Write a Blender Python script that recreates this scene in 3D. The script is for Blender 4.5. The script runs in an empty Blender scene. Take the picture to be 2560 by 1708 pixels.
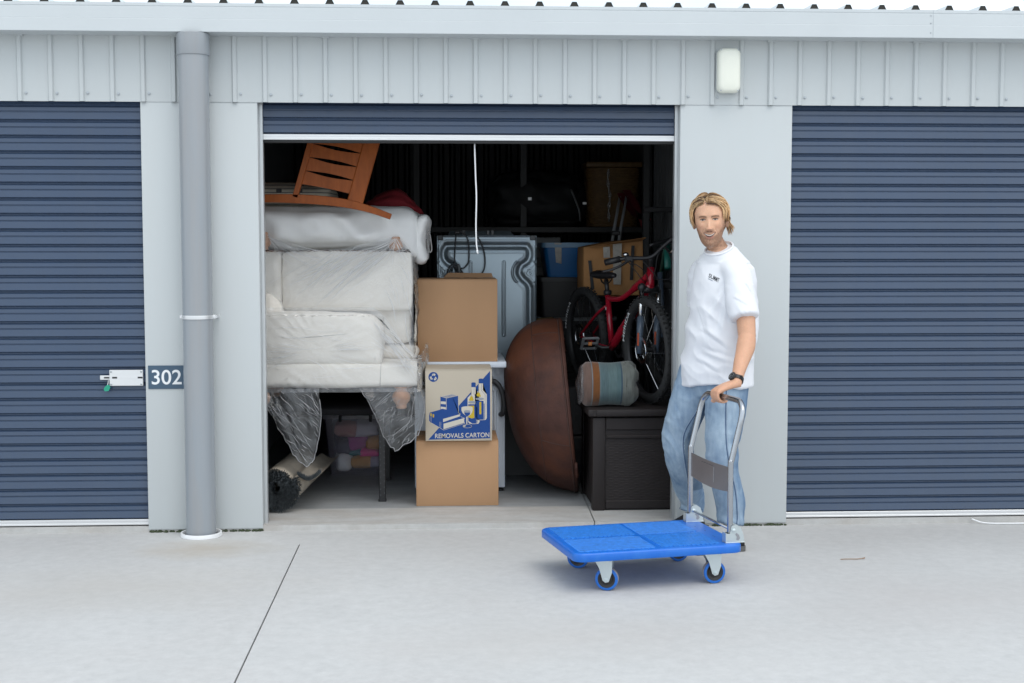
import bpy, bmesh, math, random
import numpy as np
from mathutils import Vector, Matrix
from mathutils.bvhtree import BVHTree

random.seed(7)
rng = np.random.default_rng(7)
sc = bpy.context.scene
COL = sc.collection

# ------------------------------------------------------------------ camera
cd = bpy.data.cameras.new("camera")
cam = bpy.data.objects.new("camera", cd)
COL.objects.link(cam)
cam.location = (0.0, -7.25, 1.565)
cam.rotation_euler = (math.pi / 2 - 0.07265, 0.0, -0.05382)
cd.sensor_width = 36.0
cd.lens = 3322.0 / 2560.0 * 36.0
cd.clip_start = 0.1
cd.clip_end = 2000.0
sc.camera = cam

# ------------------------------------------------------------------ world and sun
SUN_EL, SUN_AZ = math.radians(60), math.radians(-28)      # azimuth from -Y (behind the camera) towards +X
world = bpy.data.worlds.new("World")
sc.world = world
world.use_nodes = True
wn, wl = world.node_tree.nodes, world.node_tree.links
wn.clear()
w_out = wn.new("ShaderNodeOutputWorld")
w_bg = wn.new("ShaderNodeBackground")
w_sky = wn.new("ShaderNodeTexSky")
w_sky.sky_type = 'NISHITA'
w_sky.sun_disc = False
w_sky.sun_elevation = SUN_EL
w_sky.sun_rotation = math.pi - math.radians(28)
w_sky.air_density = 1.0
w_sky.dust_density = 2.0
w_tc = wn.new("ShaderNodeTexCoord")
w_no = wn.new("ShaderNodeTexNoise")
w_no.inputs["Scale"].default_value = 2.2
w_no.inputs["Detail"].default_value = 6.0
w_rp = wn.new("ShaderNodeMapRange")
w_rp.inputs["From Min"].default_value = 0.30
w_rp.inputs["From Max"].default_value = 0.62
w_rp.inputs["To Min"].default_value = 0.36
w_rp.inputs["To Max"].default_value = 0.90
w_mx = wn.new("ShaderNodeMix")
w_mx.data_type = 'RGBA'
w_mx.inputs["B"].default_value = (9.15, 9.9, 10.45, 1.0)     # cloud cover
wl.new(w_tc.outputs["Generated"], w_no.inputs["Vector"])
wl.new(w_no.outputs["Fac"], w_rp.inputs["Value"])
wl.new(w_rp.outputs["Result"], w_mx.inputs["Factor"])
wl.new(w_sky.outputs["Color"], w_mx.inputs["A"])
wl.new(w_mx.outputs["Result"], w_bg.inputs["Color"])
w_bg.inputs["Strength"].default_value = 0.12
wl.new(w_bg.outputs["Background"], w_out.inputs["Surface"])

sd = bpy.data.lights.new("sun", 'SUN')
sd.energy = 0.75
sd.angle = math.radians(40)
sd.color = (1.0, 0.95, 0.88)
sun = bpy.data.objects.new("sun", sd)
COL.objects.link(sun)
_d = Vector((math.sin(-SUN_AZ) * math.cos(SUN_EL), -math.cos(SUN_AZ) * math.cos(SUN_EL), math.sin(SUN_EL)))
sun.rotation_euler = _d.to_track_quat('Z', 'Y').to_euler()

sc.view_settings.view_transform = 'Standard'
sc.view_settings.look = 'None'
sc.view_settings.gamma = 1.0
sc.view_settings.exposure = 0.44
sc.view_settings.use_curve_mapping = False
sc.cycles.use_denoising = True
try:
    sc.cycles.denoiser = 'OPENIMAGEDENOISE'
except Exception:
    pass
sc.cycles.max_bounces = 10
sc.cycles.transparent_max_bounces = 16
sc.cycles.sample_clamp_indirect = 8.0


# ------------------------------------------------------------------ helpers: noise
def _hash(ix, iy, iz, seed):
    n = (ix * 374761393 + iy * 668265263 + iz * 2147483647 % 1274126177 + iz * 1274126177 + seed * 974634777) & 0xFFFFFFFF
    n = ((n ^ (n >> 13)) * 1274126177) & 0xFFFFFFFF
    n = (n ^ (n >> 16)) & 0xFFFFFFFF
    return n / 4294967295.0


def vnoise(P, seed=0):
    P = np.asarray(P, float)
    i = np.floor(P).astype(np.int64)
    f = P - i
    f = f * f * (3 - 2 * f)
    r = 0
    for a in (0, 1):
        for b in (0, 1):
            for c in (0, 1):
                h = _hash(i[:, 0] + a, i[:, 1] + b, i[:, 2] + c, seed)
                w = (f[:, 0] if a else 1 - f[:, 0]) * (f[:, 1] if b else 1 - f[:, 1]) * (f[:, 2] if c else 1 - f[:, 2])
                r = r + h * w
    return r * 2 - 1


def fbm(P, seed=0, octv=3):
    P = np.asarray(P, float)
    s, a = 0, 1.0
    for o in range(octv):
        s = s + a * vnoise(P * 2 ** o, seed + o * 17)
        a *= 0.5
    return s


def ridged(P, seed=0, octv=2):
    P = np.asarray(P, float)
    s, a = 0, 1.0
    for o in range(octv):
        s = s + a * (1 - np.abs(vnoise(P * 2 ** o, seed + o * 31)) * 2)
        a *= 0.5
    return s


def sstep(x, a, b):
    t = np.clip((np.asarray(x, float) - a) / (b - a), 0, 1)
    return t * t * (3 - 2 * t)


# ------------------------------------------------------------------ helpers: meshes
class MB:
    """collects shapes that become ONE mesh object"""
    def __init__(s):
        s.v, s.f, s.n = [], [], 0

    def add(s, verts, faces):
        verts = np.asarray(verts, float).reshape(-1, 3)
        s.v.append(verts)
        s.f += [tuple(i + s.n for i in f) for f in faces]
        s.n += len(verts)
        return s

    def box(s, lo, hi, bevel=0.0, seg=1, M=None):
        lo, hi = np.array(lo, float), np.array(hi, float)
        if bevel <= 0:
            v = [(x, y, z) for x in (lo[0], hi[0]) for y in (lo[1], hi[1]) for z in (lo[2], hi[2])]
            f = [(0, 1, 3, 2), (4, 6, 7, 5), (0, 4, 5, 1), (2, 3, 7, 6), (0, 2, 6, 4), (1, 5, 7, 3)]
        else:
            bm = bmesh.new()
            bmesh.ops.create_cube(bm, size=1.0)
            for q in bm.verts:
                q.co = Vector((lo + hi) / 2) + Vector([q.co[i] * (hi - lo)[i] for i in range(3)])
            bmesh.ops.bevel(bm, geom=list(bm.edges), offset=bevel, segments=seg, profile=0.5, affect='EDGES')
            bm.verts.index_update()
            v = [tuple(q.co) for q in bm.verts]
            f = [tuple(q.index for q in p.verts) for p in bm.faces]
            bm.free()
        v = np.array(v)
        if M is not None:
            v = np.array([tuple(M @ Vector(q)) for q in v])
        return s.add(v, f)

    def loft(s, rings, caps=True, closed=False):
        rings = [np.asarray(r, float) for r in rings]
        k = len(rings[0])
        v = np.concatenate(rings)
        f = []
        m = len(rings)
        for i in range(m if closed else m - 1):
            a, b = i * k, ((i + 1) % m) * k
            for j in range(k):
                q = (j + 1) % k
                f.append((a + j, a + q, b + q, b + j))
        if caps and not closed:
            f.append(tuple(range(k - 1, -1, -1)))
            f.append(tuple((m - 1) * k + j for j in range(k)))
        return s.add(v, f)

    def tube(s, pts, r, n=10, caps=True, closed=False, flat=None, up=None):
        P = np.array(pts, float)
        m = len(P)
        R = np.full(m, r, float) if np.isscalar(r) else np.array(r, float)
        if closed:
            T = np.roll(P, -1, 0) - np.roll(P, 1, 0)
        else:
            T = np.gradient(P, axis=0)
        T /= np.linalg.norm(T, axis=1)[:, None] + 1e-12
        a = np.array(up if up is not None else (0, 0, 1.0), float)
        if abs(a @ T[0]) > 0.95:
            a = np.array((1.0, 0, 0)) if abs(T[0][0]) < .9 else np.array((0, 1.0, 0))
        rings = []
        N = a - (a @ T[0]) * T[0]
        N /= np.linalg.norm(N)
        th = np.linspace(0, 2 * np.pi, n, endpoint=False)
        for i in range(m):
            N = N - (N @ T[i]) * T[i]
            N /= np.linalg.norm(N) + 1e-12
            B = np.cross(T[i], N)
            fl = 1.0 if flat is None else flat
            rings.append(P[i] + R[i] * (np.cos(th)[:, None] * N * fl + np.sin(th)[:, None] * B))
        return s.loft(rings, caps=caps, closed=closed)

    def lathe(s, prof, n=32, o=(0, 0, 0), axis=(0, 0, 1), caps=True):
        ax = np.array(axis, float)
        ax /= np.linalg.norm(ax)
        a = np.array((1.0, 0, 0)) if abs(ax[0]) < .9 else np.array((0, 1.0, 0))
        N = a - (a @ ax) * ax
        N /= np.linalg.norm(N)
        B = np.cross(ax, N)
        th = np.linspace(0, 2 * np.pi, n, endpoint=False)
        rings = [np.array(o) + ax * h + max(r, 1e-4) * (np.cos(th)[:, None] * N + np.sin(th)[:, None] * B) for r, h in prof]
        return s.loft(rings, caps=caps)

    def prism(s, poly, fn, t):
        """poly: 2D outline; fn(u, v, d) -> 3D; extruded from d=0 to d=t"""
        k = len(poly)
        v = [fn(p[0], p[1], 0.0) for p in poly] + [fn(p[0], p[1], t) for p in poly]
        f = [tuple(range(k)), tuple(range(2 * k - 1, k - 1, -1))]
        for j in range(k):
            q = (j + 1) % k
            f.append((j, j + k, q + k, q))
        return s.add(v, f)

    def grid(s, X):
        """X: (a, b, 3) array"""
        a, b = X.shape[:2]
        f = [(i * b + j, (i + 1) * b + j, (i + 1) * b + j + 1, i * b + j + 1) for i in range(a - 1) for j in range(b - 1)]
        return s.add(X.reshape(-1, 3), f)

    def ball(s, c, r, n=14, m=10, M=None):
        c = np.array(c, float)
        r = np.full(3, r) if np.isscalar(r) else np.array(r, float)
        rings = []
        for i in range(m + 1):
            t = math.pi * min(max(i / m, .004), .996)
            th = np.linspace(0, 2 * np.pi, n, endpoint=False)
            q = np.stack([np.cos(th) * math.sin(t) * r[0], np.sin(th) * math.sin(t) * r[1], np.full(n, math.cos(t) * r[2])], 1)
            if M is not None:
                q = q @ np.array(M.to_3x3()).T
            rings.append(c + q)
        return s.loft(rings[::-1])

    def verts(s):
        return np.concatenate(s.v) if s.v else np.zeros((0, 3))

    def mesh(s, name):
        me = bpy.data.meshes.new(name)
        me.from_pydata(s.verts().tolist(), [], s.f)
        me.update()
        bm = bmesh.new()
        bm.from_mesh(me)
        bmesh.ops.recalc_face_normals(bm, faces=list(bm.faces))
        bm.to_mesh(me)
        bm.free()
        return me


WL = {}


def wloc(o):
    return WL.get(o.name, Vector((0, 0, 0)))


def adopt(o, parent):
    if parent is not None:
        o.parent = parent
        o.matrix_parent_inverse = Matrix.Translation(-wloc(parent))


def obj(name, mb, mat, parent=None, smooth=None, loc=None, label=None):
    me = mb.mesh(name) if isinstance(mb, MB) else mb
    if mat is not None:
        me.materials.clear()
        me.materials.append(mat)
    if smooth is not None:
        me.polygons.foreach_set("use_smooth", [True] * len(me.polygons))
        if smooth < 180:
            me.set_sharp_from_angle(angle=math.radians(smooth))
    o = bpy.data.objects.new(name, me)
    COL.objects.link(o)
    if loc is not None:
        o.location = loc
        WL[o.name] = Vector(loc)
    adopt(o, parent)
    if label:
        o["label"] = label
    return o


def clone(o, loc, parent):
    c = o.copy()
    COL.objects.link(c)
    c.location = loc
    WL[c.name] = Vector(loc)
    adopt(c, parent)
    return c


def tag(o, label, cat, group=None):
    o["label"] = label
    o["category"] = cat
    if group:
        o["group"] = group
    return o


def thing(name, loc, label, cat, group=None):
    o = bpy.data.objects.new(name, None)
    o.empty_display_size = 0.1
    COL.objects.link(o)
    o.location = loc
    WL[o.name] = Vector(loc)
    return tag(o, label, cat, group)


def struct(o):
    o["kind"] = "structure"
    return o


def remesh(mb, voxel, smooth_it=4, fac=0.5):
    me = mb.mesh("remesh_source")
    o = bpy.data.objects.new("remesh_source", me)
    COL.objects.link(o)
    m = o.modifiers.new("r", 'REMESH')
    m.mode = 'VOXEL'
    m.voxel_size = voxel
    if smooth_it:
        q = o.modifiers.new("s", 'SMOOTH')
        q.factor = fac
        q.iterations = smooth_it
    dg = bpy.context.evaluated_depsgraph_get()
    new = bpy.data.meshes.new_from_object(o.evaluated_get(dg))
    bpy.data.objects.remove(o)
    bpy.data.meshes.remove(me)
    return new


def get_co(me):
    a = np.empty(len(me.vertices) * 3)
    me.vertices.foreach_get("co", a)
    return a.reshape(-1, 3)


def get_no(me):
    a = np.empty(len(me.vertices) * 3)
    me.vertex_normals.foreach_get("vector", a) if hasattr(me, "vertex_normals") else me.vertices.foreach_get("normal", a)
    return a.reshape(-1, 3)


def set_co(me, co):
    me.vertices.foreach_set("co", np.ascontiguousarray(co, float).ravel())
    me.update()


def set_col(me, col):
    at = me.color_attributes.new("col", 'FLOAT_COLOR', 'POINT')
    c = np.ones((len(me.vertices), 4))
    c[:, :3] = col
    at.data.foreach_set("color", c.ravel())


def spline(pts, n=8):
    """Catmull-Rom through the points"""
    P = np.array(pts, float)
    P = np.vstack([2 * P[0] - P[1], P, 2 * P[-1] - P[-2]])
    out = []
    for i in range(1, len(P) - 2):
        for t in np.linspace(0, 1, n, endpoint=False):
            a, b, c, d = P[i - 1:i + 3]
            out.append(.5 * ((2 * b) + (-a + c) * t + (2 * a - 5 * b + 4 * c - d) * t * t + (-a + 3 * b - 3 * c + d) * t ** 3))
    out.append(P[-2])
    return np.array(out)


def text_mb(txt, size, bold=0.0, fn=None, t=0.0008):
    """flat lettering turned into a thin mesh; fn(u, v, d) places it"""
    cu = bpy.data.curves.new("lettering", 'FONT')
    cu.body = txt
    cu.size = size
    cu.offset = bold
    cu.align_x = 'LEFT'
    o = bpy.data.objects.new("lettering", cu)
    COL.objects.link(o)
    dg = bpy.context.evaluated_depsgraph_get()
    me = bpy.data.meshes.new_from_object(o.evaluated_get(dg))
    bpy.data.objects.remove(o)
    co = get_co(me)
    faces = [tuple(p.vertices) for p in me.polygons]
    return co[:, :2], faces


# ------------------------------------------------------------------ helpers: materials
def lin(r, g, b):
    f = lambda c: (c / 255 / 12.92) if c / 255 <= .04045 else ((c / 255 + .055) / 1.055) ** 2.4
    return (f(r), f(g), f(b))


def nd(m, t, **k):
    n = m.node_tree.nodes.new(t)
    for a, v in k.items():
        if hasattr(n, a):
            setattr(n, a, v)
        else:
            n.inputs[a.replace("_", " ")].default_value = v
    return n


def mat(name, col, rough=.55, metal=0.0, var=.10, vs=6.0, bump=0.0, bs=80.0, spec=.5, tint=None, tfac=.5, ts=3.0,
        stretch=(1, 1, 1), sheen=0.0, rvar=0.0, coat=0.0):
    m = bpy.data.materials.new(name)
    m.use_nodes = True
    nt = m.node_tree
    b = nt.nodes["Principled BSDF"]
    L = nt.links
    b.inputs["Roughness"].default_value = rough
    b.inputs["Metallic"].default_value = metal
    b.inputs["Specular IOR Level"].default_value = spec
    b.inputs["Sheen Weight"].default_value = sheen
    b.inputs["Coat Weight"].default_value = coat
    tc = nd(m, "ShaderNodeTexCoord")
    mp = nd(m, "ShaderNodeMapping")
    mp.inputs["Scale"].default_value = stretch
    L.new(tc.outputs["Object"], mp.inputs["Vector"])
    n1 = nd(m, "ShaderNodeTexNoise", Scale=vs, Detail=6.0, Roughness=.6)
    L.new(mp.outputs["Vector"], n1.inputs["Vector"])
    r1 = nd(m, "ShaderNodeMapRange")
    r1.inputs["From Min"].default_value = .25
    r1.inputs["From Max"].default_value = .75
    r1.inputs["To Min"].default_value = 1 - var
    r1.inputs["To Max"].default_value = 1 + var
    L.new(n1.outputs["Fac"], r1.inputs["Value"])
    mu = nd(m, "ShaderNodeMix", data_type='RGBA', blend_type='MULTIPLY')
    mu.inputs["Factor"].default_value = 1.0
    mu.inputs["A"].default_value = (*col, 1)
    L.new(r1.outputs["Result"], mu.inputs["B"])
    out = mu.outputs["Result"]
    if tint is not None:
        n2 = nd(m, "ShaderNodeTexNoise", Scale=ts, Detail=5.0, Roughness=.62)
        L.new(mp.outputs["Vector"], n2.inputs["Vector"])
        r2 = nd(m, "ShaderNodeMapRange")
        r2.inputs["From Min"].default_value = .42
        r2.inputs["From Max"].default_value = .70
        r2.inputs["To Max"].default_value = tfac
        L.new(n2.outputs["Fac"], r2.inputs["Value"])
        mt = nd(m, "ShaderNodeMix", data_type='RGBA')
        mt.inputs["B"].default_value = (*tint, 1)
        L.new(r2.outputs["Result"], mt.inputs["Factor"])
        L.new(out, mt.inputs["A"])
        out = mt.outputs["Result"]
    L.new(out, b.inputs["Base Color"])
    if rvar:
        r3 = nd(m, "ShaderNodeMapRange")
        r3.inputs["To Min"].default_value = rough - rvar
        r3.inputs["To Max"].default_value = rough + rvar
        L.new(n1.outputs["Fac"], r3.inputs["Value"])
        L.new(r3.outputs["Result"], b.inputs["Roughness"])
    if bump:
        n3 = nd(m, "ShaderNodeTexNoise", Scale=bs, Detail=4.0)
        L.new(mp.outputs["Vector"], n3.inputs["Vector"])
        bp = nd(m, "ShaderNodeBump", Strength=bump, Distance=.01)
        L.new(n3.outputs["Fac"], bp.inputs["Height"])
        L.new(bp.outputs["Normal"], b.inputs["Normal"])
    m["base_out"] = 1
    return m


def col_node(m):
    """socket feeding Base Color"""
    b = m.node_tree.nodes["Principled BSDF"]
    return b, b.inputs["Base Color"].links[0].from_socket


def add_wave_tint(m, col, scale, axis, thr, fac, dist=1.5, extra_scale=(1, 1, 1)):
    b, src = col_node(m)
    L = m.node_tree.links
    tc = nd(m, "ShaderNodeTexCoord")
    mp = nd(m, "ShaderNodeMapping")
    mp.inputs["Scale"].default_value = extra_scale
    L.new(tc.outputs["Object"], mp.inputs["Vector"])
    w = nd(m, "ShaderNodeTexWave", bands_direction=axis, Scale=scale, Distortion=dist, Detail=3.0)
    L.new(mp.outputs["Vector"], w.inputs["Vector"])
    r = nd(m, "ShaderNodeMapRange")
    r.inputs["From Min"].default_value = thr
    r.inputs["To Max"].default_value = fac
    L.new(w.outputs["Fac"], r.inputs["Value"])
    mx = nd(m, "ShaderNodeMix", data_type='RGBA')
    mx.inputs["B"].default_value = (*col, 1)
    L.new(r.outputs["Result"], mx.inputs["Factor"])
    L.new(src, mx.inputs["A"])
    L.new(mx.outputs["Result"], b.inputs["Base Color"])
    return m


def vcol_mat(name, rough=.5, bump=0.0, bs=200, sss=0.0, spec=.4):
    m = bpy.data.materials.new(name)
    m.use_nodes = True
    b = m.node_tree.nodes["Principled BSDF"]
    a = nd(m, "ShaderNodeAttribute", attribute_name="col")
    tc = nd(m, "ShaderNodeTexCoord")
    n = nd(m, "ShaderNodeTexNoise", Scale=bs, Detail=3.0)
    m.node_tree.links.new(tc.outputs["Object"], n.inputs["Vector"])
    r = nd(m, "ShaderNodeMapRange")
    r.inputs["To Min"].default_value = .86
    r.inputs["To Max"].default_value = 1.14
    m.node_tree.links.new(n.outputs["Fac"], r.inputs["Value"])
    mu = nd(m, "ShaderNodeMix", data_type='RGBA', blend_type='MULTIPLY')
    mu.inputs["Factor"].default_value = 1.0
    m.node_tree.links.new(a.outputs["Color"], mu.inputs["A"])
    m.node_tree.links.new(r.outputs["Result"], mu.inputs["B"])
    m.node_tree.links.new(mu.outputs["Result"], b.inputs["Base Color"])
    b.inputs["Roughness"].default_value = rough
    b.inputs["Specular IOR Level"].default_value = spec
    if sss:
        b.inputs["Subsurface Weight"].default_value = sss
        b.inputs["Subsurface Radius"].default_value = (.01, .004, .002)
        b.inputs["Subsurface Scale"].default_value = 1.0
    if bump:
        bp = nd(m, "ShaderNodeBump", Strength=bump, Distance=.004)
        m.node_tree.links.new(n.outputs["Fac"], bp.inputs["Height"])
        m.node_tree.links.new(bp.outputs["Normal"], b.inputs["Normal"])
    return m


def film_mat(name, veil=.16, col=(.80, .82, .86), rough=.16):
    m = bpy.data.materials.new(name)
    m.use_nodes = True
    nt = m.node_tree
    nt.nodes.remove(nt.nodes["Principled BSDF"])
    out = nt.nodes["Material Output"]
    tr = nd(m, "ShaderNodeBsdfTransparent")
    tr.inputs["Color"].default_value = (.96, .97, .98, 1)
    df = nd(m, "ShaderNodeBsdfDiffuse")
    df.inputs["Color"].default_value = (*col, 1)
    tl = nd(m, "ShaderNodeBsdfTranslucent")
    tl.inputs["Color"].default_value = (*col, 1)
    gl = nd(m, "ShaderNodeBsdfGlossy", Roughness=rough)
    gl.inputs["Color"].default_value = (1, 1, 1, 1)
    tc = nd(m, "ShaderNodeTexCoord")
    n = nd(m, "ShaderNodeTexNoise", Scale=22.0, Detail=5.0)
    n.inputs["Distortion"].default_value = 1.5
    nt.links.new(tc.outputs["Object"], n.inputs["Vector"])
    bp = nd(m, "ShaderNodeBump", Strength=.55, Distance=.012)
    nt.links.new(n.outputs["Fac"], bp.inputs["Height"])
    nt.links.new(bp.outputs["Normal"], gl.inputs["Normal"])
    fr = nd(m, "ShaderNodeFresnel", IOR=1.5)
    nt.links.new(bp.outputs["Normal"], fr.inputs["Normal"])
    m1 = nd(m, "ShaderNodeMixShader")
    m1.inputs["Fac"].default_value = .4
    nt.links.new(df.outputs["BSDF"], m1.inputs[1])
    nt.links.new(tl.outputs["BSDF"], m1.inputs[2])
    m2 = nd(m, "ShaderNodeMixShader")
    m2.inputs["Fac"].default_value = veil
    nt.links.new(tr.outputs["BSDF"], m2.inputs[1])
    nt.links.new(m1.outputs["Shader"], m2.inputs[2])
    m3 = nd(m, "ShaderNodeMixShader")
    mm = nd(m, "ShaderNodeMath", operation='MULTIPLY')
    mm.inputs[1].default_value = 1.3
    nt.links.new(fr.outputs["Fac"], mm.inputs[0])
    nt.links.new(mm.outputs["Value"], m3.inputs["Fac"])
    nt.links.new(m2.outputs["Shader"], m3.inputs[1])
    nt.links.new(gl.outputs["BSDF"], m3.inputs[2])
    nt.links.new(m3.outputs["Shader"], out.inputs["Surface"])
    return m


# base colours
WALLC = (.522, .554, .562)
M_wall = mat("painted_steel_wall", WALLC, rough=.40, var=.03, vs=1.5, bump=.03, bs=5, spec=.4, tint=(.47, .485, .48), tfac=.28, ts=3.0, stretch=(2.2, 1, .35))
M_gutter = mat("painted_steel_gutter", (.55, .585, .60), rough=.38, var=.03, vs=2.5, bump=.02, bs=5, spec=.45)
M_door = mat("blue_grey_door_paint", (.037, .063, .116), rough=.26, var=.05, vs=2.2, spec=.6, tint=(.06, .075, .10), tfac=.22, ts=5, rvar=.03)
M_alu = mat("brushed_aluminium", (.74, .75, .76), rough=.38, metal=.55, var=.05, vs=9, stretch=(.3, 1, 8))
M_track = mat("guide_track_metal", (.60, .62, .63), rough=.35, metal=.7, var=.05)
M_rubber = mat("black_rubber", (.012, .012, .013), rough=.65, var=.2)
M_screw = mat("screw_zinc", (.42, .45, .47), rough=.35, metal=.8, var=.1)
M_pvc = mat("grey_pvc", (.29, .318, .345), rough=.24, var=.05, vs=2.0, stretch=(6, 6, .5), spec=.5, tint=(.325, .315, .31), tfac=.5, ts=2.2)
M_white = mat("white_enamel", (.78, .79, .80), rough=.28, var=.02)
M_cream = mat("cream_diffuser", (.78, .79, .70), rough=.32, var=.02)
M_sign = mat("sign_blue", (.050, .095, .150), rough=.45, var=.04)
M_signw = mat("sign_lettering_white", (.80, .82, .84), rough=.5, var=.01)
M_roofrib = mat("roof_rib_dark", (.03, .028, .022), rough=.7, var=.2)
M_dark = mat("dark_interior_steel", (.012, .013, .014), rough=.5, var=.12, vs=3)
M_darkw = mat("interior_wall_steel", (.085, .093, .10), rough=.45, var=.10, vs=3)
M_moss = mat("moss", (.045, .06, .03), rough=.95, var=.4, vs=60)
M_black = mat("black_plastic", (.016, .016, .018), rough=.45, var=.15)
M_cardb = mat("brown_cardboard", (.44, .262, .145), rough=.8, var=.055, vs=3.5, spec=.2, bump=.03, bs=300, stretch=(1, 1, .25))
M_cardd = mat("worn_cardboard", (.46, .24, .10), rough=.8, var=.16, vs=6, spec=.2)
M_carton = mat("grey_cardboard", (.47, .415, .335), rough=.8, var=.03, vs=4, spec=.2)
M_prblue = mat("print_blue", (.018, .062, .23), rough=.7, var=.05, vs=30, spec=.2)
M_prcream = mat("print_cream", (.56, .52, .45), rough=.75, var=.03, spec=.2)
M_pryel = mat("print_yellow", (.50, .36, .035), rough=.7, var=.05, spec=.2)
M_prgrey = mat("print_grey", (.27, .29, .33), rough=.75, var=.03, spec=.2)

M_concrete = mat("concrete_apron", (.510, .513, .508), rough=.72, var=.07, vs=2.6, spec=.3, bump=.06, bs=140,
                 tint=(.445, .438, .43), tfac=.65, ts=1.3)
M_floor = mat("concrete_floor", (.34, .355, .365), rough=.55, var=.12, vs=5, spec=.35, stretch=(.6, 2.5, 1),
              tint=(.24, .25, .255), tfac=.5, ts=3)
M_sill = mat("concrete_sill", (.475, .475, .465), rough=.7, var=.08, vs=7, spec=.3, stretch=(.5, 2, 1), tint=(.38, .335, .285), tfac=.45, ts=5)


def detail_concrete(m, amount=.35):
    """fine scratches and specks that belong to the slab"""
    b, src = col_node(m)
    L = m.node_tree.links
    tc = nd(m, "ShaderNodeTexCoord")
    mp = nd(m, "ShaderNodeMapping")
    mp.inputs["Scale"].default_value = (6, 45, 1)
    mp.inputs["Rotation"].default_value = (0, 0, .12)
    L.new(tc.outputs["Object"], mp.inputs["Vector"])
    n = nd(m, "ShaderNodeTexNoise", Scale=1.0, Detail=8.0, Roughness=.75)
    L.new(mp.outputs["Vector"], n.inputs["Vector"])
    r = nd(m, "ShaderNodeMapRange")
    r.inputs["From Min"].default_value = .64
    r.inputs["From Max"].default_value = .80
    r.inputs["To Max"].default_value = amount
    L.new(n.outputs["Fac"], r.inputs["Value"])
    v = nd(m, "ShaderNodeTexNoise", Scale=70.0, Detail=2.0)
    L.new(tc.outputs["Object"], v.inputs["Vector"])
    r2 = nd(m, "ShaderNodeMapRange")
    r2.inputs["From Min"].default_value = .72
    r2.inputs["From Max"].default_value = .80
    r2.inputs["To Max"].default_value = amount * .8
    L.new(v.outputs["Fac"], r2.inputs["Value"])
    ad = nd(m, "ShaderNodeMath", operation='ADD', use_clamp=True)
    L.new(r.outputs["Result"], ad.inputs[0])
    L.new(r2.outputs["Result"], ad.inputs[1])
    g2 = nd(m, "ShaderNodeTexNoise", Scale=17.0, Detail=9.0, Roughness=.72)
    L.new(tc.outputs["Object"], g2.inputs["Vector"])
    g3 = nd(m, "ShaderNodeMapRange")
    g3.inputs["From Min"].default_value = .3
    g3.inputs["From Max"].default_value = .7
    g3.inputs["To Min"].default_value = .91
    g3.inputs["To Max"].default_value = 1.07
    L.new(g2.outputs["Fac"], g3.inputs["Value"])
    gm = nd(m, "ShaderNodeMix", data_type='RGBA', blend_type='MULTIPLY')
    gm.inputs["Factor"].default_value = 1.0
    L.new(src, gm.inputs["A"])
    L.new(g3.outputs["Result"], gm.inputs["B"])
    mx = nd(m, "ShaderNodeMix", data_type='RGBA')
    mx.inputs["B"].default_value = (.25, .24, .23, 1)
    L.new(ad.outputs["Value"], mx.inputs["Factor"])
    L.new(gm.outputs["Result"], mx.inputs["A"])
    L.new(mx.outputs["Result"], b.inputs["Base Color"])


detail_concrete(M_concrete, .6)


def stain(m, cx, cy, rx, ry, col, fac):
    """soft tan run-off stain on the slab"""
    b, src = col_node(m)
    L = m.node_tree.links
    tc = nd(m, "ShaderNodeTexCoord")
    mp = nd(m, "ShaderNodeMapping", vector_type='POINT')
    mp.inputs["Location"].default_value = (-cx / rx, -cy / ry, 0)
    mp.inputs["Scale"].default_value = (1 / rx, 1 / ry, 1)
    L.new(tc.outputs["Object"], mp.inputs["Vector"])
    n = nd(m, "ShaderNodeTexNoise", Scale=2.5, Detail=5.0)
    L.new(mp.outputs["Vector"], n.inputs["Vector"])
    ln = nd(m, "ShaderNodeVectorMath", operation='LENGTH')
    L.new(mp.outputs["Vector"], ln.inputs[0])
    ad = nd(m, "ShaderNodeMath", operation='ADD')
    L.new(ln.outputs["Value"], ad.inputs[0])
    L.new(n.outputs["Fac"], ad.inputs[1])
    r = nd(m, "ShaderNodeMapRange")
    r.inputs["From Min"].default_value = 1.5
    r.inputs["From Max"].default_value = .6
    r.inputs["To Max"].default_value = fac
    L.new(ad.outputs["Value"], r.inputs["Value"])
    mx = nd(m, "ShaderNodeMix", data_type='RGBA')
    mx.inputs["B"].default_value = (*col, 1)
    L.new(r.outputs["Result"], mx.inputs["Factor"])
    L.new(src, mx.inputs["A"])
    L.new(mx.outputs["Result"], b.inputs["Base Color"])


stain(M_concrete, -1.22, -.42, .42, .26, (.40, .345, .27), .55)
stain(M_concrete, -1.5, -1.2, 1.1, .5, (.44, .415, .375), .35)
stain(M_concrete, 2.2, -1.6, .9, .5, (.43, .41, .40), .4)
stain(M_concrete, .4, -2.1, 1.0, .35, (.45, .43, .41), .35)
detail_concrete(M_sill, .5)
detail_concrete(M_floor, .5)

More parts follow.
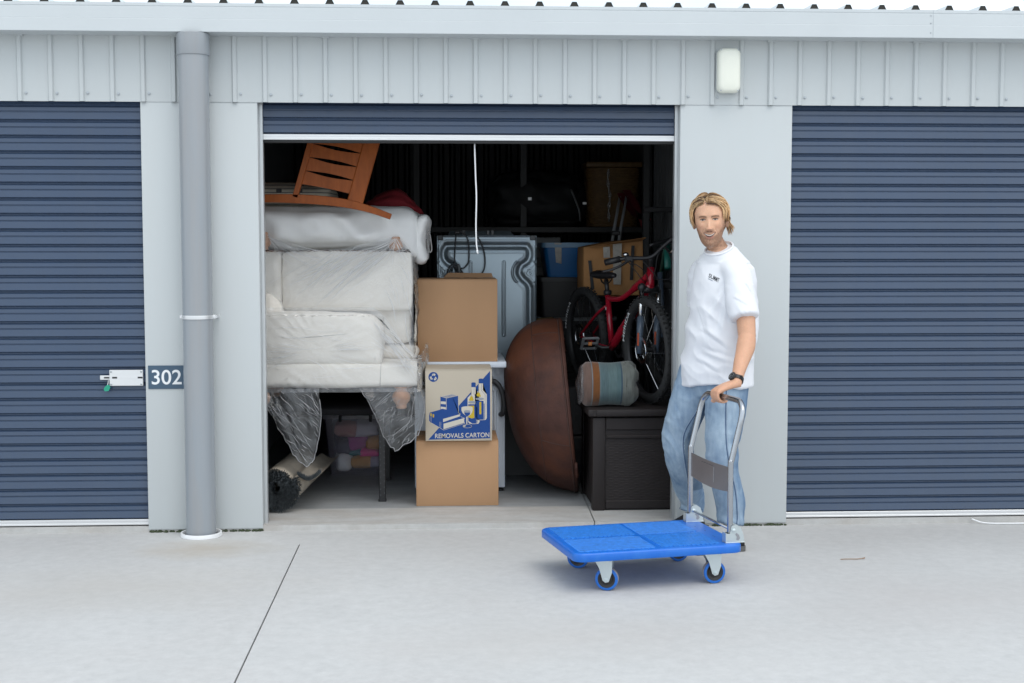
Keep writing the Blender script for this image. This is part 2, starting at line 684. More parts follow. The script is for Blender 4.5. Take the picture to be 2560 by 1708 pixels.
# ================================================================== SETTING
FZ = 0.03      # floor level inside the unit
JX = -0.742    # saw cut in the apron
g = MB()
W = 0.0035
x0, x1, ya, yb = JX - W, JX + W, -0.33, -30.0
g.add([(-400, 0.02, 0), (400, 0.02, 0), (400, ya, 0), (x1, ya, 0), (x0, ya, 0), (-400, ya, 0),
       (-400, yb, 0), (x0, yb, 0), (x1, yb, 0), (400, yb, 0), (-400, -400, 0), (400, -400, 0),
       (x0, ya, -.03), (x1, ya, -.03), (x0, yb, -.03), (x1, yb, -.03),
       (-400, 400, 0), (400, 400, 0)],
      [(0, 5, 4, 3, 2, 1), (5, 6, 7, 4), (3, 8, 9, 2), (6, 10, 11, 9, 8, 7), (4, 7, 14, 12), (3, 13, 15, 8), (12, 14, 15, 13),
       (4, 12, 13, 3), (7, 8, 15, 14), (0, 1, 17, 16)])
ground = struct(obj("ground", g, M_concrete))

# unit floor: clean sill strip at the door, then the slab inside (with its own joint)
fl = MB()
CX0, CX1 = 0.848, 0.868
fl.add([(-2.9, .005, 0), (CX0, .005, 0), (CX0, .005, FZ), (-2.9, .005, FZ), (-2.9, .445, FZ + .002), (CX0 + .012, .445, FZ + .002)],
       [(0, 1, 2, 3), (3, 2, 5, 4)])
fl.add([(CX0 + .005, .005, 0), (3.6, .005, 0), (3.6, .005, FZ), (CX0 + .005, .005, FZ), (3.6, .445, FZ + .002), (CX0 + .017, .445, FZ + .002)],
       [(0, 1, 2, 3), (3, 2, 4, 5)])
fl.add([(CX0 - .01, .03, FZ - .02), (CX0 + .03, .03, FZ - .02), (CX0 + .05, 1.2, FZ - .02), (CX0, 1.2, FZ - .02)], [(0, 1, 2, 3)])
sill = struct(obj("door_sill", fl, M_sill))
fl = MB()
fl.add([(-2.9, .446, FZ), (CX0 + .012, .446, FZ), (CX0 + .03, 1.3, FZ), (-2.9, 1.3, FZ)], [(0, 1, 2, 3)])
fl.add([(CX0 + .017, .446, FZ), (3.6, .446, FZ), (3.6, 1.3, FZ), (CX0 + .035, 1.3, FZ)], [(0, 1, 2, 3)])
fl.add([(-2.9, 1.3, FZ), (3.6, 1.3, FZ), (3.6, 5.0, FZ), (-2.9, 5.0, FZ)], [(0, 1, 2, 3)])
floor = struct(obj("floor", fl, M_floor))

# ------------------------------------------------------------------ the building
bld = thing("storage_building", (0, 0, 0), "long pale grey steel storage shed with ribbed upper wall and three door bays", "building")
HEAD = 2.325
PITCH = .1608


def rib_x(k):
    return -.931 + PITCH * k


# ribbed wall sheets above the doors (one object per sheet, lapped at the fifth rib)
def sheet_mesh(n_ribs, z0, z1, lap):
    m = MB()
    prof = []
    for i in range(n_ribs + 1):
        c = i * PITCH
        lift = -.0018 if i == 0 else 0
        prof += [(c - .0155, lift), (c - .009, -.0125 + lift), (c + .009, -.0125 + lift), (c + .0155, lift)]
        if i < n_ribs:
            prof += [(c + PITCH * .5, -.0004)]
    P = np.array(prof)
    rings = []
    for z in (z0, z1):
        rings.append(np.array([(x, y, z) for x, y in P]))
    f = []
    k = len(P)
    v = np.concatenate(rings)
    f = [(j, j + 1, k + j + 1, k + j) for j in range(k - 1)]
    back = v + np.array([0, .0016, 0])
    f2 = [(2 * k + j, 3 * k + j, 3 * k + j + 1, 2 * k + j + 1) for j in range(k - 1)]
    f3 = [(j, 2 * k + j, 2 * k + j + 1, j + 1) for j in range(k - 1)]
    m.add(np.concatenate([v, back]), f + f2 + f3)
    return m


sm = None
for k in range(-13, 28, 5):
    if sm is None:
        sh = obj("wall_sheet", sheet_mesh(5, HEAD, 2.70, True), M_wall, bld, smooth=None, loc=(rib_x(k), -.004, 0))
        sm = sh
    else:
        sh = clone(sm, (rib_x(k), -.004 - (0.0004 if (k // 5) % 2 else 0), 0), bld)
    cap = MB().box((-.022, -.006, 2.664), (.022, .006, 2.678))
    if k > -13:
        obj("rib_cap", cap, M_wall, bld, loc=(rib_x(k), -.018, 0))
# screws, one beside each rib
sc_m = MB().lathe([(.0085, 0), (.0085, .0015), (.0055, .002), (.005, .006), (.003, .0065)], 8, (0, 0, 0), (0, -1, 0))
s0 = None
for k in range(-8, 27):
    loc = (rib_x(k) + .030, -.0055, 2.368 + random.uniform(-.003, .003))
    if s0 is None:
        s0 = obj("screw", sc_m, M_screw, bld, smooth=40, loc=loc)
    else:
        clone(s0, loc, bld)

# backing wall above the openings and the shell of the shed
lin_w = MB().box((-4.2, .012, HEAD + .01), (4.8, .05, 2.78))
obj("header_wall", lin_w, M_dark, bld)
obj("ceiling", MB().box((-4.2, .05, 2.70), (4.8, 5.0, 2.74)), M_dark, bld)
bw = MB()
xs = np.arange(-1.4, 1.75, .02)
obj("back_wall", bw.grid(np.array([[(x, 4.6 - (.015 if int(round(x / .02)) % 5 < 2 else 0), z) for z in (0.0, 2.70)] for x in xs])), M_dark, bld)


def side_wall(x, sgn, m):
    w = MB()
    ys = []
    y = .14
    while y < 4.6:
        ys += [(y, 0), (y + .026, 0), (y + .032, .011), (y + .058, .011)]
        y += .064
    w.grid(np.array([[(x + sgn * d, yy, z) for z in (0.0, 2.70)] for yy, d in ys]))
    return obj("partition_wall", w, m, bld)


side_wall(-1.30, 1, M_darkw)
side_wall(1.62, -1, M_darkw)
obj("end_wall", MB().box((-4.25, .0, 0), (-4.15, 5.0, 2.78)), M_wall, bld)
obj("end_wall", MB().box((4.75, .0, 0), (4.85, 5.0, 2.78)), M_wall, bld)
obj("rear_wall", MB().box((-4.2, 4.95, 0), (4.8, 5.05, 2.78)), M_wall, bld)


# pilasters: folded steel covers between the doors
def pilaster(xa, xb):
    p = MB().box((xa, -.001, .014), (xb, .11, HEAD + .02), .004, 2)
    return obj("pilaster", p, M_wall, bld, smooth=30)


pilaster(-1.594, -.975)
pilaster(1.309, 1.927)
pilaster(-4.1, -3.85)
pilaster(4.3, 4.6)
for xa, xb in ((-1.594, -.975), (1.309, 1.927)):
    obj("footing", MB().box((xa + .01, .02, 0), (xb - .01, .10, .016)), M_sill, bld)

# gutter with its creases, and the lapped joint at the right
gt = MB()
GP = [(0.0, 2.672), (-.150, 2.672), (-.1515, 2.6735), (-.1515, 2.737), (-.1500, 2.7385), (-.1495, 2.7395), (-.1502, 2.7405), (-.1502, 2.799), (-.1480, 2.801), (-.1475, 2.803),
      (-.1500, 2.805), (-.1500, 2.8205), (-.140, 2.822), (-.138, 2.80), (-.02, 2.79), (0.0, 2.79)]
def gutter_piece(xa, xb, dy=0.0, dz=0.0):
    m = MB()
    m.loft([np.array([(x, y + (dy if y < -.1 else 0), z + dz) for y, z in GP]) for x in (xa, xb)])
    return m
obj("gutter", gutter_piece(-4.2, 2.66), M_gutter, bld)
obj("gutter", gutter_piece(2.645, 4.8, -.0022, -.0008), M_gutter, bld)
rv = None
for z in (2.70, 2.75, 2.79):
    m = MB().lathe([(.004, 0), (.004, .001), (.0025, .0022)], 8, (0, 0, 0), (0, -1, 0))
    if rv is None:
        rv = obj("rivet", m, M_screw, bld, smooth=40, loc=(2.632, -.1515, z))
    else:
        clone(rv, (2.632, -.1515, z), bld)

# roof sheet and its rib ends showing over the gutter
rf = MB()
RP = .186
nrib = 52
rx0 = -4.3
prof = []
for i in range(nrib):
    c = rx0 + i * RP
    prof += [(c - RP / 2, 0), (c - .026, 0), (c - .012, .028), (c + .012, .028), (c + .026, 0)]
rows = []
for y, z in ((-.055, 2.834), (5.2, 2.99)):
    rows.append([(x, y, z + h) for x, h in prof])
rf.grid(np.array(rows))
obj("roof", rf, M_gutter, bld)
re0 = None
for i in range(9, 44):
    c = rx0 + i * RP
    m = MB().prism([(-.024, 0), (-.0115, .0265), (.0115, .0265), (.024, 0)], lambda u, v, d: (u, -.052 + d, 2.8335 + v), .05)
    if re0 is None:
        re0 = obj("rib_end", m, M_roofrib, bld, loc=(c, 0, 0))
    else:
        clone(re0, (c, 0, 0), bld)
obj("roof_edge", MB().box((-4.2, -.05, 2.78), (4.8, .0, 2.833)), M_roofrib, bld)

# moss in the gap under the pilasters
ms = MB()
for xa, xb in ((-1.59, -.98), (1.36, 1.925)):
    for _ in range(150):
        x = rng.uniform(xa, xb)
        r = rng.uniform(.003, .008)
        ms.ball((x, rng.uniform(-.008, .012), r * .5), (r * 1.6, r, r * rng.uniform(.8, 1.5)), 5, 4)
mo = obj("moss", ms, M_moss, smooth=180)
mo["kind"] = "stuff"
mo["label"] = "dark moss growing in the gap under the pilasters"

# ------------------------------------------------------------------ roller doors
SP = .083
SPROF = [(0, 0), (-.0035, -.0008), (-.012, -.0115), (-.031, -.0140), (-.0335, -.0100), (-.0370, -.0098), (-.0395, -.0130), (-.0745, -.0180), (-.0775, -.0040), (-.083, 0)]


def roller_door(xa, xb, y, zb, label, top=2.36):
    d = thing("roller_door", ((xa + xb) / 2, y, zb), label, "roller door", "roller doors of the storage units")
    m = MB()
    m.grid(np.array([[(x, yy, z) for x in (xa, xb)] for z, yy in SPROF]))
    n = int((top - zb - .03) / SP) + 1
    first = None
    for i in range(n):
        loc = (0, y, zb + .031 + SP * (i + 1))
        if first is None:
            first = obj("slat", m, M_door, d, smooth=35, loc=loc)
        else:
            clone(first, loc, d)
    b = MB()
    b.loft([np.array([(x, y + q[0], zb + q[1]) for q in ((.006, 0), (-.017, 0), (-.018, .002), (-.018, .008), (-.0165, .0095), (-.0165, .018), (-.018, .0195), (-.018, .0285), (-.016, .0305), (.006, .0305))]) for x in (xa, xb)])
    obj("bottom_rail", b, M_alu, d)
    s = MB().box((xa, y - .013, zb - .017), (xb, y + .002, zb - .0005), .004, 2)
    obj("rubber_seal", s, M_rubber, d, smooth=40)
    return d


dl = roller_door(-3.85, -1.596, .045, .037, "closed blue-grey roller door with a lock plate at left")
dc = roller_door(-.957, 1.291, .095, 2.134, "blue-grey roller door rolled up above the open unit")
dr = roller_door(1.929, 4.30, .045, .037, "closed blue-grey roller door at the right behind the man")
for xa in (-.974, 1.291):
    tk = MB()
    tk.box((xa, .085, FZ), (xa + .017, .112, HEAD + .02))
    tk.box((xa, .060, FZ), (xa + .017, .072, HEAD + .02))
    obj("guide_track", tk, M_track, dc)

# lock plate, bolt and green tag on the left door
lp = MB().box((-1.788, .004, .804), (-1.609, .014, .890), .0015, 1)
lk = obj("lock_plate", lp, M_alu, dl)
for x in (-1.779, -1.618):
    for z in (.813, .881):
        obj("screw", MB().lathe([(.006, 0), (.006, .002), (.003, .004)], 8, (x, .004, z), (0, -1, 0)), M_screw, lk, smooth=40)
for xa in (-1.773, -1.637):
    obj("slot", MB().box((xa, .0028, .844), (xa + .026, .0045, .853)), M_black, lk)
bt = obj("bolt", MB().box((-1.840, .010, .836), (-1.785, .018, .860), .002, 1), M_alu, dl)
obj("slot", MB().box((-1.818, .0085, .844), (-1.790, .0105, .852)), M_black, bt)
M_green = mat("green_plastic", (.012, .30, .19), rough=.4, var=.06)
tg = MB().prism([(-.016, -.012), (-.008, -.020), (.010, -.018), (.020, .002), (.012, .016), (-.002, .012), (-.012, 0)], lambda u, v, d: (-1.803 + u, .003 - d, .795 + v), .003)
tgo = thing("key_tag", (-1.803, .003, .795), "small green plastic tag hanging from the lock bolt on the left door", "tag")
obj("tag_body", tg, M_green, tgo)
obj("tag_wire", MB().tube([(-1.797, .002, .808), (-1.794, .004, .822), (-1.795, .009, .842), (-1.797, .006, .822), (-1.799, .002, .808)], .0011, 5), M_alu, tgo)

# ------------------------------------------------------------------ downpipe, number plates, wall light
dp = thing("downpipe", (-1.292, -.105, 0), "fat grey plastic downpipe from the gutter to a white ring on the ground", "drainpipe")
PX, PY = -1.292, -.098
obj("pipe", MB().lathe([(.079, .004), (.079, 2.575), (.079, 2.60)], 48, (PX, PY, 0), caps=False), M_pvc, dp, smooth=60)
obj("socket", MB().lathe([(.0795, 2.556), (.0835, 2.557), (.0850, 2.562), (.0850, 2.668), (.079, 2.6705)], 48, (PX, PY, 0), caps=False), M_pvc, dp, smooth=40)
br = MB().lathe([(.0800, 1.172), (.0825, 1.172), (.0830, 1.182), (.0825, 1.192), (.0800, 1.192)], 48, (PX, PY, 0), caps=False)
for sx in (-1, 1):
    br.box((PX + sx * .083 - .012, PY - .004, 1.172), (PX + sx * .083 + .012, PY + .020, 1.192), .002)
    br.box((PX + sx * .094 - .004, PY + .012, 1.174), (PX + sx * .094 + .004, .0, 1.190))
obj("bracket", br, M_alu, dp, smooth=40)
obj("base_ring", MB().lathe([(.093, .001), (.0930, .010), (.100, .022), (.108, .022), (.110, .018), (.110, .001)], 56, (PX, PY, 0), caps=False), M_white, dp, smooth=40)
obj("grate", MB().lathe([(.079, .004), (.0935, .004)], 48, (PX, PY, 0), caps=False), M_black, dp)


def plate(xa, xb, za, zb, label):
    p = thing("number_plate", ((xa + xb) / 2, -.001, za), label, "sign", "unit number plates")
    obj("plate", MB().box((xa, -.0065, za), (xb, -.0012, zb), .001), M_sign, p)
    return p


sg = plate(-1.579, -1.370, .787, .914, "dark blue number plate reading 302 partly behind the downpipe")
uv, ff = text_mb("302", .118, .0012)
uv[:, 0] -= uv[:, 0].min()
uv = uv * np.array([.160 / uv[:, 0].max(), .080 / (uv[:, 1].max() - uv[:, 1].min())])
uv[:, 1] -= uv[:, 1].min()
obj("lettering", MB().add(np.stack([-1.560 + uv[:, 0], np.full(len(uv), -.0071), .811 + uv[:, 1]], 1), ff), M_signw, sg)
plate(1.327, 1.53, .782, .910, "dark blue plate on the right pilaster mostly hidden by the man")

wlt = thing("wall_light", (1.562, -.004, 2.387), "cream oblong bulkhead light on the ribbed wall above the man", "wall light")


def roundrect(w, h, r, n=6, cx=0, cz=0):
    out = []
    for qx, qz, a0 in ((1, 1, 0), (-1, 1, 90), (-1, -1, 180), (1, -1, 270)):
        for i in range(n + 1):
            a = math.radians(a0 + 90 * i / n)
            out.append((cx + qx * (w / 2 - r) + r * math.cos(a), cz + qz * (h / 2 - r) + r * math.sin(a)))
    return np.array(out)


def rr_loft(m, cx, cz, stack, power=6):
    rings = []
    for w, h, r, y in stack:
        q = roundrect(w, h, r, power, cx, cz)
        rings.append(np.stack([q[:, 0], np.full(len(q), y), q[:, 1]], 1))
    return m.loft(rings)


obj("light_base", rr_loft(MB(), 1.562, 2.504, [(.128, .235, .03, -.004), (.128, .235, .03, -.024)]), M_wall, wlt, smooth=40)
obj("diffuser", rr_loft(MB(), 1.562, 2.504, [(.122, .236, .028, -.024), (.124, .240, .030, -.040), (.122, .236, .032, -.062), (.110, .226, .034, -.074), (.085, .200, .03, -.079), (.03, .12, .012, -.081)]), M_cream, wlt, smooth=50)
for sx in (-.046, .046):
    for szz in (-.108, .108):
        obj("screw", MB().lathe([(.004, 0), (.004, .002), (.001, .0025)], 8, (1.562 + sx, -.0715, 2.504 + szz), (0, -1, 0)), M_screw, wlt)

# pull cord on the rolled-up door
cdp = spline([(.191, .118, 2.135), (.191, .112, 2.10), (.195, .095, 1.95), (.199, .07, 1.82), (.196, .068, 1.68), (.198, .066, 1.58), (.203, .064, 1.535)], 6)
pc = thing("pull_cord", (.191, .075, 1.5), "white pull cord hanging from the rolled-up door", "cord")
obj("cord", MB().tube(cdp, .0042, 7), M_white, pc, smooth=180)
obj("knot", MB().ball((.203, .064, 1.53), (.006, .006, .011), 8, 6).tube([(.203, .064, 1.53), (.207, .062, 1.515)], .004, 6), M_white, pc, smooth=180)

# small things on the ground
tw = obj("twig", MB().tube(spline([(1.98, -.83, .004), (2.02, -.835, .006), (2.07, -.832, .005), (2.11, -.82, .007)], 4), [.0008] + [.002] * 10 + [.003] * 2, 6), mat("dry_twig", (.27, .16, .085), rough=.8))
tag(tw, "thin dry twig lying on the concrete at right", "twig")
wc = obj("loose_cord", MB().tube(spline([(2.98, -.012, .026), (3.05, -.035, .007), (3.2, -.05, .006), (3.4, -.045, .006), (3.6, -.03, .008)], 6), .0045, 6), M_white, smooth=180)
tag(wc, "thin white cord lying along the foot of the right door", "cord")

# ================================================================== CONTENTS OF THE UNIT
# ---- materials
M_fab = mat("cream_upholstery", (.78, .735, .665), rough=.9, var=.03, vs=5, spec=.15, sheen=.2, bump=.06, bs=500)
M_fabw = mat("white_cover_cloth", (.80, .80, .79), rough=.85, var=.02, spec=.15, bump=.04, bs=300)
M_foot = mat("turned_beech", (.52, .27, .15), rough=.42, var=.12, vs=14, stretch=(1, 1, .3))
M_wood = mat("orange_stained_pine", (.31, .078, .014), rough=.45, var=.18, vs=9, spec=.25, stretch=(4, 4, .6), tint=(.20, .045, .009), tfac=.55, ts=10)
M_film = film_mat("clear_polythene", .14, rough=.24)
M_film2 = film_mat("clear_polythene_dark", .085, rough=.14)
M_rust = mat("rusted_steel", (.058, .023, .017), rough=.62, var=.35, vs=9, tint=(.115, .036, .015), tfac=.75, ts=3.2, bump=.22, bs=60, spec=.3)
M_rustd = mat("rusted_weld", (.055, .026, .02), rough=.8, var=.3, vs=20)
M_galv = mat("galvanised_steel", (.34, .41, .46), rough=.42, metal=.85, var=.05, vs=5, rvar=.06)
M_galvd = mat("dark_grey_bracket", (.08, .085, .09), rough=.5, var=.1)
M_wash = mat("washer_enamel", (.70, .76, .84), rough=.35, var=.02)
M_hose = mat("grey_hose", (.045, .048, .055), rough=.5, var=.1)
M_resin = mat("dark_brown_resin", (.021, .017, .017), rough=.55, var=.12, vs=10, spec=.3)
M_rugb = mat("rug_backing", (.54, .48, .40), rough=.95, var=.10, vs=40, spec=.1, tint=(.28, .24, .2), tfac=.4, ts=6)
M_rugp = mat("rug_pile_dark", (.11, .125, .135), rough=.9, var=.5, vs=60, spec=.2)
M_tub = film_mat("translucent_tub", .17, (.80, .76, 1.0), .3)
M_blue = mat("blue_tub_plastic", (.012, .165, .46), rough=.35, var=.05)
M_bluel = mat("pale_blue_lid", (.16, .33, .52), rough=.35, var=.05)
M_wick = mat("golden_wicker", (.11, .060, .017), rough=.6, var=.3, vs=30)
M_red = mat("bike_red_paint", (.30, .008, .022), rough=.22, var=.06, coat=.4)
M_redc = mat("red_cloth", (.16, .005, .011), rough=.85, var=.1)
M_tyre = mat("tyre_rubber", (.022, .023, .024), rough=.75, var=.2, vs=30)
M_chrome = mat("polished_metal", (.70, .71, .72), rough=.18, metal=1.0, var=.03)
M_forkl = mat("fork_grey_blue", (.07, .095, .13), rough=.3, var=.06)
M_or = mat("orange_print", (.38, .06, .015), rough=.5)
M_grey = mat("mid_grey_plastic", (.20, .21, .22), rough=.5)
M_tape = mat("clear_tape", (.42, .40, .36), rough=.2, var=.2, vs=40)

M_pitch = mat("black_felt", (.006, .006, .007), rough=.95, var=.2, spec=.1)
# ---- dark bench under the armchairs, with studded legs
bn = thing("bench", (-.8, .6, FZ), "low black bench with studded legs carrying the wrapped armchairs", "bench")
obj("bench_top", MB().box((-1.24, .50, .572), (-.24, 1.45, .605), .008, 2), M_pitch, bn, smooth=40)
obj("apron_rail", MB().box((-1.22, 1.36, .50), (-.26, 1.42, .571), .006, 1), M_pitch, bn)
lg0 = None
for lx, ly in ((-.352, .672), (-1.20, .672), (-.352, 1.40), (-1.20, 1.40)):
    m = MB().box((-.020, -.020, FZ), (.020, .020, .571), .004, 1)
    m.box((-.0235, -.0235, FZ), (.0235, .0235, FZ + .012), .002)
    if lg0 is None:
        lg0 = obj("leg", m, M_black, bn, loc=(lx, ly, 0))
        st = MB()
        for i in range(14):
            z = FZ + .04 + i * .036
            for sx in (-.011, .013):
                st.ball((lx + sx, ly - .0205, z + (.012 if sx > 0 else 0)), (.0042, .003, .0042), 7, 5)
            st.ball((lx + .0205, ly - .004, z + .006), (.003, .0042, .0042), 7, 5)
        s_ = obj("stud", st, M_chrome if False else M_galvd, bn, smooth=180)
        s_["kind"] = "stuff"
    else:
        clone(lg0, (lx, ly, 0), bn)


def soft_box(m, lo, hi, r=.03, puff=0.0, n=14, M=None):
    """rounded, slightly cushioned block"""
    lo, hi = np.array(lo, float), np.array(hi, float)
    bm = bmesh.new()
    bmesh.ops.create_cube(bm, size=1.0)
    bmesh.ops.subdivide_edges(bm, edges=list(bm.edges), cuts=n, use_grid_fill=True)
    bm.verts.index_update()
    v = np.array([tuple(q.co) for q in bm.verts]) * 2
    f = [tuple(q.index for q in p.verts) for p in bm.faces]
    bm.free()
    half = (hi - lo) / 2
    p = v * half
    inner = np.clip(p, -(half - r), half - r)
    d = p - inner
    L = np.linalg.norm(d, axis=1)[:, None]
    p = np.where(L > 1e-9, inner + d / np.maximum(L, 1e-9) * np.minimum(L, r), p)
    if puff:
        for a in range(3):
            b, c = [i for i in range(3) if i != a]
            w = (1 - v[:, b] ** 2) * (1 - v[:, c] ** 2)
            p[:, a] += np.sign(v[:, a]) * (np.abs(v[:, a]) > .98) * w * puff
    p = p + (lo + hi) / 2
    if M is not None:
        p = p @ np.array(M.to_3x3()).T + np.array(M.translation)
    return m.add(p, f)


def crumple(me_or_mb, amp, freq, seed, stretch=(1, 1, 1)):
    v = me_or_mb.verts()
    n = np.stack([fbm(v * freq * np.array(stretch) + 9.1 * k, seed + k, 3) for k in range(3)], 1)
    v2 = v + n * amp
    out, i = [], 0
    for a in me_or_mb.v:
        out.append(v2[i:i + len(a)])
        i += len(a)
    me_or_mb.v = out
    return me_or_mb


FOOTP = [(.022, 0), (.030, .004), (.033, .014), (.030, .022), (.036, .030), (.050, .050), (.054, .070), (.048, .092), (.034, .105), (.030, .118), (.040, .122), (.040, .130)]


def turned_foot(x, y, z, up, parent, s=.95):
    obj("foot", MB().lathe([(r * s, h * s * (1 if up else -1)) for r, h in FOOTP], 20, (x, y, z)), M_foot, parent, smooth=60)


# ---- lower armchair, side on, standing on the bench
a1 = thing("armchair", (-.6, .9, .605), "cream armchair under clear plastic standing on the black bench", "armchair", "armchairs wrapped in plastic")
b = MB()
soft_box(b, (-1.16, .46, .735), (-.125, 1.28, .885), .035, .008)
obj("seat_base", crumple(b, .0035, 9, 3), M_fab, a1, smooth=180)
b = MB()
AR = [(-1.16, .885), (-.345, .885)]
arm_out = [(-1.16, .872), (-.342, .872), (-.330, 1.0), (-.338, 1.08), (-.365, 1.13), (-.41, 1.158), (-.48, 1.166), (-.70, 1.175), (-.95, 1.182), (-1.16, 1.186)]


def pad(poly, ya, yb, puff, r=.02):
    m = MB()
    P = np.array(poly)
    c = P.mean(0)
    # resample
    seg = np.vstack([P, P[:1]])
    L = np.concatenate([[0], np.cumsum(np.linalg.norm(np.diff(seg, axis=0), axis=1))])
    t = np.linspace(0, L[-1], 64, endpoint=False)
    Q = np.stack([np.interp(t, L, seg[:, i]) for i in (0, 1)], 1)
    rings = []
    stack = [(.55, ya - puff), (.80, ya - puff * .85), (.93, ya - puff * .3), (.985, ya + r * .4), (1.0, ya + r), (1.0, yb - r), (.985, yb - r * .3), (.9, yb)]
    for s, y in stack:
        q = c + (Q - c) * s
        rings.append(np.stack([q[:, 0], np.full(64, y), q[:, 1]], 1))
    return m.loft(rings)


obj("arm", crumple(pad(arm_out, .465, .64, .014), .004, 7, 11), M_fab, a1, smooth=60)
obj("arm", crumple(pad(arm_out, 1.10, 1.27, .01), .004, 7, 12), M_fab, a1, smooth=60)
sm_ = MB()
sm_.tube(spline([(-1.10, .458, 1.02), (-.8, .452, 1.03), (-.47, .455, 1.055), (-.415, .458, 1.03), (-.385, .458, .96), (-.380, .456, .90)], 6), .0024, 5)
sm_.tube([(-.345, .455, .885), (-.35, .452, .80), (-.352, .456, .745)], .002, 5)
obj("seam", sm_, mat("seam_grey", (.52, .50, .47), rough=.9), a1, smooth=180)
b = MB()
soft_box(b, (-.99, .66, .88), (-.14, 1.10, .97), .04, .012)
obj("seat_cushion", crumple(b, .004, 6, 15), M_fab, a1, smooth=180)
b = MB()
soft_box(b, (-1.18, .64, .88), (-.96, 1.10, 1.17), .05, .01)
obj("backrest", crumple(b, .004, 6, 16), M_fab, a1, smooth=180)
for fx, fy in ((-.232, .53), (-1.045, .53), (-.232, 1.2), (-1.045, 1.2)):
    turned_foot(fx, fy, .6055, True, a1, 1.0)

# ---- upper armchair, upside down on the lower one
a2 = thing("armchair", (-.6, 1.0, .97), "cream armchair turned upside down on the lower one with its feet in the air", "armchair", "armchairs wrapped in plastic")
b = MB()
soft_box(b, (-.925, .60, 1.18), (-.170, .74, 1.525), .022, .008)
obj("arm", crumple(b, .004, 6, 21), M_fab, a2, smooth=180)
b = MB()
soft_box(b, (-.955, .66, .975), (-.178, 1.36, 1.50), .03, .006)
obj("seat_base", crumple(b, .005, 5, 22), M_fab, a2, smooth=180)
b = MB()
soft_box(b, (-1.22, .575, 1.19), (-.930, 1.36, 1.527), .03, .008)
obj("backrest", crumple(b, .004, 6, 23), M_fab, a2, smooth=180)
b = MB()
Mr = Matrix.Translation((-.990, .585, 1.10)) @ Matrix.Rotation(math.radians(-10), 4, 'Y')
soft_box(b, (-.085, -.09, -.135), (.075, .10, .17), .06, .02, M=Mr)
obj("arm_pad", crumple(b, .008, 12, 24), M_fab, a2, smooth=180)
for fx, fy in ((-.262, .66), (-1.035, .63), (-.262, 1.3), (-1.035, 1.3)):
    turned_foot(fx, fy, 1.640 if fx < -.5 else 1.613, False, a2, .85 if fx < -.5 else .78)

# ---- white padded cover lying on the upturned armchair
wp = thing("padded_cover", (-.6, 1.0, 1.53), "puffy white fabric cover with a strap handle on top of the upturned armchair", "cover")
b = MB()
soft_box(b, (-1.24, .70, 1.545), (-.125, 1.46, 1.775), .07, .022, n=34)
v = b.v[0]
x, y, z = v.T
k = ridged(np.stack([x * 4.2 + z * 3.4, y * 1.5, z * 3.0 - x * 2.0], 1), 5, 2)
fr_ = np.clip((.98 - y) / .3, 0, 1)
v[:, 1] -= .034 * k * fr_
v[:, 2] += .012 * ridged(v * np.array([3, 3, 1]), 8, 2)
sag = sstep(x, -.26, -.125)
v[:, 2] -= sag * .085 * (z < 1.66)
v[:, 0] += .015 * fbm(v * 6, 4, 2) * sag
obj("cover_body", b, M_fabw, wp, smooth=180)
b = MB()
soft_box(b, (-.17, .72, 1.455), (-.092, 1.36, 1.74), .035, .012, n=22)
v = b.v[0]
v[:, 0] += .014 * ridged(v * np.array([4, 5, 5]), 18, 2) + .02 * sstep(v[:, 2], 1.62, 1.74)
v[:, 1] -= .03 * sstep(v[:, 2], 1.60, 1.74)
obj("end_flap", b, M_fabw, wp, smooth=180)
obj("strap_handle", MB().tube(spline([(-.085, .80, 1.63), (-.066, .80, 1.64), (-.055, .80, 1.58), (-.052, .80, 1.535), (-.064, .80, 1.52), (-.072, .80, 1.56), (-.082, .80, 1.60)], 6), .012, 8, flat=.35), mat("grey_webbing", (.38, .37, .36), rough=.9), wp, smooth=180)

# ---- wooden chair lying on its side on the cover
ch = thing("wooden_chair", (-.7, .62, 1.80), "orange stained wooden chair lying on its side on the white cover", "chair")


def board(pts, hw, ya, yb, taper=None):
    """plank following pts in the x-z plane, with half width hw"""
    P = spline(pts, 8)
    T = np.gradient(P, axis=0)
    T /= np.linalg.norm(T, axis=1)[:, None]
    N = np.stack([-T[:, 1], T[:, 0]], 1)
    H = np.full(len(P), hw) if np.isscalar(hw) else np.interp(np.linspace(0, 1, len(P)), np.linspace(0, 1, len(hw)), hw)
    rings = []
    for p, n_, h in zip(P, N, H):
        a, c = p + n_ * h, p - n_ * h
        e = .004
        rings.append(np.array([(a[0], ya + e, a[1]), (a[0], yb - e, a[1]), ((a + (c - a) * .06)[0], yb, (a + (c - a) * .06)[1]), ((a + (c - a) * .94)[0], yb, (a + (c - a) * .94)[1]),
                               (c[0], yb - e, c[1]), (c[0], ya + e, c[1]), ((a + (c - a) * .94)[0], ya, (a + (c - a) * .94)[1]), ((a + (c - a) * .06)[0], ya, (a + (c - a) * .06)[1])]))
    return MB().loft(rings)


low = [(-1.20, 1.828), (-1.02, 1.832), (-.83, 1.830), (-.66, 1.819), (-.52, 1.799), (-.40, 1.768), (-.285, 1.727)]
obj("leg", board(low, [.021, .023, .026, .026, .024, .020, .017], .500, .545), M_wood, ch, smooth=35)
upper_off = np.array([.26, .60])
obj("leg", board([(a + .17, c + .50) for a, c in low], [.021, .023, .026, .026, .024, .020, .017], .52, .565), M_wood, ch, smooth=35)
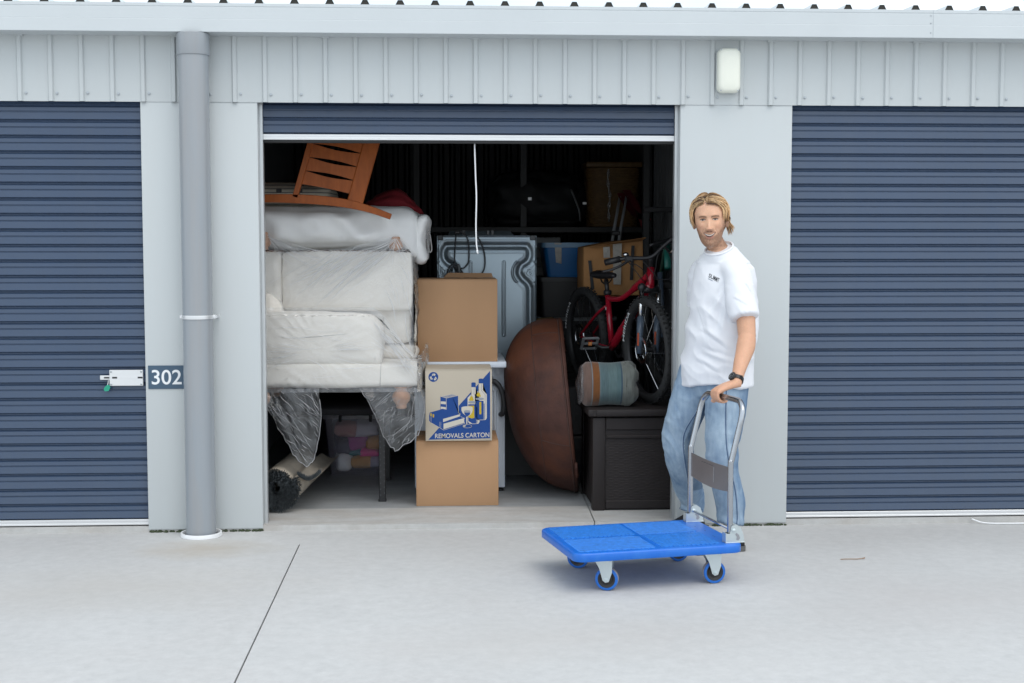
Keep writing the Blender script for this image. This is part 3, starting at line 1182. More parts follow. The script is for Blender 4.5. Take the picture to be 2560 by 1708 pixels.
# crest rail (wide) and lower cross rail (thin) run up between the two legs
obj("crest_rail", board([(-.497, 1.79), (-.44, 1.99), (-.385, 2.18), (-.345, 2.30)], .046, .505, .530), M_wood, ch, smooth=35)
obj("cross_rail", board([(-.835, 1.84), (-.79, 1.99), (-.742, 2.16), (-.70, 2.32)], .0165, .500, .535), M_wood, ch, smooth=35)


def slat(i):
    # lens shaped gaps between neighbouring slats
    t0 = .115 + i * .0775
    def at(u, t):     # u 0..1 from cross rail to crest rail, t height along them
        a = np.array((-.835 + t * .29, 1.84 + t * 1.0))
        b_ = np.array((-.510 + t * .27, 1.775 + t * 1.0))
        return a + (b_ - a) * u
    top, bot = [], []
    for u in np.linspace(.03, .95, 17):
        lens = math.sin(math.pi * (u - .03) / .92) ** 1.4
        bow = .004 * math.sin(math.pi * u)
        wtop = .0375 - .0125 * lens * (1 if i < 4 else 1)
        wbot = .0375 - (.006 * lens if i > 0 else 0)
        top.append(at(u, t0 + wtop + bow))
        bot.append(at(u, t0 - wbot + bow))
    poly = [tuple(p) for p in top] + [tuple(p) for p in bot[::-1]]
    return MB().prism(poly, lambda a, c, d: (a, .512 + d, c), .012)


for i in range(5):
    obj("slat", slat(i), M_wood, ch)
obj("seat", MB().box((-1.17, .51, 1.86), (-1.10, .98, 2.36), .01, 2), M_wood, ch, smooth=40)
obj("leg", MB().box((-1.25, .93, 1.845), (-1.17, .985, 1.89), .004), M_wood, ch)
obj("leg", MB().box((-1.25, .93, 2.32), (-1.17, .985, 2.365), .004), M_wood, ch)

# ---- patterned seat pad and red cloth behind the chair
M_str = mat("striped_cloth", (.40, .37, .30), rough=.9, var=.08, vs=20)
add_wave_tint(M_str, (.04, .045, .06), 14, 'Z', .62, .9, .6)
sp = thing("seat_pad", (-.85, 1.0, 1.80), "striped cream and black seat pad lying behind the slats of the chair", "seat pad")
b = MB()
soft_box(b, (-1.27, .74, 1.80), (-.66, 1.38, 1.925), .045, .02)
obj("pad_body", crumple(b, .006, 8, 31), M_str, sp, smooth=180)
for i, xx in enumerate((-1.085, -.965, -.845)):
    obj("woven_square", MB().box((xx, .700, 1.872), (xx + .030, .735, 1.895), .004), M_black, sp)
rc = MB()
soft_box(rc, (-.43, .95, 1.765), (-.13, 1.34, 1.850), .045, .035, n=20)
v = rc.v[0]
v[:, 2] += .030 * np.exp(-((v[:, 0] + .30) / .09) ** 2) * (v[:, 2] > 1.80) - .05 * sstep(v[:, 0], -.24, -.1) * (v[:, 2] > 1.78)
rco = obj("red_blanket", crumple(rc, .012, 9, 33), M_redc, smooth=180)
tag(rco, "dark red folded blanket behind the leg of the wooden chair", "blanket")

# ---- clear plastic sheets over the armchairs
def drape(fn, us, vs_):
    X = np.zeros((len(us), len(vs_), 3))
    for i, u in enumerate(us):
        for j, v_ in enumerate(vs_):
            X[i, j] = fn(u, v_)
    return X


def wrinkle(X, amp, f, seed, direction=(1, 0, 1), along=.25):
    """folds that run along `direction`"""
    P = X.reshape(-1, 3)
    d = np.array(direction, float)
    d /= np.linalg.norm(d)
    s = P @ d
    perp = P - s[:, None] * d
    q = perp * f + (s * along * f)[:, None] * d
    n = ridged(q, seed, 3)
    n2 = fbm(P * f * 2.2, seed + 5, 2)
    return (amp * (n - .4) + amp * .35 * n2).reshape(X.shape[:2])


ps = thing("plastic_sheet", (-.6, .43, .75), "clear crumpled plastic sheet wrapped round the lower armchair and hanging below it", "plastic sheet", "clear plastic sheets over the armchairs")
us = np.linspace(-1.14, -.108, 130)
vs_ = np.linspace(0, 1, 80)


def low_front(u, t):
    z = 1.205 - t * (1.205 - .715)
    y = .432 + (.02 if z > 1.16 else 0)
    edge = sstep(u, -.36, -.30)
    # the sheet bridges from the arm to the seat front at the right
    top = 1.205 - .28 * sstep(u, -.40, -.13)
    z = top - t * (top - .715)
    y = y + .02 * edge * (1 - t) + .04 * sstep(u, -.14, -.108)
    return (u, y, z)


X = drape(low_front, us, vs_)
X[:, :, 1] -= np.abs(wrinkle(X, .0065, 10, 41, (1, 0, -.7), .3)) + .004
cx_ = X[:, :, 0] + .72
cz_ = X[:, :, 2] - .95
ang = np.arctan2(cz_, cx_)
rr_ = np.hypot(cx_, cz_)
X[:, :, 1] -= .0045 * np.clip(np.sin(ang * 26 + 3 * fbm(X.reshape(-1, 3) * 5, 3, 2).reshape(ang.shape)), 0, 1) * np.exp(-((rr_ - .20) / .13) ** 2)
fs1 = obj("front_sheet", MB().grid(X), M_film, ps, smooth=180)


def flap(left, right, ztop, bottoms, seed, y0=.435, n=70, mm=60, swing=.05):
    us = np.linspace(0, 1, n)
    vs2 = np.linspace(0, 1, mm)
    bu = np.linspace(0, 1, len(bottoms))
    X = np.zeros((n, mm, 3))
    for i, u in enumerate(us):
        bx, bz = np.interp(u, bu, [q[0] for q in bottoms]), np.interp(u, bu, [q[1] for q in bottoms])
        bz += .006 * math.sin(i * 2.1) + .008 * random.uniform(-1, 1)
        tx = left + (right - left) * u
        for j, t in enumerate(vs2):
            X[i, j] = (tx + (bx - tx) * t, y0 - swing * math.sin(t * 2.2) * (.4 + .6 * u), ztop + (bz - ztop) * t)
    X[:, :, 1] += wrinkle(X, .016, 8, seed, (.22, 0, -1), .10)
    X[:, :, 0] += .2 * wrinkle(X, .02, 8, seed + 3, (.22, 0, -1), .12)
    return X


obj("hanging_flap", MB().grid(flap(-1.10, -.70, .735, [(-1.05, .70), (-.985, .60), (-.93, .50), (-.87, .40), (-.82, .315), (-.775, .282), (-.735, .33), (-.705, .44), (-.69, .57), (-.70, .70)], 51)), M_film2, ps, smooth=180)
obj("hanging_flap", MB().grid(flap(-.48, -.118, .735, [(-.46, .72), (-.41, .64), (-.37, .56), (-.33, .46), (-.285, .39), (-.262, .372), (-.20, .42), (-.145, .455), (-.115, .52), (-.098, .60), (-.10, .70)], 57)), M_film2, ps, smooth=180)


def side_fn(u, t):   # wraps the front right corner of the lower seat
    a = u * 1.5
    z = .93 - .25 * t
    return (-.118 + .03 * math.sin(a) + .012 * math.sin(t * 7), .44 + .34 * u, z + .05 * math.sin(a) * (1 - t))


X = drape(side_fn, np.linspace(0, 1, 40), np.linspace(0, 1, 40))
X[:, :, 0] += np.abs(wrinkle(X, .014, 14, 61, (0, 1, -.6), .3))
obj("side_sheet", MB().grid(X), M_film, ps, smooth=180)

ps2 = thing("plastic_sheet", (-.6, .57, 1.2), "clear plastic sheet stretched from the upturned feet over the upper armchair", "plastic sheet", "clear plastic sheets over the armchairs")


def up_front(u, t):
    # top edge is held up by the feet and sags between them
    k = [(-1.20, 1.60), (-1.035, 1.655), (-.97, 1.60), (-.85, 1.555), (-.70, 1.535), (-.55, 1.545), (-.40, 1.58), (-.262, 1.618), (-.22, 1.585), (-.17, 1.52), (-.13, 1.48)]
    zt = np.interp(u, [q[0] for q in k], [q[1] for q in k])
    zb = 1.16 - .24 * sstep(u, -.42, -.14)
    z = zt + (zb - zt) * t
    y = .555 + .0 * t + (.035 if z > 1.53 else 0) * 1.0
    y += .05 * sstep(u, -.165, -.125)
    return (u, y, z)


X = drape(up_front, np.linspace(-1.18, -.158, 150), np.linspace(0, 1, 90))
X[:, :, 1] -= np.abs(wrinkle(X, .0075, 8, 71, (1, 0, .75), .2))
fs2 = obj("front_sheet", MB().grid(X), M_film, ps2, smooth=180)


def up_side(u, t):
    z = 1.50 - .60 * t
    return (-.172 + .020 * math.sin(t * 3.1) + .012 * u * math.sin(t * 3), .60 + .55 * u, z)


X = drape(up_side, np.linspace(0, 1, 40), np.linspace(0, 1, 70))
X[:, :, 0] += np.abs(wrinkle(X, .018, 10, 75, (0, .4, -1), .2))
obj("side_sheet", MB().grid(X), M_film, ps2, smooth=180)

# painted glints: thin white tubes along the creases of the film sheets
M_glint = film_mat("film_glint", .42, (.86, .87, .90), .12)
hangs = [o_ for o_ in bpy.data.objects if o_.name.startswith("hanging_flap")]


def bvh_of(o_):
    return BVHTree.FromPolygons([tuple(v_.co) for v_ in o_.data.vertices], [tuple(p.vertices) for p in o_.data.polygons])


M_glint_pale = film_mat("film_glint_pale", .80, (.95, .95, .95), .18)  # whiter, so the painted glints stand out on the cream fabric


def creases(o_, lines, r0, nm="crease_glint", mt=None):
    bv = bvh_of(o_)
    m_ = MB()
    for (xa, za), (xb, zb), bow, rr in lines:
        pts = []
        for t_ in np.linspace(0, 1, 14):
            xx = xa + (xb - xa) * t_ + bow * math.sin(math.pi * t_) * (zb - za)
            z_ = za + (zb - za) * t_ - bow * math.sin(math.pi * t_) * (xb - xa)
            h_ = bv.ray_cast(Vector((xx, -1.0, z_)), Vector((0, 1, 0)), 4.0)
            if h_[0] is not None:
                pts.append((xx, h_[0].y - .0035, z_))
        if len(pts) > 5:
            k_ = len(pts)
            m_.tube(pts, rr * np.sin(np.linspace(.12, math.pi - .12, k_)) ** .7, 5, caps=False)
    c_ = obj(nm, m_, mt or M_glint, o_, smooth=180)
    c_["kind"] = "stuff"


L1 = []
for i in range(26):       # fan from the right foot and the middle, down to the left
    x_ = rng.uniform(-.62, -.24)
    z_ = 1.56 - .05 * rng.uniform() - .2 * max(0, -.36 - x_) * 0
    ln = rng.uniform(.18, .52)
    a_ = math.radians(rng.uniform(205, 228))
    L1.append(((x_, z_), (x_ + ln * math.cos(a_), max(z_ + ln * math.sin(a_), 1.20)), rng.uniform(-.04, .04), rng.uniform(.0012, .0032)))
for i in range(16):       # fans hanging from the two feet
    L1.append(((-.262 + rng.uniform(-.01, .01), 1.60), (-.262 + rng.uniform(-.40, .08), 1.545 - rng.uniform(0, .12)), rng.uniform(-.1, .02), rng.uniform(.001, .0022)))
    L1.append(((-1.0, 1.61), (-1.0 + rng.uniform(.05, .42), 1.56 - rng.uniform(0, .16)), rng.uniform(0, .1), rng.uniform(.001, .0022)))
for i in range(14):
    x_ = rng.uniform(-.42, -.18)
    z_ = rng.uniform(1.05, 1.45)
    L1.append(((x_, z_), (x_ + rng.uniform(.02, .08), z_ - rng.uniform(.1, .3)), rng.uniform(-.1, .1), rng.uniform(.001, .003)))
creases(fs2, L1, .002, mt=M_glint_pale)
L2 = []
for i in range(30):       # bursts from a pinch on the arm
    a_ = math.radians(rng.choice([rng.uniform(150, 215), rng.uniform(-20, 40)]))
    r0_, r1_ = rng.uniform(.06, .16), rng.uniform(.20, .36)
    L2.append(((-.72 + r0_ * math.cos(a_), .96 + r0_ * math.sin(a_)), (-.72 + r1_ * math.cos(a_), .96 + r1_ * math.sin(a_) * .8), rng.uniform(-.05, .05), rng.uniform(.0008, .002)))
for i in range(22):
    x_ = rng.uniform(-1.02, -.2)
    z_ = rng.uniform(.76, 1.15)
    a_ = math.radians(rng.uniform(-50, 20))
    ln = rng.uniform(.08, .28)
    L2.append(((x_, z_), (x_ + ln * math.cos(a_), z_ + ln * math.sin(a_)), rng.uniform(-.12, .12), rng.uniform(.0008, .0024)))
for i in range(18):
    t_ = rng.uniform(0, 1)
    L2.append(((-.40 + .06 * t_, 1.14 - .1 * t_), (-.16 + .03 * rng.uniform(-1, 1), .84 + .1 * rng.uniform(-1, 1)), rng.uniform(-.12, .02), rng.uniform(.001, .003)))
creases(fs1, L2, .002, mt=M_glint_pale)
for k_, o_ in enumerate(hangs):
    L3 = []
    for i in range(90):
        if k_ == 0:
            x_, z_ = rng.uniform(-1.0, -.70), rng.uniform(.33, .73)
            a_ = math.radians(rng.uniform(-62, -28))
        else:
            x_, z_ = rng.uniform(-.44, -.11), rng.uniform(.42, .73)
            a_ = math.radians(rng.uniform(215, 265) if rng.uniform() < .6 else rng.uniform(195, 225))
        ln = rng.uniform(.02, .09) if i % 6 else rng.uniform(.12, .26)
        L3.append(((x_, z_), (x_ + ln * math.cos(a_), z_ + ln * math.sin(a_)), rng.uniform(-.12, .12), rng.uniform(.0006, .0017)))
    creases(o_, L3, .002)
    X_ = np.array([tuple(v_.co) for v_ in o_.data.vertices]).reshape(70, 60, 3)
    obj("sheet_edge", MB().tube(X_[:, -1][::2], .0026, 5), M_glint, o_, smooth=180)  # bright tube paints a glint along the flap's lower edge

# ---- rolled rug, shaggy end towards the door
rg = thing("rolled_rug", (-1.05, .9, FZ), "rolled shag rug with a pale backing and a dark fluffy end by the left jamb", "rug")
R0, R1 = np.array((-.945, .36, .172)), np.array((-.84, 1.75, .165))
ax = (R1 - R0) / np.linalg.norm(R1 - R0)
sidev = np.cross(ax, (0, 0, 1.0))
sidev /= np.linalg.norm(sidev)
upv = np.cross(sidev, ax)


def spiral(t0, t1, r0, r1, n=90):
    th = np.linspace(t0, t1, n)
    r = np.linspace(r0, r1, n)
    return th, r


def rug_roll(th, r, thick):
    m = MB()
    rows = []
    for off in (0, thick):
        row = []
        for th_, r_ in zip(th, r):
            d = math.cos(th_) * sidev + math.sin(th_) * upv
            row.append([R0 + d * (r_ + off) + ax * s for s in np.linspace(0, .86, 10)])
        rows.append(np.array(row))
    m.grid(rows[0])
    m.grid(rows[1])
    e = np.stack([rows[0][:, 0], rows[1][:, 0]], 1)
    m.grid(e)
    return m


th, r = spiral(-3.9, 2 * math.pi * 1.0 + .55, .062, .128, 110)
obj("backing", rug_roll(th, r, .006), M_rugb, rg, smooth=180)
# free edge of the rug lifting away at the right side
fe = []
for s in np.linspace(0, .86, 10):
    row = []
    for t in np.linspace(0, 1, 14):
        p = R0 + sidev * (.125 + .13 * t) + upv * (.07 - .035 * math.sin(t * 3.1) + .012 * t) + ax * s
        row.append(p)
    fe.append(row)
obj("free_edge", MB().grid(np.array(fe)), M_rugb, rg, smooth=180)
pl_ = MB()
for _ in range(9000):
    k = rng.uniform(0, 1)
    i = int(k * (len(th) - 1))
    d = math.cos(th[i]) * sidev + math.sin(th[i]) * upv
    t_ = -math.sin(th[i]) * sidev + math.cos(th[i]) * upv
    base = R0 + d * (r[i] - rng.uniform(-.008, .050)) + ax * rng.uniform(-.004, .025)
    tip = base + ax * rng.uniform(-.060, -.022) + d * rng.uniform(-.020, .030) + t_ * rng.uniform(-.022, .022)
    w = t_ * .0032
    pl_.add([base - w, base + w, tip], [(0, 1, 2)])
for _ in range(1500):
    t = rng.uniform(0, 1)
    base = R0 + sidev * (.125 + .13 * t) + upv * (.075 - .035 * math.sin(t * 3.1) + .012 * t) + ax * rng.uniform(-.004, .02)
    tip = base + ax * rng.uniform(-.03, .0) + upv * rng.uniform(.008, .032) + sidev * rng.uniform(-.012, .012)
    pl_.add([base - ax * .0 - sidev * .002, base + sidev * .002, tip], [(0, 1, 2)])
o_ = obj("pile", pl_, M_rugp, rg)
o_["kind"] = "stuff"

# ---- translucent storage tub with clothes
tb = thing("storage_tub", (-.56, 1.75, FZ), "translucent lidded tub of bright clothes on the floor under the bench", "storage tub")


def tapered(lo, hi, shrink, r=.03, t=.0):
    (xa, ya_, za), (xb, yb_, zb) = lo, hi
    m = MB()
    rings = []
    for s, z in ((0, za), (1, zb)):
        q = roundrect(xb - xa - 2 * shrink * (1 - s), yb_ - ya_ - 2 * shrink * (1 - s), r, 5, (xa + xb) / 2, (ya_ + yb_) / 2)
        rings.append(np.stack([q[:, 0], q[:, 1], np.full(len(q), z)], 1))
    m.loft(rings, caps=True)
    return m


obj("tub_body", tapered((-.772, 1.54, FZ), (-.375, 2.02, .415), .035), M_tub, tb, smooth=40)
obj("lid", tapered((-.79, 1.52, .4155), (-.355, 2.04, .452), -.004, .035), M_tub, tb, smooth=40)
hd = MB()
hd.tube([(-.665, 1.515, .40), (-.665, 1.508, .437), (-.655, 1.505, .45), (-.475, 1.505, .45), (-.465, 1.508, .437), (-.465, 1.515, .40)], .010, 8)
obj("handle", hd, M_black, tb, smooth=60)
CL = [((-.70, -.60), (.06, .17), (.60, .60, .66)), ((-.60, -.46), (.07, .15), (.34, .19, .05)), ((-.70, -.58), (.17, .27), (.03, .03, .05)), ((-.62, -.50), (.20, .29), (.22, .03, .16)),
      ((-.50, -.41), (.20, .27), (.34, .17, .03)), ((-.55, -.41), (.155, .20), (.50, .03, .19)), ((-.62, -.52), (.165, .195), (.02, .11, .13)), ((-.71, -.55), (.29, .37), (.24, .11, .10)), ((-.58, -.42), (.29, .375), (.30, .29, .33)), ((-.48, -.40), (.08, .15), (.20, .2, .24))]
for i, ((xa, xb), (za, zb), c) in enumerate(CL):
    m = MB()
    soft_box(m, (xa, 1.582, za), (xb, 1.80, zb), .022, .008, n=8)
    tag(obj("folded_garment", crumple(m, .012, 14, 80 + i), mat("garment_cloth", tuple(min(.8, q * 1.7) for q in c), rough=.9), smooth=180),
        ["white crumpled garment at the bottom left of the tub", "mustard garment at the bottom of the tub", "black garment at the left side of the tub", "purple garment in the middle of the tub",
         "orange garment at the right side of the tub", "bright pink garment low on the right side of the tub", "thin teal garment under the purple one in the tub", "dull red garment at the top left in the tub", "pale grey garment at the top right in the tub", "grey blue garment at the bottom right of the tub"][i], "garment", "clothes packed in the tub")


# ---- cartons in the middle
def carton(name, lo, hi, mtl, label, group, gap=.004, flap=None, rot=0):
    lo, hi = np.array(lo, float), np.array(hi, float)
    c = (lo + hi) / 2
    t = thing(name, (c[0], c[1], lo[2]), label, "cardboard box", group)
    Mr = Matrix.Translation((c[0], c[1], 0)) @ Matrix.Rotation(rot, 4, 'Z') @ Matrix.Translation((-c[0], -c[1], 0))
    m = MB().box(lo, hi - np.array([0, 0, .006]), .003, 2, Mr)
    v = m.v[0]
    bul = (1 - ((v - c) / ((hi - lo) / 2)) ** 2)
    obj("box_body", m, mtl, t, smooth=35)
    ym = (lo[1] + hi[1]) / 2
    f1 = MB().box((lo[0] + .001, lo[1] + .001, hi[2] - .0055), (hi[0] - .001, ym - gap, hi[2] - .0015), .001, 1, Mr)
    f2 = MB().box((lo[0] + .001, ym + gap, hi[2] - .0055), (hi[0] - .001, hi[1] - .001, hi[2] - .0005), .001, 1, Mr)
    obj("top_flap", f1, mtl, t)
    obj("top_flap", f2, mtl, t)
    return t, Mr


BX = "cardboard boxes stacked in the middle of the unit"
carton("cardboard_box", (-.146, .50, FZ), (.338, .92, .4195), M_cardb, "plain brown cardboard box standing on the floor under the printed carton", BX)
tbx, Mb = carton("cardboard_box", (-.139, .815, .8555), (.346, 1.20, 1.358), M_cardb, "plain brown cardboard box on top of the white washing machine", BX, .006)
fl_ = MB().add([(.02, 1.20, 1.358), (.335, 1.20, 1.358), (.325, 1.215, 1.385), (.05, 1.215, 1.388), (.02, 1.204, 1.359), (.335, 1.204, 1.359), (.325, 1.219, 1.385), (.05, 1.219, 1.388)],
               [(0, 1, 2, 3), (4, 7, 6, 5), (0, 3, 7, 4), (1, 5, 6, 2), (3, 2, 6, 7)])
obj("top_flap", fl_, M_cardb, tbx)
CXA, CXB, CZA, CZB, CY = -.090, .299, .4205, .842, .470
rc_, Mc = carton("printed_carton", (CXA, CY, CZA), (CXB, .79, CZB), M_carton, "grey removals carton printed with blue books and wine bottles", BX, .010)
obj("top_flap", MB().add([(-.088, CY + .001, CZB - .002), (.296, CY + .001, CZB - .002), (.296, .63, CZB + .005), (-.088, .63, CZB + .008), (-.088, CY + .001, CZB + .0005), (.296, CY + .001, CZB + .0005), (.296, .63, CZB + .0075), (-.088, .63, CZB + .0105)],
                         [(0, 3, 2, 1), (4, 5, 6, 7), (0, 1, 5, 4), (1, 2, 6, 5), (2, 3, 7, 6), (3, 0, 4, 7)]), M_carton, rc_)
obj("side_hand_slot", MB().box((CXB - .0005, .58, .71), (CXB + .0006, .68, .74)), M_black, rc_)


def cz(px, py, d):
    """carton face coordinates measured on the print -> world"""
    u = (px - 97.0) / (1352 - 97.0)
    v = (1492 - py) / (1492 - 156.0)
    return (CXA + u * (CXB - CXA), CY - d, CZA + v * (CZB - CZA))


def flatpoly(m, poly, d):
    """filled outline, triangulated so that concave shapes stay right"""
    bm = bmesh.new()
    vv = [bm.verts.new(cz(p[0], p[1], d)) for p in poly]
    bm.faces.new(vv)
    bmesh.ops.triangulate(bm, faces=list(bm.faces))
    bm.verts.index_update()
    m.add([tuple(q.co) for q in bm.verts], [tuple(q.index for q in f.verts) for f in bm.faces])
    bm.free()


def line(m, pts, w, d):
    P = np.array(pts, float)
    for a, b_ in zip(P[:-1], P[1:]):
        t = b_ - a
        t /= np.hypot(*t) + 1e-9
        n_ = np.array((-t[1], t[0])) * w / 2
        e = t * w * .3
        flatpoly(m, [a - e + n_, b_ + e + n_, b_ + e - n_, a - e - n_], d)


def arc(cx0, cy0, rx, ry, a0, a1, n=14):
    return [(cx0 + rx * math.cos(math.radians(a)), cy0 + ry * math.sin(math.radians(a))) for a in np.linspace(a0, a1, n)]


E0 = .0006
STEP = .00035
pb, pcm, pye, pgr, pb2, pcm2 = MB(), MB(), MB(), MB(), MB(), MB()
# blue ground triangle, books
flatpoly(pb, [(1316, 190), (1316, 1448), (150, 1465)], E0)
flatpoly(pb, [(380, 665), (590, 640), (716, 650), (720, 985), (750, 985), (840, 1075), (830, 1160), (440, 1288), (200, 1150), (165, 1115), (165, 1030), (178, 960), (378, 905)], E0 + STEP * .5)
d1, d2, d3, d4 = E0 + STEP * 1.5, E0 + STEP * 2.5, E0 + STEP * 3.5, E0 + STEP * 4.5
# upright book: spine stripes and page top
flatpoly(pcm, [(384, 752), (482, 758), (482, 808), (384, 800)], d1)
flatpoly(pcm, [(384, 850), (482, 862), (482, 905), (420, 890), (384, 898)], d1)
flatpoly(pcm, [(384, 664), (585, 618), (708, 650), (492, 696)], d1)
for k in range(5):
    line(pb2, [(410 + k * 20, 668 + k * 4), (600 + k * 20, 624 + k * 5)], 4, d2)
line(pcm, [(488, 700), (492, 905)], 7, d1)
line(pcm, [(716, 652), (718, 970), (752, 984), (745, 1020)], 6, d1)
# lying books: pages
flatpoly(pcm, [(428, 1080), (742, 995), (752, 1030), (428, 1140)], d1)
flatpoly(pcm, [(436, 1170), (826, 1065), (826, 1155), (436, 1272)], d1)
line(pcm, [(760, 1040), (838, 1072), (822, 1090)], 6, d1)
line(pcm, [(205, 1150), (440, 1288), (838, 1165), (826, 1140)], 6, d1)
obj("yellow_print", (lambda m_: (flatpoly(m_, [(190, 968), (214, 975), (214, 1034), (190, 1028)], d1), m_)[1])(MB()), M_pryel, rc_)
obj("yellow_print", (lambda m_: (flatpoly(m_, [(232, 985), (262, 996), (258, 1055), (232, 1046)], d1), m_)[1])(MB()), M_pryel, rc_)
for k in (186, 208, 366, 388):
    line(pcm, [(k, 1045 + (90 if k > 300 else 0)), (k - 4, 1140 + (100 if k > 300 else 0))], 4, d1)


def bottle(x0_, xw, yt, yn, ysh, yb_):
    """x0_ centre, cap top yt, neck bottom yn, shoulder ysh, base yb_"""
    nw = xw * .36
    pcm, pb2, pgr = MB(), MB(), MB()
    flatpoly(pcm, [(x0_ - nw, yt + 90), (x0_ + nw, yt + 90), (x0_ + nw, yn), (x0_ + xw, ysh), (x0_ + xw, yb_ - 40), (x0_ + xw * .8, yb_ - 5), (x0_ - xw * .2, yb_), (x0_ - xw * .75, yb_ - 12), (x0_ - xw, yb_ - 60), (x0_ - xw, ysh), (x0_ - nw, yn)], d1)
    flatpoly(pb2, [(x0_ - nw, yt + 12)] + arc(x0_, yt + 14, nw, 14, 180, 360) + [(x0_ + nw, yt + 88), (x0_ - nw, yt + 88)], d2)
    flatpoly(pb2, [(x0_ - xw * .90, ysh + 120), (x0_ + xw * .45, ysh + 120), (x0_ + xw * .45, yb_ - 12), (x0_ - xw * .2, yb_ - 8), (x0_ - xw * .90, yb_ - 60)], d2)
    flatpoly(pgr, arc(x0_ - xw * .18, ysh + 82, xw * .72, 24, 0, 345, 20), d2)
    line(pb2, [(x0_ + nw * .25, yt + 92), (x0_ + nw * .25, yn + 8), (x0_ + xw * .72, ysh + 5), (x0_ + xw * .70, yb_ - 30)], 4, d2)
    flatpoly(pb2, [(x0_ + xw * .50, ysh + 170), (x0_ + xw * .60, ysh + 170), (x0_ + xw * .60, yb_ - 12), (x0_ + xw * .50, yb_ - 8)], d2)
    obj("bottle_print", pcm, M_prcream, rc_)
    obj("bottle_outline_print", pb2, M_prblue, rc_)
    obj("wine_print", pgr, M_prgrey, rc_)


bottle(1141, 112, 332, 548, 628, 1108)
bottle(1003, 112, 402, 615, 690, 1180)
obj("yellow_print", (lambda m_: (flatpoly(m_, [(1055, 640), (1085, 592), (1112, 590), (1138, 650), (1136, 670), (1075, 665)], d3), m_)[1])(MB()), M_pryel, rc_)
obj("yellow_print", (lambda m_: (flatpoly(m_, [(915, 735), (950, 660), (978, 658), (1005, 722), (1002, 742), (935, 745)], d3), m_)[1])(MB()), M_pryel, rc_)
obj("yellow_print", (lambda m_: (flatpoly(m_, [(1112, 768), (1150, 768), (1150, 998), (1112, 998)], d3), m_)[1])(MB()), M_pryel, rc_)
obj("yellow_print", (lambda m_: (flatpoly(m_, [(905, 838), (1014, 836), (1018, 1066), (960, 1074), (905, 1050)], d3), m_)[1])(MB()), M_pryel, rc_)
# wine glass
flatpoly(pcm2, arc(880, 872, 106, 26, 180, 360) + [(986, 920), (972, 970), (935, 1015), (888, 1036), (850, 1020), (800, 975), (776, 930)], d4)
flatpoly(pb2, [(820, 962), (942, 962), (930, 1005), (886, 1034), (850, 1018)], d4 + STEP)
flatpoly(pgr, arc(882, 942, 62, 24, 0, 345, 18), d4 + STEP * 2)
flatpoly(pcm2, [(862, 1040), (884, 1040), (884, 1190), (866, 1190)], d4)
for q in (arc(885, 1218, 85, 32, 0, 360, 26),):
    line(pcm2, q, 6, d4)
flatpoly(pcm2, [(806, 1205), (862, 1200), (850, 1222), (815, 1232)], d4)
obj("glass_outline_print", pb2, M_prblue, rc_)
obj("book_print", pcm, M_prcream, rc_)
pcm = MB()
# recycling mark: disc with three bent arrows round a triangle
flatpoly(pb, arc(249, 298, 92, 92, 0, 352, 40), E0)
for k in range(3):
    a = math.radians(120 * k)
    def rt(px, py, a=a):
        return (249 + px * math.cos(a) - py * math.sin(a), 302 + px * math.sin(a) + py * math.cos(a))
    flatpoly(pcm, [rt(*q) for q in ((-30, -34), (-12, -66), (26, -66), (32, -56), (42, -60), (30, -22), (-2, -34), (10, -40), (4, -48), (-14, -22))], d1)
obj("recycling_print", pcm, M_prcream, rc_)
pcm = MB()
uv, ff = text_mb("REMOVALS CARTON", 100, 1.2)
uv[:, 0] -= uv[:, 0].min()
uv[:, 1] -= uv[:, 1].min()
uv[:, 0] *= (1300 - 276) / uv[:, 0].max()
uv[:, 1] *= 88 / uv[:, 1].max()
pcm.add([cz(276 + a, 1441 - c - a * .015, d1) for a, c in uv], ff)
obj("blue_print", pb, M_prblue, rc_)
obj("lettering", pcm, M_prcream, rc_)
obj("wine_print", pgr, M_prgrey, rc_)
obj("glass_print", pcm2, M_prcream, rc_)

# ---- washing machine seen from behind
wm = thing("washing_machine", (.12, 1.1, FZ), "white washing machine standing back to front behind the carton with a grey hose", "washing machine")
obj("cabinet", MB().box((-.163, .94, .055), (.398, 1.48, .816), .008, 2), M_wash, wm, smooth=35)
obj("top_panel", MB().box((-.165, .802, .818), (.400, 1.49, .855), .006, 2), M_wash, wm, smooth=35)
obj("rear_panel", MB().box((-.145, .927, .10), (.330, .941, .755), .006, 1), M_wash, wm, smooth=35)
obj("panel_rim", MB().box((.325, .915, .12), (.345, .94, .70), .006, 1).box((.30, .918, .66), (.39, .939, .70), .006, 1), M_wash, wm, smooth=35)
for fx in (-.13, .365):
    obj("foot", MB().lathe([(.026, FZ), (.026, FZ + .012), (.014, FZ + .016), (.014, .056)], 14, (fx, .98, 0)), M_black, wm, smooth=40)
obj("transport_bolt", MB().lathe([(.024, 0), (.024, .006), (.017, .010), (.001, .011)], 18, (.355, .939, .785), (0, -1, 0)), M_wash, wm, smooth=40)
obj("hose", MB().tube(spline([(.25, .93, .745), (.30, .90, .735), (.345, .885, .715), (.375, .885, .665), (.387, .89, .60), (.386, .895, .545), (.378, .915, .52), (.372, .94, .515)], 7), .0165, 12), M_hose, wm, smooth=180)
obj("hose", MB().tube(spline([(-.10, .92, .69), (-.135, .91, .685), (-.155, .92, .70)], 6), .013, 10), M_hose, wm, smooth=180)
obj("power_lead", MB().tube(spline([(-.115, .92, .80), (-.135, .918, .785), (-.140, .915, .75), (-.12, .915, .72)], 6), .006, 8), M_hose, wm, smooth=180)

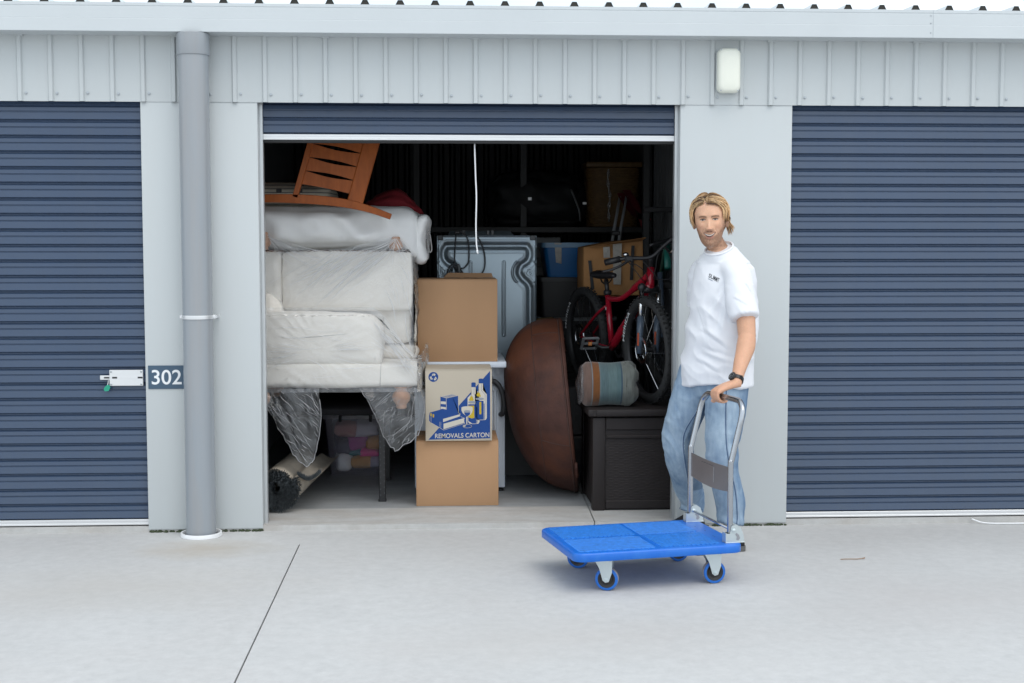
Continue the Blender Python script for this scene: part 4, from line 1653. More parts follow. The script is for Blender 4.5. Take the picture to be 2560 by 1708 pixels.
# ---- tall appliance behind with an embossed galvanised back
sv = thing("appliance", (.30, 1.8, FZ), "tall appliance with an embossed galvanised back panel behind the boxes", "appliance")
SX0, SX1, SZ0, SZ1, SY = -.020, .634, .62, 1.625, 1.52
obj("cabinet", MB().box((SX0, SY + .004, FZ), (SX1, 2.1, SZ1 - .002)), M_galvd, sv)


def spx(px, pz):
    return SX0 + (px - 320) / 1068.0 * (SX1 - SX0), SZ1 - (pz - 125) / 1068.0 * (SX1 - SX0)


right_half = [(852, 235), (1240, 235), (1285, 245), (1312, 285), (1315, 350), (1285, 405), (1225, 450), (1205, 520), (1235, 580), (1295, 640), (1318, 700), (1320, 780), (1320, 1700)]
path = [spx(1704 - a, c) for a, c in right_half[:0:-1]] + [spx(a, c) for a, c in right_half]
PT = spline(path, 8)
gx = np.arange(SX0, SX1 + .001, .004)
gz = np.arange(SZ0, SZ1 + .001, .004)
GX, GZm = np.meshgrid(gx, gz, indexing='ij')
D = np.full(GX.shape, 9.0)
for a, b_ in zip(PT[:-1], PT[1:]):
    ab = b_ - a
    t = np.clip(((GX - a[0]) * ab[0] + (GZm - a[1]) * ab[1]) / (ab @ ab + 1e-12), 0, 1)
    D = np.minimum(D, np.hypot(GX - a[0] - ab[0] * t, GZm - a[1] - ab[1] * t))
H = .016 * np.exp(-(D / .020) ** 2) - .0022 * np.exp(-((D - .046) / .003) ** 2)
for px, za, zb in ((680, 410, 1190), (1035, 410, 1190)):
    x_, z1 = spx(px, za)
    _, z0 = spx(px, zb)
    dd = np.hypot(GX - x_, np.maximum(0, np.maximum(z0 - GZm, GZm - z1)))
    H -= .005 * np.exp(-((dd - .007) / .003) ** 2)
for px, pz in ((1125, 515), (570, 515)):
    x_, z_ = spx(px, pz)
    q = np.hypot(GX - (x_ + (.09 if px > 800 else -.09)), GZm - z_)
    H -= .006 * np.exp(-((q - .09) / .005) ** 2) * (np.abs(GZm - z_) < .07)
for px, pz in ((1318, 520), (372, 520)):
    x_, z_ = spx(px, pz)
    q = np.hypot(GX - x_, GZm - z_)
    H += .003 * np.sin(q * 500) * np.exp(-(q / .035) ** 2)
edge = np.minimum(np.minimum(GX - SX0, SX1 - GX), SZ1 - GZm)
H -= .008 * (1 - sstep(edge, .004, .010))
obj("back_panel", MB().grid(np.stack([GX, SY - .012 + H, GZm], 2)), M_galv, sv, smooth=180)
for x_ in (SX0 + .012, SX1 - .034):
    obj("corner_bracket", MB().box((x_ - .010, SY - .026, SZ1 - .030), (x_ + .028, SY + .01, SZ1 + .002), .004, 1), M_galvd, sv)
bt_ = MB()
bt_.loft([np.array([(xa, SY + yy, zz) for xa, yy, zz in ((.050, 0, 1.628), (.485, 0, 1.628), (.462, .03, 1.655), (.062, .03, 1.655))]),
          np.array([(xa, SY + yy, zz) for xa, yy, zz in ((.050, .02, 1.628), (.485, .02, 1.628), (.462, .05, 1.655), (.062, .05, 1.655))])])
obj("top_bracket", bt_, M_galv, sv)
for x_ in (.145, .305, .335):
    obj("bracket_strap", MB().box((x_, SY - .006, 1.630), (x_ + .018, SY + .045, 1.660), .002), M_galvd, sv)
cords = [
    [(.105, 1.505, 1.645), (.098, 1.49, 1.56), (.092, 1.485, 1.45), (.095, 1.48, 1.42), (.115, 1.48, 1.40)],
    [(.115, 1.505, 1.648), (.15, 1.50, 1.645), (.18, 1.49, 1.60), (.188, 1.485, 1.52), (.183, 1.485, 1.45), (.155, 1.48, 1.415), (.13, 1.48, 1.41)],
    [(.245, 1.495, 1.615), (.275, 1.49, 1.56), (.292, 1.485, 1.48), (.285, 1.482, 1.40), (.245, 1.48, 1.355), (.19, 1.48, 1.345), (.15, 1.478, 1.37), (.125, 1.478, 1.42)],
    [(.13, 1.475, 1.42), (.08, 1.475, 1.435), (.05, 1.47, 1.40), (.045, 1.47, 1.35), (.07, 1.47, 1.33), (.105, 1.47, 1.345), (.118, 1.472, 1.40)],
    [(.12, 1.47, 1.415), (.085, 1.468, 1.42), (.058, 1.466, 1.385), (.06, 1.466, 1.345), (.095, 1.466, 1.332), (.13, 1.468, 1.36), (.135, 1.47, 1.40), (.155, 1.47, 1.36), (.16, 1.47, 1.33)]]
for c in cords:
    obj("power_lead", MB().tube(spline(c, 6), .0050, 7), M_hose, sv, smooth=180)
obj("cable_tie", MB().tube([(.118, 1.462, 1.44), (.125, 1.462, 1.39)], .008, 8), M_grey, sv)
obj("plug", MB().box((.095, 1.49, 1.636), (.130, 1.515, 1.656), .005, 1), M_black, sv)

# ---- rusted fire bowl standing on its rim
fb = thing("fire_bowl", (.80, .96, FZ), "big rusted steel bowl standing on edge beside the boxes", "fire bowl")
RB = .540
th0 = math.radians(5.0)
axb = np.array((-math.cos(th0) * math.cos(math.radians(6.0)), math.sin(th0), -math.sin(math.radians(6.0))))
axb /= np.linalg.norm(axb)
upb = np.array((0, 0, 1.0)) - axb * axb[2]
upb /= np.linalg.norm(upb)
sdb = np.cross(axb, upb)
CB = np.array((.787, .96, FZ + RB * upb[2] + .003))
prof = []
for t in np.linspace(0, 1, 34):
    a = t * math.pi / 2
    prof.append((RB * math.cos(a) ** .80, .375 * math.sin(a) ** .92))
prof = [(RB, -.014), (RB + .004, -.012), (RB + .004, -.003), (RB, -.0)] + prof[1:]


def bowl_ring(r, h, n=72):
    a = np.linspace(0, 2 * np.pi, n, endpoint=False)
    return CB + axb * h + r * (np.cos(a)[:, None] * sdb + np.sin(a)[:, None] * upb) + upb * .30 * max(h, 0) * (1 - r / RB * .35)


m = MB()
rings = [bowl_ring(max(r_, .002), h) for r_, h in prof]
inner = [bowl_ring(max(r_ - .006, .001), h - .006) for r_, h in prof[::-1]]
m.loft(rings + inner, caps=True)
v = m.v[0]
nz = fbm(v * 5, 91, 3) * .004
m.v[0] = v + axb * nz[:, None]
obj("bowl_shell", m, M_rust, fb, smooth=50)


def bowl_r(h):
    return np.interp(h, [q[1] for q in prof[4:]], [q[0] for q in prof[4:]])


wd = MB()
wd.tube(bowl_ring(bowl_r(.17) + .001, .17), .0028, 6, closed=True)
wd.tube(bowl_ring(RB + .002, .004), .004, 6, closed=True)
for a in np.radians([-50, -12, 28, 62, 120, 200]):
    pts = [CB + axb * h + (bowl_r(h) + .0008) * (math.cos(a) * sdb + math.sin(a) * upb) + upb * .30 * h * (1 - bowl_r(h) / RB * .35) for h in np.linspace(.004, .17, 10)]
    wd.tube(pts, .0025, 6)
obj("weld_seam", wd, M_rustd, fb, smooth=180)
a = math.radians(-36)
p0 = [CB + axb * h + (RB + .008) * (math.cos(q) * sdb + math.sin(q) * upb) for h, q in ((-.03, a - .07), (-.015, a - .075), (0.0, a - .06), (.004, a), (0.0, a + .06), (-.015, a + .075), (-.03, a + .07))]
# handle on the side that faces the door
for s in (1, -1):
    a = math.radians(218 if s > 0 else 38)
    pts = []
    for hh, da, lift in ((.0, -.09, .004), (.002, -.07, .03), (.002, 0, .036), (.002, .07, .03), (.0, .09, .004)):
        q = a + da
        pts.append(CB + axb * (hh - .02) + (RB + lift) * (math.cos(q) * sdb + math.sin(q) * upb))
    obj("handle", MB().tube(spline(pts, 5), .009, 8), M_rust, fb, smooth=180)

# ---- dark resin storage chest
rcst = thing("storage_chest", (1.25, .6, FZ), "dark brown resin wicker storage chest with a flat lid by the right jamb", "chest")
CA, CBx, CYA, CYB = .872, 1.575, .300, .905
obj("chest_body", MB().box((CA + .012, CYA + .012, FZ + .004), (CBx - .012, CYB - .012, .56), .004), M_resin, rcst)
for xa, ya_ in ((CA, CYA), (CBx - .075, CYA), (CA, CYB - .075), (CBx - .075, CYB - .075)):
    obj("corner_post", MB().box((xa, ya_, FZ), (xa + .075, ya_ + .075, .574), .010, 2), M_resin, rcst, smooth=35)
obj("bottom_rail", MB().box((CA + .076, CYA + .002, FZ + .012), (CBx - .076, CYA + .03, FZ + .060), .005, 1), M_resin, rcst)
obj("top_rail", MB().box((CA + .076, CYA + .002, .500), (CBx - .076, CYA + .03, .572), .005, 1), M_resin, rcst)
obj("panel_ledge", MB().box((CA + .082, CYA + .0, .452), (CBx - .082, CYA + .026, .470), .004, 1), M_resin, rcst)
obj("lid", MB().box((CA - .030, CYA - .022, .580), (CBx + .02, CYB + .02, .624), .012, 2), M_resin, rcst, smooth=35)
obj("lid_rib", MB().box((CA - .001, CYA - .0255, .584), (CA + .018, CYA - .02, .620), .002), M_resin, rcst)


def weave(fx, na, nb, pa, pb_):
    """basket weave relief; fx(a, b, h) -> 3D"""
    A = np.linspace(0, 1, na)
    B = np.linspace(0, 1, nb)
    X = np.zeros((na, nb, 3))
    for i, a in enumerate(A):
        ca = math.cos(a * pa * math.pi)
        for j, b_ in enumerate(B):
            row = b_ * pb_
            k = int(row) % 2
            fr = row - int(row)
            h = .0038 * (1 - (2 * fr - 1) ** 2) * (.62 + .38 * ca * (1 if k else -1))
            X[i, j] = fx(a, b_, h)
    return MB().grid(X)


wv = obj("weave_panel", weave(lambda a, b_, h: (CA + .080 + a * (CBx - CA - .16), CYA + .014 - h, FZ + .060 + b_ * (.452 - FZ - .060)), 100, 145, 18, 36), M_resin, rcst, smooth=180)
wv = obj("weave_panel", weave(lambda a, b_, h: (CA + .008 - h, CYA + .076 + a * (CYB - CYA - .152), FZ + .02 + b_ * (.55 - FZ - .02)), 80, 160, 16, 40), M_resin, rcst, smooth=180)

# ---- rolled striped blanket on the chest
M_bl = bpy.data.materials.new("striped_blanket")
M_bl = mat("striped_blanket", (.25, .36, .36), rough=.95, var=.10, vs=30, spec=.1, sheen=.3, bump=.12, bs=250)
b_, src = col_node(M_bl)
tc = nd(M_bl, "ShaderNodeTexCoord")
sx = nd(M_bl, "ShaderNodeSeparateXYZ")
M_bl.node_tree.links.new(tc.outputs["Object"], sx.inputs["Vector"])
mr = nd(M_bl, "ShaderNodeMapRange")
mr.inputs["From Min"].default_value = .800
mr.inputs["From Max"].default_value = 1.150
M_bl.node_tree.links.new(sx.outputs["X"], mr.inputs["Value"])
cr = nd(M_bl, "ShaderNodeValToRGB")
cr.color_ramp.interpolation = 'CONSTANT'
els = [(0, (.13, .085, .07)), (.20, (.14, .165, .18)), (.215, (.155, .062, .022)), (.33, (.115, .15, .155)), (.355, (.082, .125, .135)), (.48, (.095, .145, .15)), (.62, (.08, .13, .138)), (.685, (.045, .075, .105)), (.71, (.138, .15, .138)), (.90, (.118, .13, .12))]
while len(cr.color_ramp.elements) < len(els):
    cr.color_ramp.elements.new(.5)
for e, (p, c) in zip(cr.color_ramp.elements, els):
    e.position = p
    e.color = (*c, 1)
M_bl.node_tree.links.new(mr.outputs["Result"], cr.inputs["Fac"])
mulb = nd(M_bl, "ShaderNodeMix", data_type='RGBA', blend_type='MULTIPLY')
mulb.inputs["Factor"].default_value = 1
n_ = nd(M_bl, "ShaderNodeTexNoise", Scale=60.0)
mpb = nd(M_bl, "ShaderNodeMapping")
mpb.inputs["Scale"].default_value = (3, .3, .3)
M_bl.node_tree.links.new(tc.outputs["Object"], mpb.inputs["Vector"])
M_bl.node_tree.links.new(mpb.outputs["Vector"], n_.inputs["Vector"])
rrb = nd(M_bl, "ShaderNodeMapRange")
rrb.inputs["To Min"].default_value = .7
rrb.inputs["To Max"].default_value = 1.3
M_bl.node_tree.links.new(n_.outputs["Fac"], rrb.inputs["Value"])
M_bl.node_tree.links.new(cr.outputs["Color"], mulb.inputs["A"])
M_bl.node_tree.links.new(rrb.outputs["Result"], mulb.inputs["B"])
M_bl.node_tree.links.new(mulb.outputs["Result"], b_.inputs["Base Color"])
bl = thing("rolled_blanket", (.98, .50, .625), "rolled woven blanket striped teal, orange and grey on the dark chest", "blanket")
m = MB()
rings = []
for t in np.linspace(0, 1, 60):
    x_ = .815 + t * .325
    e = min(t, 1 - t)
    rs = .128 * min(1.0, .70 + .30 * math.sqrt(min(1, e / .10)))
    if t < .01 or t > .99:
        rs = .05
    rs *= 1 + .03 * math.sin(t * 9)
    th = np.linspace(0, 2 * np.pi, 56, endpoint=False)
    lump = 1 + (.018 * np.sin(th * 3 + 1) + .022 * np.sin(th * 7 + 4 * t)) * (1.6 if t > .8 else .5)
    squash = np.where(np.sin(th) < -.8, .97, 1)
    rings.append(np.stack([np.full(56, x_) + .012 * np.cos(th * 5) * (1 if t > .8 else .3), .455 + rs * lump * np.cos(th), .753 + rs * lump * squash * np.sin(th)], 1))
m.loft(rings)
obj("blanket_roll", m, M_bl, bl, smooth=180)
m = MB()
m.ball((.818, .448, .752), (.022, .112, .112), 22, 14)
m = crumple(m, .012, 16, 77)
obj("clear_wrap", m, M_film, bl, smooth=180)

# ---- mountain bike leaning at the right, front wheel on the chest
bk = thing("mountain_bike", (1.1, .95, .62), "red mountain bike with its front wheel on the chest and its bars by the jamb", "bicycle")
HF, HR = np.array((1.226, .55, .944)), np.array((.952, 1.40, .972))
WR = .316
wd_ = np.array((.29, -.957, 0))
wn_ = np.array((.957, .29, 0.04))
wn_ /= np.linalg.norm(wn_)


def wheel(c, n, rot_steer=0.0, disc=True):
    n = np.array(n, float)
    n /= np.linalg.norm(n)
    a = np.cross(n, (0, 0, 1.0))
    a /= np.linalg.norm(a)
    u = np.cross(a, n)

    def ring(r, off=0.0, k=48):
        t = np.linspace(0, 2 * np.pi, k, endpoint=False)
        return c + n * off + r * (np.cos(t)[:, None] * a + np.sin(t)[:, None] * u)
    w = obj("wheel", MB().lathe([(.017, -.048), (.022, -.046), (.022, -.035), (.013, -.03), (.013, .03), (.022, .035), (.022, .046), (.017, .048)], 16, c, n), M_black, bk, smooth=40)
    tp = []
    for q in np.linspace(0, 2 * np.pi, 14, endpoint=False):
        tp.append(ring(WR - .026 + .027 * math.cos(q), .028 * math.sin(q), 60))
    obj("tyre", MB().loft(tp, caps=False, closed=True), M_tyre, w, smooth=180)
    kn = MB()
    t = np.linspace(0, 2 * np.pi, 64, endpoint=False)
    for i, q in enumerate(t):
        for off in ((-.015, .015) if i % 2 else (-.004, .020, -.020)):
            p = c + n * off + (WR + .0015) * (math.cos(q) * a + math.sin(q) * u)
            e1 = (-math.sin(q) * a + math.cos(q) * u) * .006
            e2 = n * .005
            e3 = (math.cos(q) * a + math.sin(q) * u) * .003
            vv = [p + s1 * e1 + s2 * e2 + s3 * e3 for s1 in (-1, 1) for s2 in (-1, 1) for s3 in (-1, 1)]
            kn.add(vv, [(0, 1, 3, 2), (4, 6, 7, 5), (0, 4, 5, 1), (2, 3, 7, 6), (0, 2, 6, 4), (1, 5, 7, 3)])
    k_ = obj("tread", kn, M_tyre, w)
    k_["kind"] = "stuff"
    obj("rim", MB().loft([ring(WR - .052, -.011), ring(WR - .044, -.012), ring(WR - .044, .012), ring(WR - .052, .011), ring(WR - .058, 0)], caps=False, closed=True), M_black, w, smooth=40)
    s0_ = None
    for i in range(24):
        q = 2 * math.pi * i / 24
        off = .038 if i % 2 else -.038
        p = c + n * off + .020 * (math.cos(q + (.9 if (i // 2) % 2 else -.9)) * a + math.sin(q + (.9 if (i // 2) % 2 else -.9)) * u)
        r_ = c + (WR - .05) * (math.cos(q) * a + math.sin(q) * u)
        obj("spoke", MB().tube([p, r_], .0011, 4), M_chrome, w)
    if disc:
        obj("brake_disc", MB().lathe([(.080, -.044), (.080, -.042), (.060, -.042), (.060, -.044)], 28, c, n, caps=False), M_chrome, w, smooth=30)
    # lettering on the tyre wall that faces the door
    uv, ff = text_mb("MERIDA", .046, .0007)
    uv[:, 0] -= uv[:, 0].mean()
    L_ = []
    mid = math.radians(150)
    for xx, yy_ in uv:
        q = mid - xx * 1.35 / (WR - .03)
        r_ = WR - .048 + yy_ * .75
        off = -.0262 + (.004 if abs(yy_ - .011) > .011 else 0) * .3
        L_.append(c + n * (-.0292) + r_ * (math.cos(q) * a2 * 1 + math.sin(q) * u))
    obj("lettering", MB().add(L_, ff), M_signw, w)
    return w


a2 = np.cross(wn_, (0, 0, 1.0))
a2 /= np.linalg.norm(a2)
wheel(HF, wn_)
wheel(HR, wn_)
# lettering direction helper: a2 points forward along the wheel
fr_ = MB()
HT, HB = np.array((1.258, .655, 1.425)), np.array((1.250, .615, 1.315))
BB = np.array((1.070, 1.00, .925))
SC = np.array((1.052, 1.075, 1.235))
obj("head_tube", MB().tube([HT, HB], .024, 14), M_red, bk, smooth=180)
obj("down_tube", MB().tube(spline([HB + (0, 0, .015), (1.19, .73, 1.19), BB], 8), [.027] * 6 + [.030] * 8 + [.027] * 3, 14), M_red, bk, smooth=180)
obj("top_tube", MB().tube(spline([HT - (0, 0, .03), (1.19, .79, 1.31), (1.12, .93, 1.235), SC - (0, 0, .01)], 8), [.022] * 10 + [.017] * 15, 12), M_red, bk, smooth=180)
obj("seat_tube", MB().tube([BB, SC + (0, .006, .03)], .0185, 14), M_red, bk, smooth=180)
for s in (-1, 1):
    o2 = wn_ * .045 * s
    obj("seat_stay", MB().tube(spline([SC - (0, 0, .055) + wn_ * .012 * s, (1.02, 1.16, 1.12) + o2 * .8, HR + o2], 6), .009, 8), M_red, bk, smooth=180)
    obj("chain_stay", MB().tube(spline([BB + wn_ * .02 * s, (1.02, 1.15, .94) + o2 * .8, HR + o2], 6), .010, 8), M_red, bk, smooth=180)
obj("frame_badge", MB().ball(SC - (.0, .019, .07), (.016, .004, .016), 14, 8), M_white, bk, smooth=180)
ft = obj("fork", MB().tube([HB - (.06, .01, .02) * np.array((1, 1, 0)) - (0, 0, .015) - wn_ * .0, HB + wn_ * .05 - (0, 0, .02)], .022, 10), M_black, bk, smooth=180)
for s in (-1, 1):
    o2 = wn_ * .056 * s
    top = HB + o2 - np.array((0, 0, .02))
    midp = top + (HF + o2 - top) * .46
    obj("stanchion", MB().tube([top, midp], .0155, 12), M_chrome, ft, smooth=180)
    obj("fork_leg", MB().tube([midp - (HF + o2 - midp) * .03, midp + (HF + o2 - midp) * .5, HF + o2 - np.array((0, 0, .02))], [.021, .020, .016], 12), M_forkl, ft, smooth=180)
    q0 = midp + (HF + o2 - midp) * .45 - np.array((.012, .018, 0))
    q1 = midp + (HF + o2 - midp) * .85 - np.array((.010, .015, 0))
    obj("fork_stripe", MB().tube([q0, q1], .006, 6), M_or, ft)
obj("crown_cap", MB().ball(HB - wn_ * .056, (.026, .026, .026), 12, 8), M_black, ft, smooth=180)
# bars
BC = np.array((1.252, .625, 1.492))
obj("stem", MB().tube([HT, HT + (0, .0, .05), BC], [.020, .021, .018], 12), M_black, bk, smooth=180)
LE, RE = np.array((.987, .70, 1.458)), np.array((1.43, .50, 1.675))
hb_ = obj("handlebar", MB().tube(spline([LE, (1.06, .675, 1.478), (1.15, .645, 1.485), BC, (1.32, .585, 1.555), (1.385, .54, 1.62), RE], 6), .0125, 10), M_black, bk, smooth=180)
obj("grip", MB().tube([LE, LE + (np.array((1.075, .670, 1.480)) - LE)], .019, 12), M_black, hb_, smooth=180)
obj("grip", MB().tube([RE, (1.37, .55, 1.605)], .019, 12), M_black, hb_, smooth=180)
obj("brake_lever", MB().tube(spline([(1.13, .64, 1.475), (1.07, .62, 1.44), (1.01, .62, 1.415), (.965, .64, 1.405)], 5), .008, 8), M_black, hb_, smooth=180)
obj("brake_lever", MB().tube(spline([(1.33, .56, 1.545), (1.35, .50, 1.52), (1.37, .46, 1.56)], 5), .008, 8), M_chrome, hb_, smooth=180)
obj("bell", MB().ball((1.107, .655, 1.507), (.020, .020, .014), 14, 8), M_chrome, hb_, smooth=180)
obj("brake_clamp", MB().box((1.10, .63, 1.465), (1.15, .665, 1.50), .006).ball((1.105, .63, 1.468), .007).ball((1.14, .628, 1.47), .007), M_black, hb_)
for c in ([(1.12, .63, 1.46), (1.17, .58, 1.44), (1.22, .59, 1.39), (1.24, .62, 1.31), (1.24, .60, 1.22)], [(1.31, .57, 1.54), (1.28, .54, 1.50), (1.27, .56, 1.42), (1.26, .59, 1.36)], [(1.12, .63, 1.46), (1.16, .62, 1.41), (1.20, .63, 1.36), (1.23, .66, 1.34)],
          [(1.33, .55, 1.55), (1.38, .55, 1.45), (1.42, .6, 1.40), (1.36, .62, 1.36), (1.27, .63, 1.36)], [(1.2, .6, 1.47), (1.24, .56, 1.42), (1.285, .56, 1.36), (1.30, .58, 1.28)]):
    obj("cable", MB().tube(spline(c, 6), .0028, 5), M_black, hb_, smooth=180)
# saddle
SD = np.array((1.045, 1.10, 1.372))
sdd = np.array((.25, -.90, 0.05))
sdd /= np.linalg.norm(sdd)
sdn = np.cross(sdd, (0, 0, 1))
rings = []
for t, w, h, dz in ((-.135, .01, .01, .0), (-.13, .055, .022, .008), (-.09, .076, .028, .010), (-.04, .062, .026, .004), (.02, .036, .022, .0), (.08, .025, .020, -.001), (.125, .020, .016, -.004), (.14, .008, .006, -.008)):
    th = np.linspace(0, 2 * np.pi, 16, endpoint=False)
    rings.append(SD + sdd * t + np.outer(np.cos(th) * w, sdn) + np.outer(np.sin(th) * h + dz, (0, 0, 1)))
obj("saddle", MB().loft(rings), M_black, bk, smooth=180)
obj("seat_post", MB().tube([SD - (0, 0, .025), SC + (0, .005, .025)], .0145, 12), M_black, bk, smooth=180)
obj("seat_clamp", MB().lathe([(.024, -.014), (.026, 0), (.024, .014)], 14, SC + (0, .006, .03), (0, 0, 1)), M_black, bk, smooth=180)
obj("saddle_rail", MB().tube(spline([SD + sdd * -.10 - (0, 0, .01), SD + sdd * -.05 - (0, 0, .045), SD + sdd * .05 - (0, 0, .045), SD + sdd * .11 - (0, 0, .01)], 5), .005, 6), M_black, bk, smooth=180)
ck = obj("crank", MB().tube([BB + wn_ * .05, BB - wn_ * .062, BB - wn_ * .07 + np.array((-.045, .06, .02)), BB - wn_ * .075 + np.array((-.07, .12, .03))], .012, 10), M_black, bk, smooth=60)
pcen = BB - wn_ * .125 + np.array((-.02, .03, .03))
pd = MB()
ex, ey = np.array((.9, .3, 0)) * .052, np.array((.1, -.6, .75)) * .045
for a_, c_ in ((-1, 0), (1, 0)):
    pd.tube([pcen + ex * a_ - ey, pcen + ex * a_ + ey], .010, 8)
for c_ in (-1, 0, 1):
    pd.tube([pcen - ex + ey * c_, pcen + ex + ey * c_], .009, 8)
obj("pedal", pd, M_grey, bk, smooth=60)
obj("pedal_reflector", MB().box(pcen - (.012, .03, .012), pcen + (.012, -.024, .012), .002), mat("amber_reflector", (.5, .16, .02), rough=.25), bk)
obj("chain_ring", MB().lathe([(.07, -.002), (.072, 0), (.07, .002), (.05, .002), (.05, -.002)], 30, BB + wn_ * .045, wn_, caps=False), M_black, bk)
# second wheel and dark bike just behind, only its wheel and stays show
bk2 = thing("dark_bicycle", (1.38, 1.2, .62), "dark bicycle squeezed between the red bike and the right wall", "bicycle")
C2 = np.array((1.42, .86, 1.0))
tp = []
n2 = np.array((.93, .36, 0.05))
n2 /= np.linalg.norm(n2)
a_2 = np.cross(n2, (0, 0, 1.0)); a_2 /= np.linalg.norm(a_2)
u_2 = np.cross(a_2, n2)
for q in np.linspace(0, 2 * np.pi, 12, endpoint=False):
    t = np.linspace(0, 2 * np.pi, 56, endpoint=False)
    tp.append(C2 + n2 * .024 * math.sin(q) + (.32 + .025 * math.cos(q)) * (np.cos(t)[:, None] * a_2 + np.sin(t)[:, None] * u_2))
obj("tyre", MB().loft(tp, caps=False, closed=True), M_tyre, bk2, smooth=180)
sk = MB()
for i in range(20):
    q = 2 * math.pi * i / 20
    obj("spoke", MB().tube([C2 + n2 * (.03 if i % 2 else -.03), C2 + .30 * (math.cos(q) * a_2 + math.sin(q) * u_2)], .0012, 4), M_chrome, bk2)
M_teal = mat("teal_paint", (.02, .16, .13), rough=.4)
for s in (-1, 1):
    obj("fork_leg", MB().tube([C2 + n2 * .055 * s, C2 + n2 * .055 * s + np.array((-.02, .03, .40))], .017, 10), M_forkl, bk2, smooth=180)
obj("frame_tube", MB().tube([C2 + (-.02, .03, .42), C2 + (.0, .16, .56), C2 + (.02, .55, .30)], .022, 10), M_teal, bk2, smooth=180)
obj("handlebar", MB().tube(spline([C2 + (-.14, .0, .56), C2 + (0, .05, .60), C2 + (.10, .2, .62)], 5), .012, 8), M_black, bk2, smooth=180)

# ---- things behind the bike
cb = thing("open_box", (1.15, 1.8, 1.22), "worn open cardboard box with black tape bars behind the bicycle saddle", "cardboard box")
b = MB()
soft_box(b, (.955, 1.62, 1.225), (1.36, 2.02, 1.575), .012, .012, n=14)
v = b.v[0]
v[:, 0] -= .03 * sstep(v[:, 0], 1.1, .955) * sstep(v[:, 2], 1.575, 1.40) * 0
v[:, 2] += .025 * (v[:, 0] - 1.15) / .2 * (v[:, 2] > 1.5)
v[:, 1] += .02 * fbm(v * 7, 4, 2)
obj("box_body", b, M_cardd, cb, smooth=40)
obj("open_flap", MB().add([(.985, 1.60, 1.555), (1.34, 1.60, 1.592), (1.36, 1.50, 1.615), (1.0, 1.52, 1.560), (.985, 1.605, 1.551), (1.34, 1.605, 1.588), (1.36, 1.505, 1.611), (1.0, 1.525, 1.556)], [(0, 1, 2, 3), (4, 7, 6, 5), (0, 3, 7, 4), (1, 5, 6, 2), (2, 6, 7, 3), (0, 4, 5, 1)]), M_cardd, cb)
for xa, za, zb, dx in ((.985, 1.27, 1.46, .02), (1.275, 1.33, 1.56, -.01)):
    obj("tape_bar", MB().add([(xa, 1.592, zb), (xa + .022, 1.592, zb), (xa + .022 + dx, 1.592, za), (xa + dx, 1.592, za)], [(0, 1, 2, 3)]), M_black, cb)
obj("packing_tape", MB().add([(1.15, 1.588, 1.57), (1.21, 1.588, 1.575), (1.205, 1.588, 1.30), (1.155, 1.588, 1.30)], [(0, 1, 2, 3)]), M_tape, cb)
obj("paper_label", MB().add([(1.085, 1.589, 1.55), (1.13, 1.589, 1.552), (1.132, 1.589, 1.48), (1.088, 1.589, 1.478)], [(0, 1, 2, 3)]), M_tape, cb)
crt = thing("milk_crate", (1.05, 1.5, .03), "black plastic crate stack under the rear wheel of the red bike", "crate")
obj("crate_body", MB().box((.80, 1.20, .34), (1.22, 1.72, .655), .01), M_black, crt)
obj("crate_body", MB().box((.80, 1.20, FZ), (1.22, 1.72, .335), .01), M_black, crt)
for zz in (.12, .22, .44, .54):
    obj("crate_slot", MB().box((.86, 1.196, zz), (1.16, 1.2005, zz + .04)), M_dark, crt)
wb = obj("wire_panel", MB().tube([(.985, 1.15, .70), (.985, 1.15, .76), (1.05, 1.15, .765), (1.05, 1.15, .705), (.985, 1.15, .70)], .004, 6).tube([(1.005, 1.15, .70), (1.01, 1.15, .765)], .003, 5).tube([(1.028, 1.15, .702), (1.032, 1.15, .765)], .003, 5).box((.98, 1.16, .656), (1.055, 1.20, .768)), M_grey)
tag(wb, "small grey wire panel standing on the crate behind the rolled blanket", "panel")
bt2 = thing("blue_tub", (1.0, 2.4, 1.33), "bright blue lidded plastic tub on the dark boxes behind the appliance", "storage tub")
obj("tub_body", tapered((.735, 2.20, 1.335), (1.18, 2.62, 1.545), .03), M_blue, bt2, smooth=40)
obj("lid", tapered((.72, 2.18, 1.546), (1.195, 2.64, 1.580), -.002, .03), M_bluel, bt2, smooth=40)
obj("tape_strip", MB().add([(.81, 2.178, 1.578), (.86, 2.178, 1.578), (.862, 2.196, 1.43), (.822, 2.196, 1.44)], [(0, 1, 2, 3)]), M_tape, bt2)
for i, (xa, xb, ya_, yb_, za, zb, lab) in enumerate((
        (.66, 1.30, 2.20, 2.70, FZ, .66, "large dark grey crate on the floor behind the bowl"),
        (.70, 1.26, 2.22, 2.66, .66, 1.05, "dark grey crate in the middle of the stack behind the bowl"),
        (.70, 1.22, 2.16, 2.66, 1.05, 1.335, "black lumpy crate directly under the blue tub"))):
    t_ = thing("dark_crate", ((xa + xb) / 2, (ya_ + yb_) / 2, za), lab, "crate", "dark crates stacked at the back")
    obj("crate_body", tapered((xa, ya_, za + .001), (xb, yb_, zb - .03), .015), M_dark if i == 0 else M_black, t_, smooth=40)
    obj("lid", tapered((xa - .008, ya_ - .008, zb - .029), (xb + .008, yb_ + .008, zb - .001), 0), M_grey if i == 1 else M_black, t_, smooth=40)
gb = thing("grey_box", (.70, 2.5, 1.30), "grey box with a black band between the appliance and the blue tub", "box")
obj("box_body", MB().box((.655, 2.70, 1.05), (.90, 3.0, 1.62), .006), M_grey, gb)
obj("black_band", MB().box((.654, 2.695, 1.40), (.901, 2.70, 1.47)), M_black, gb)
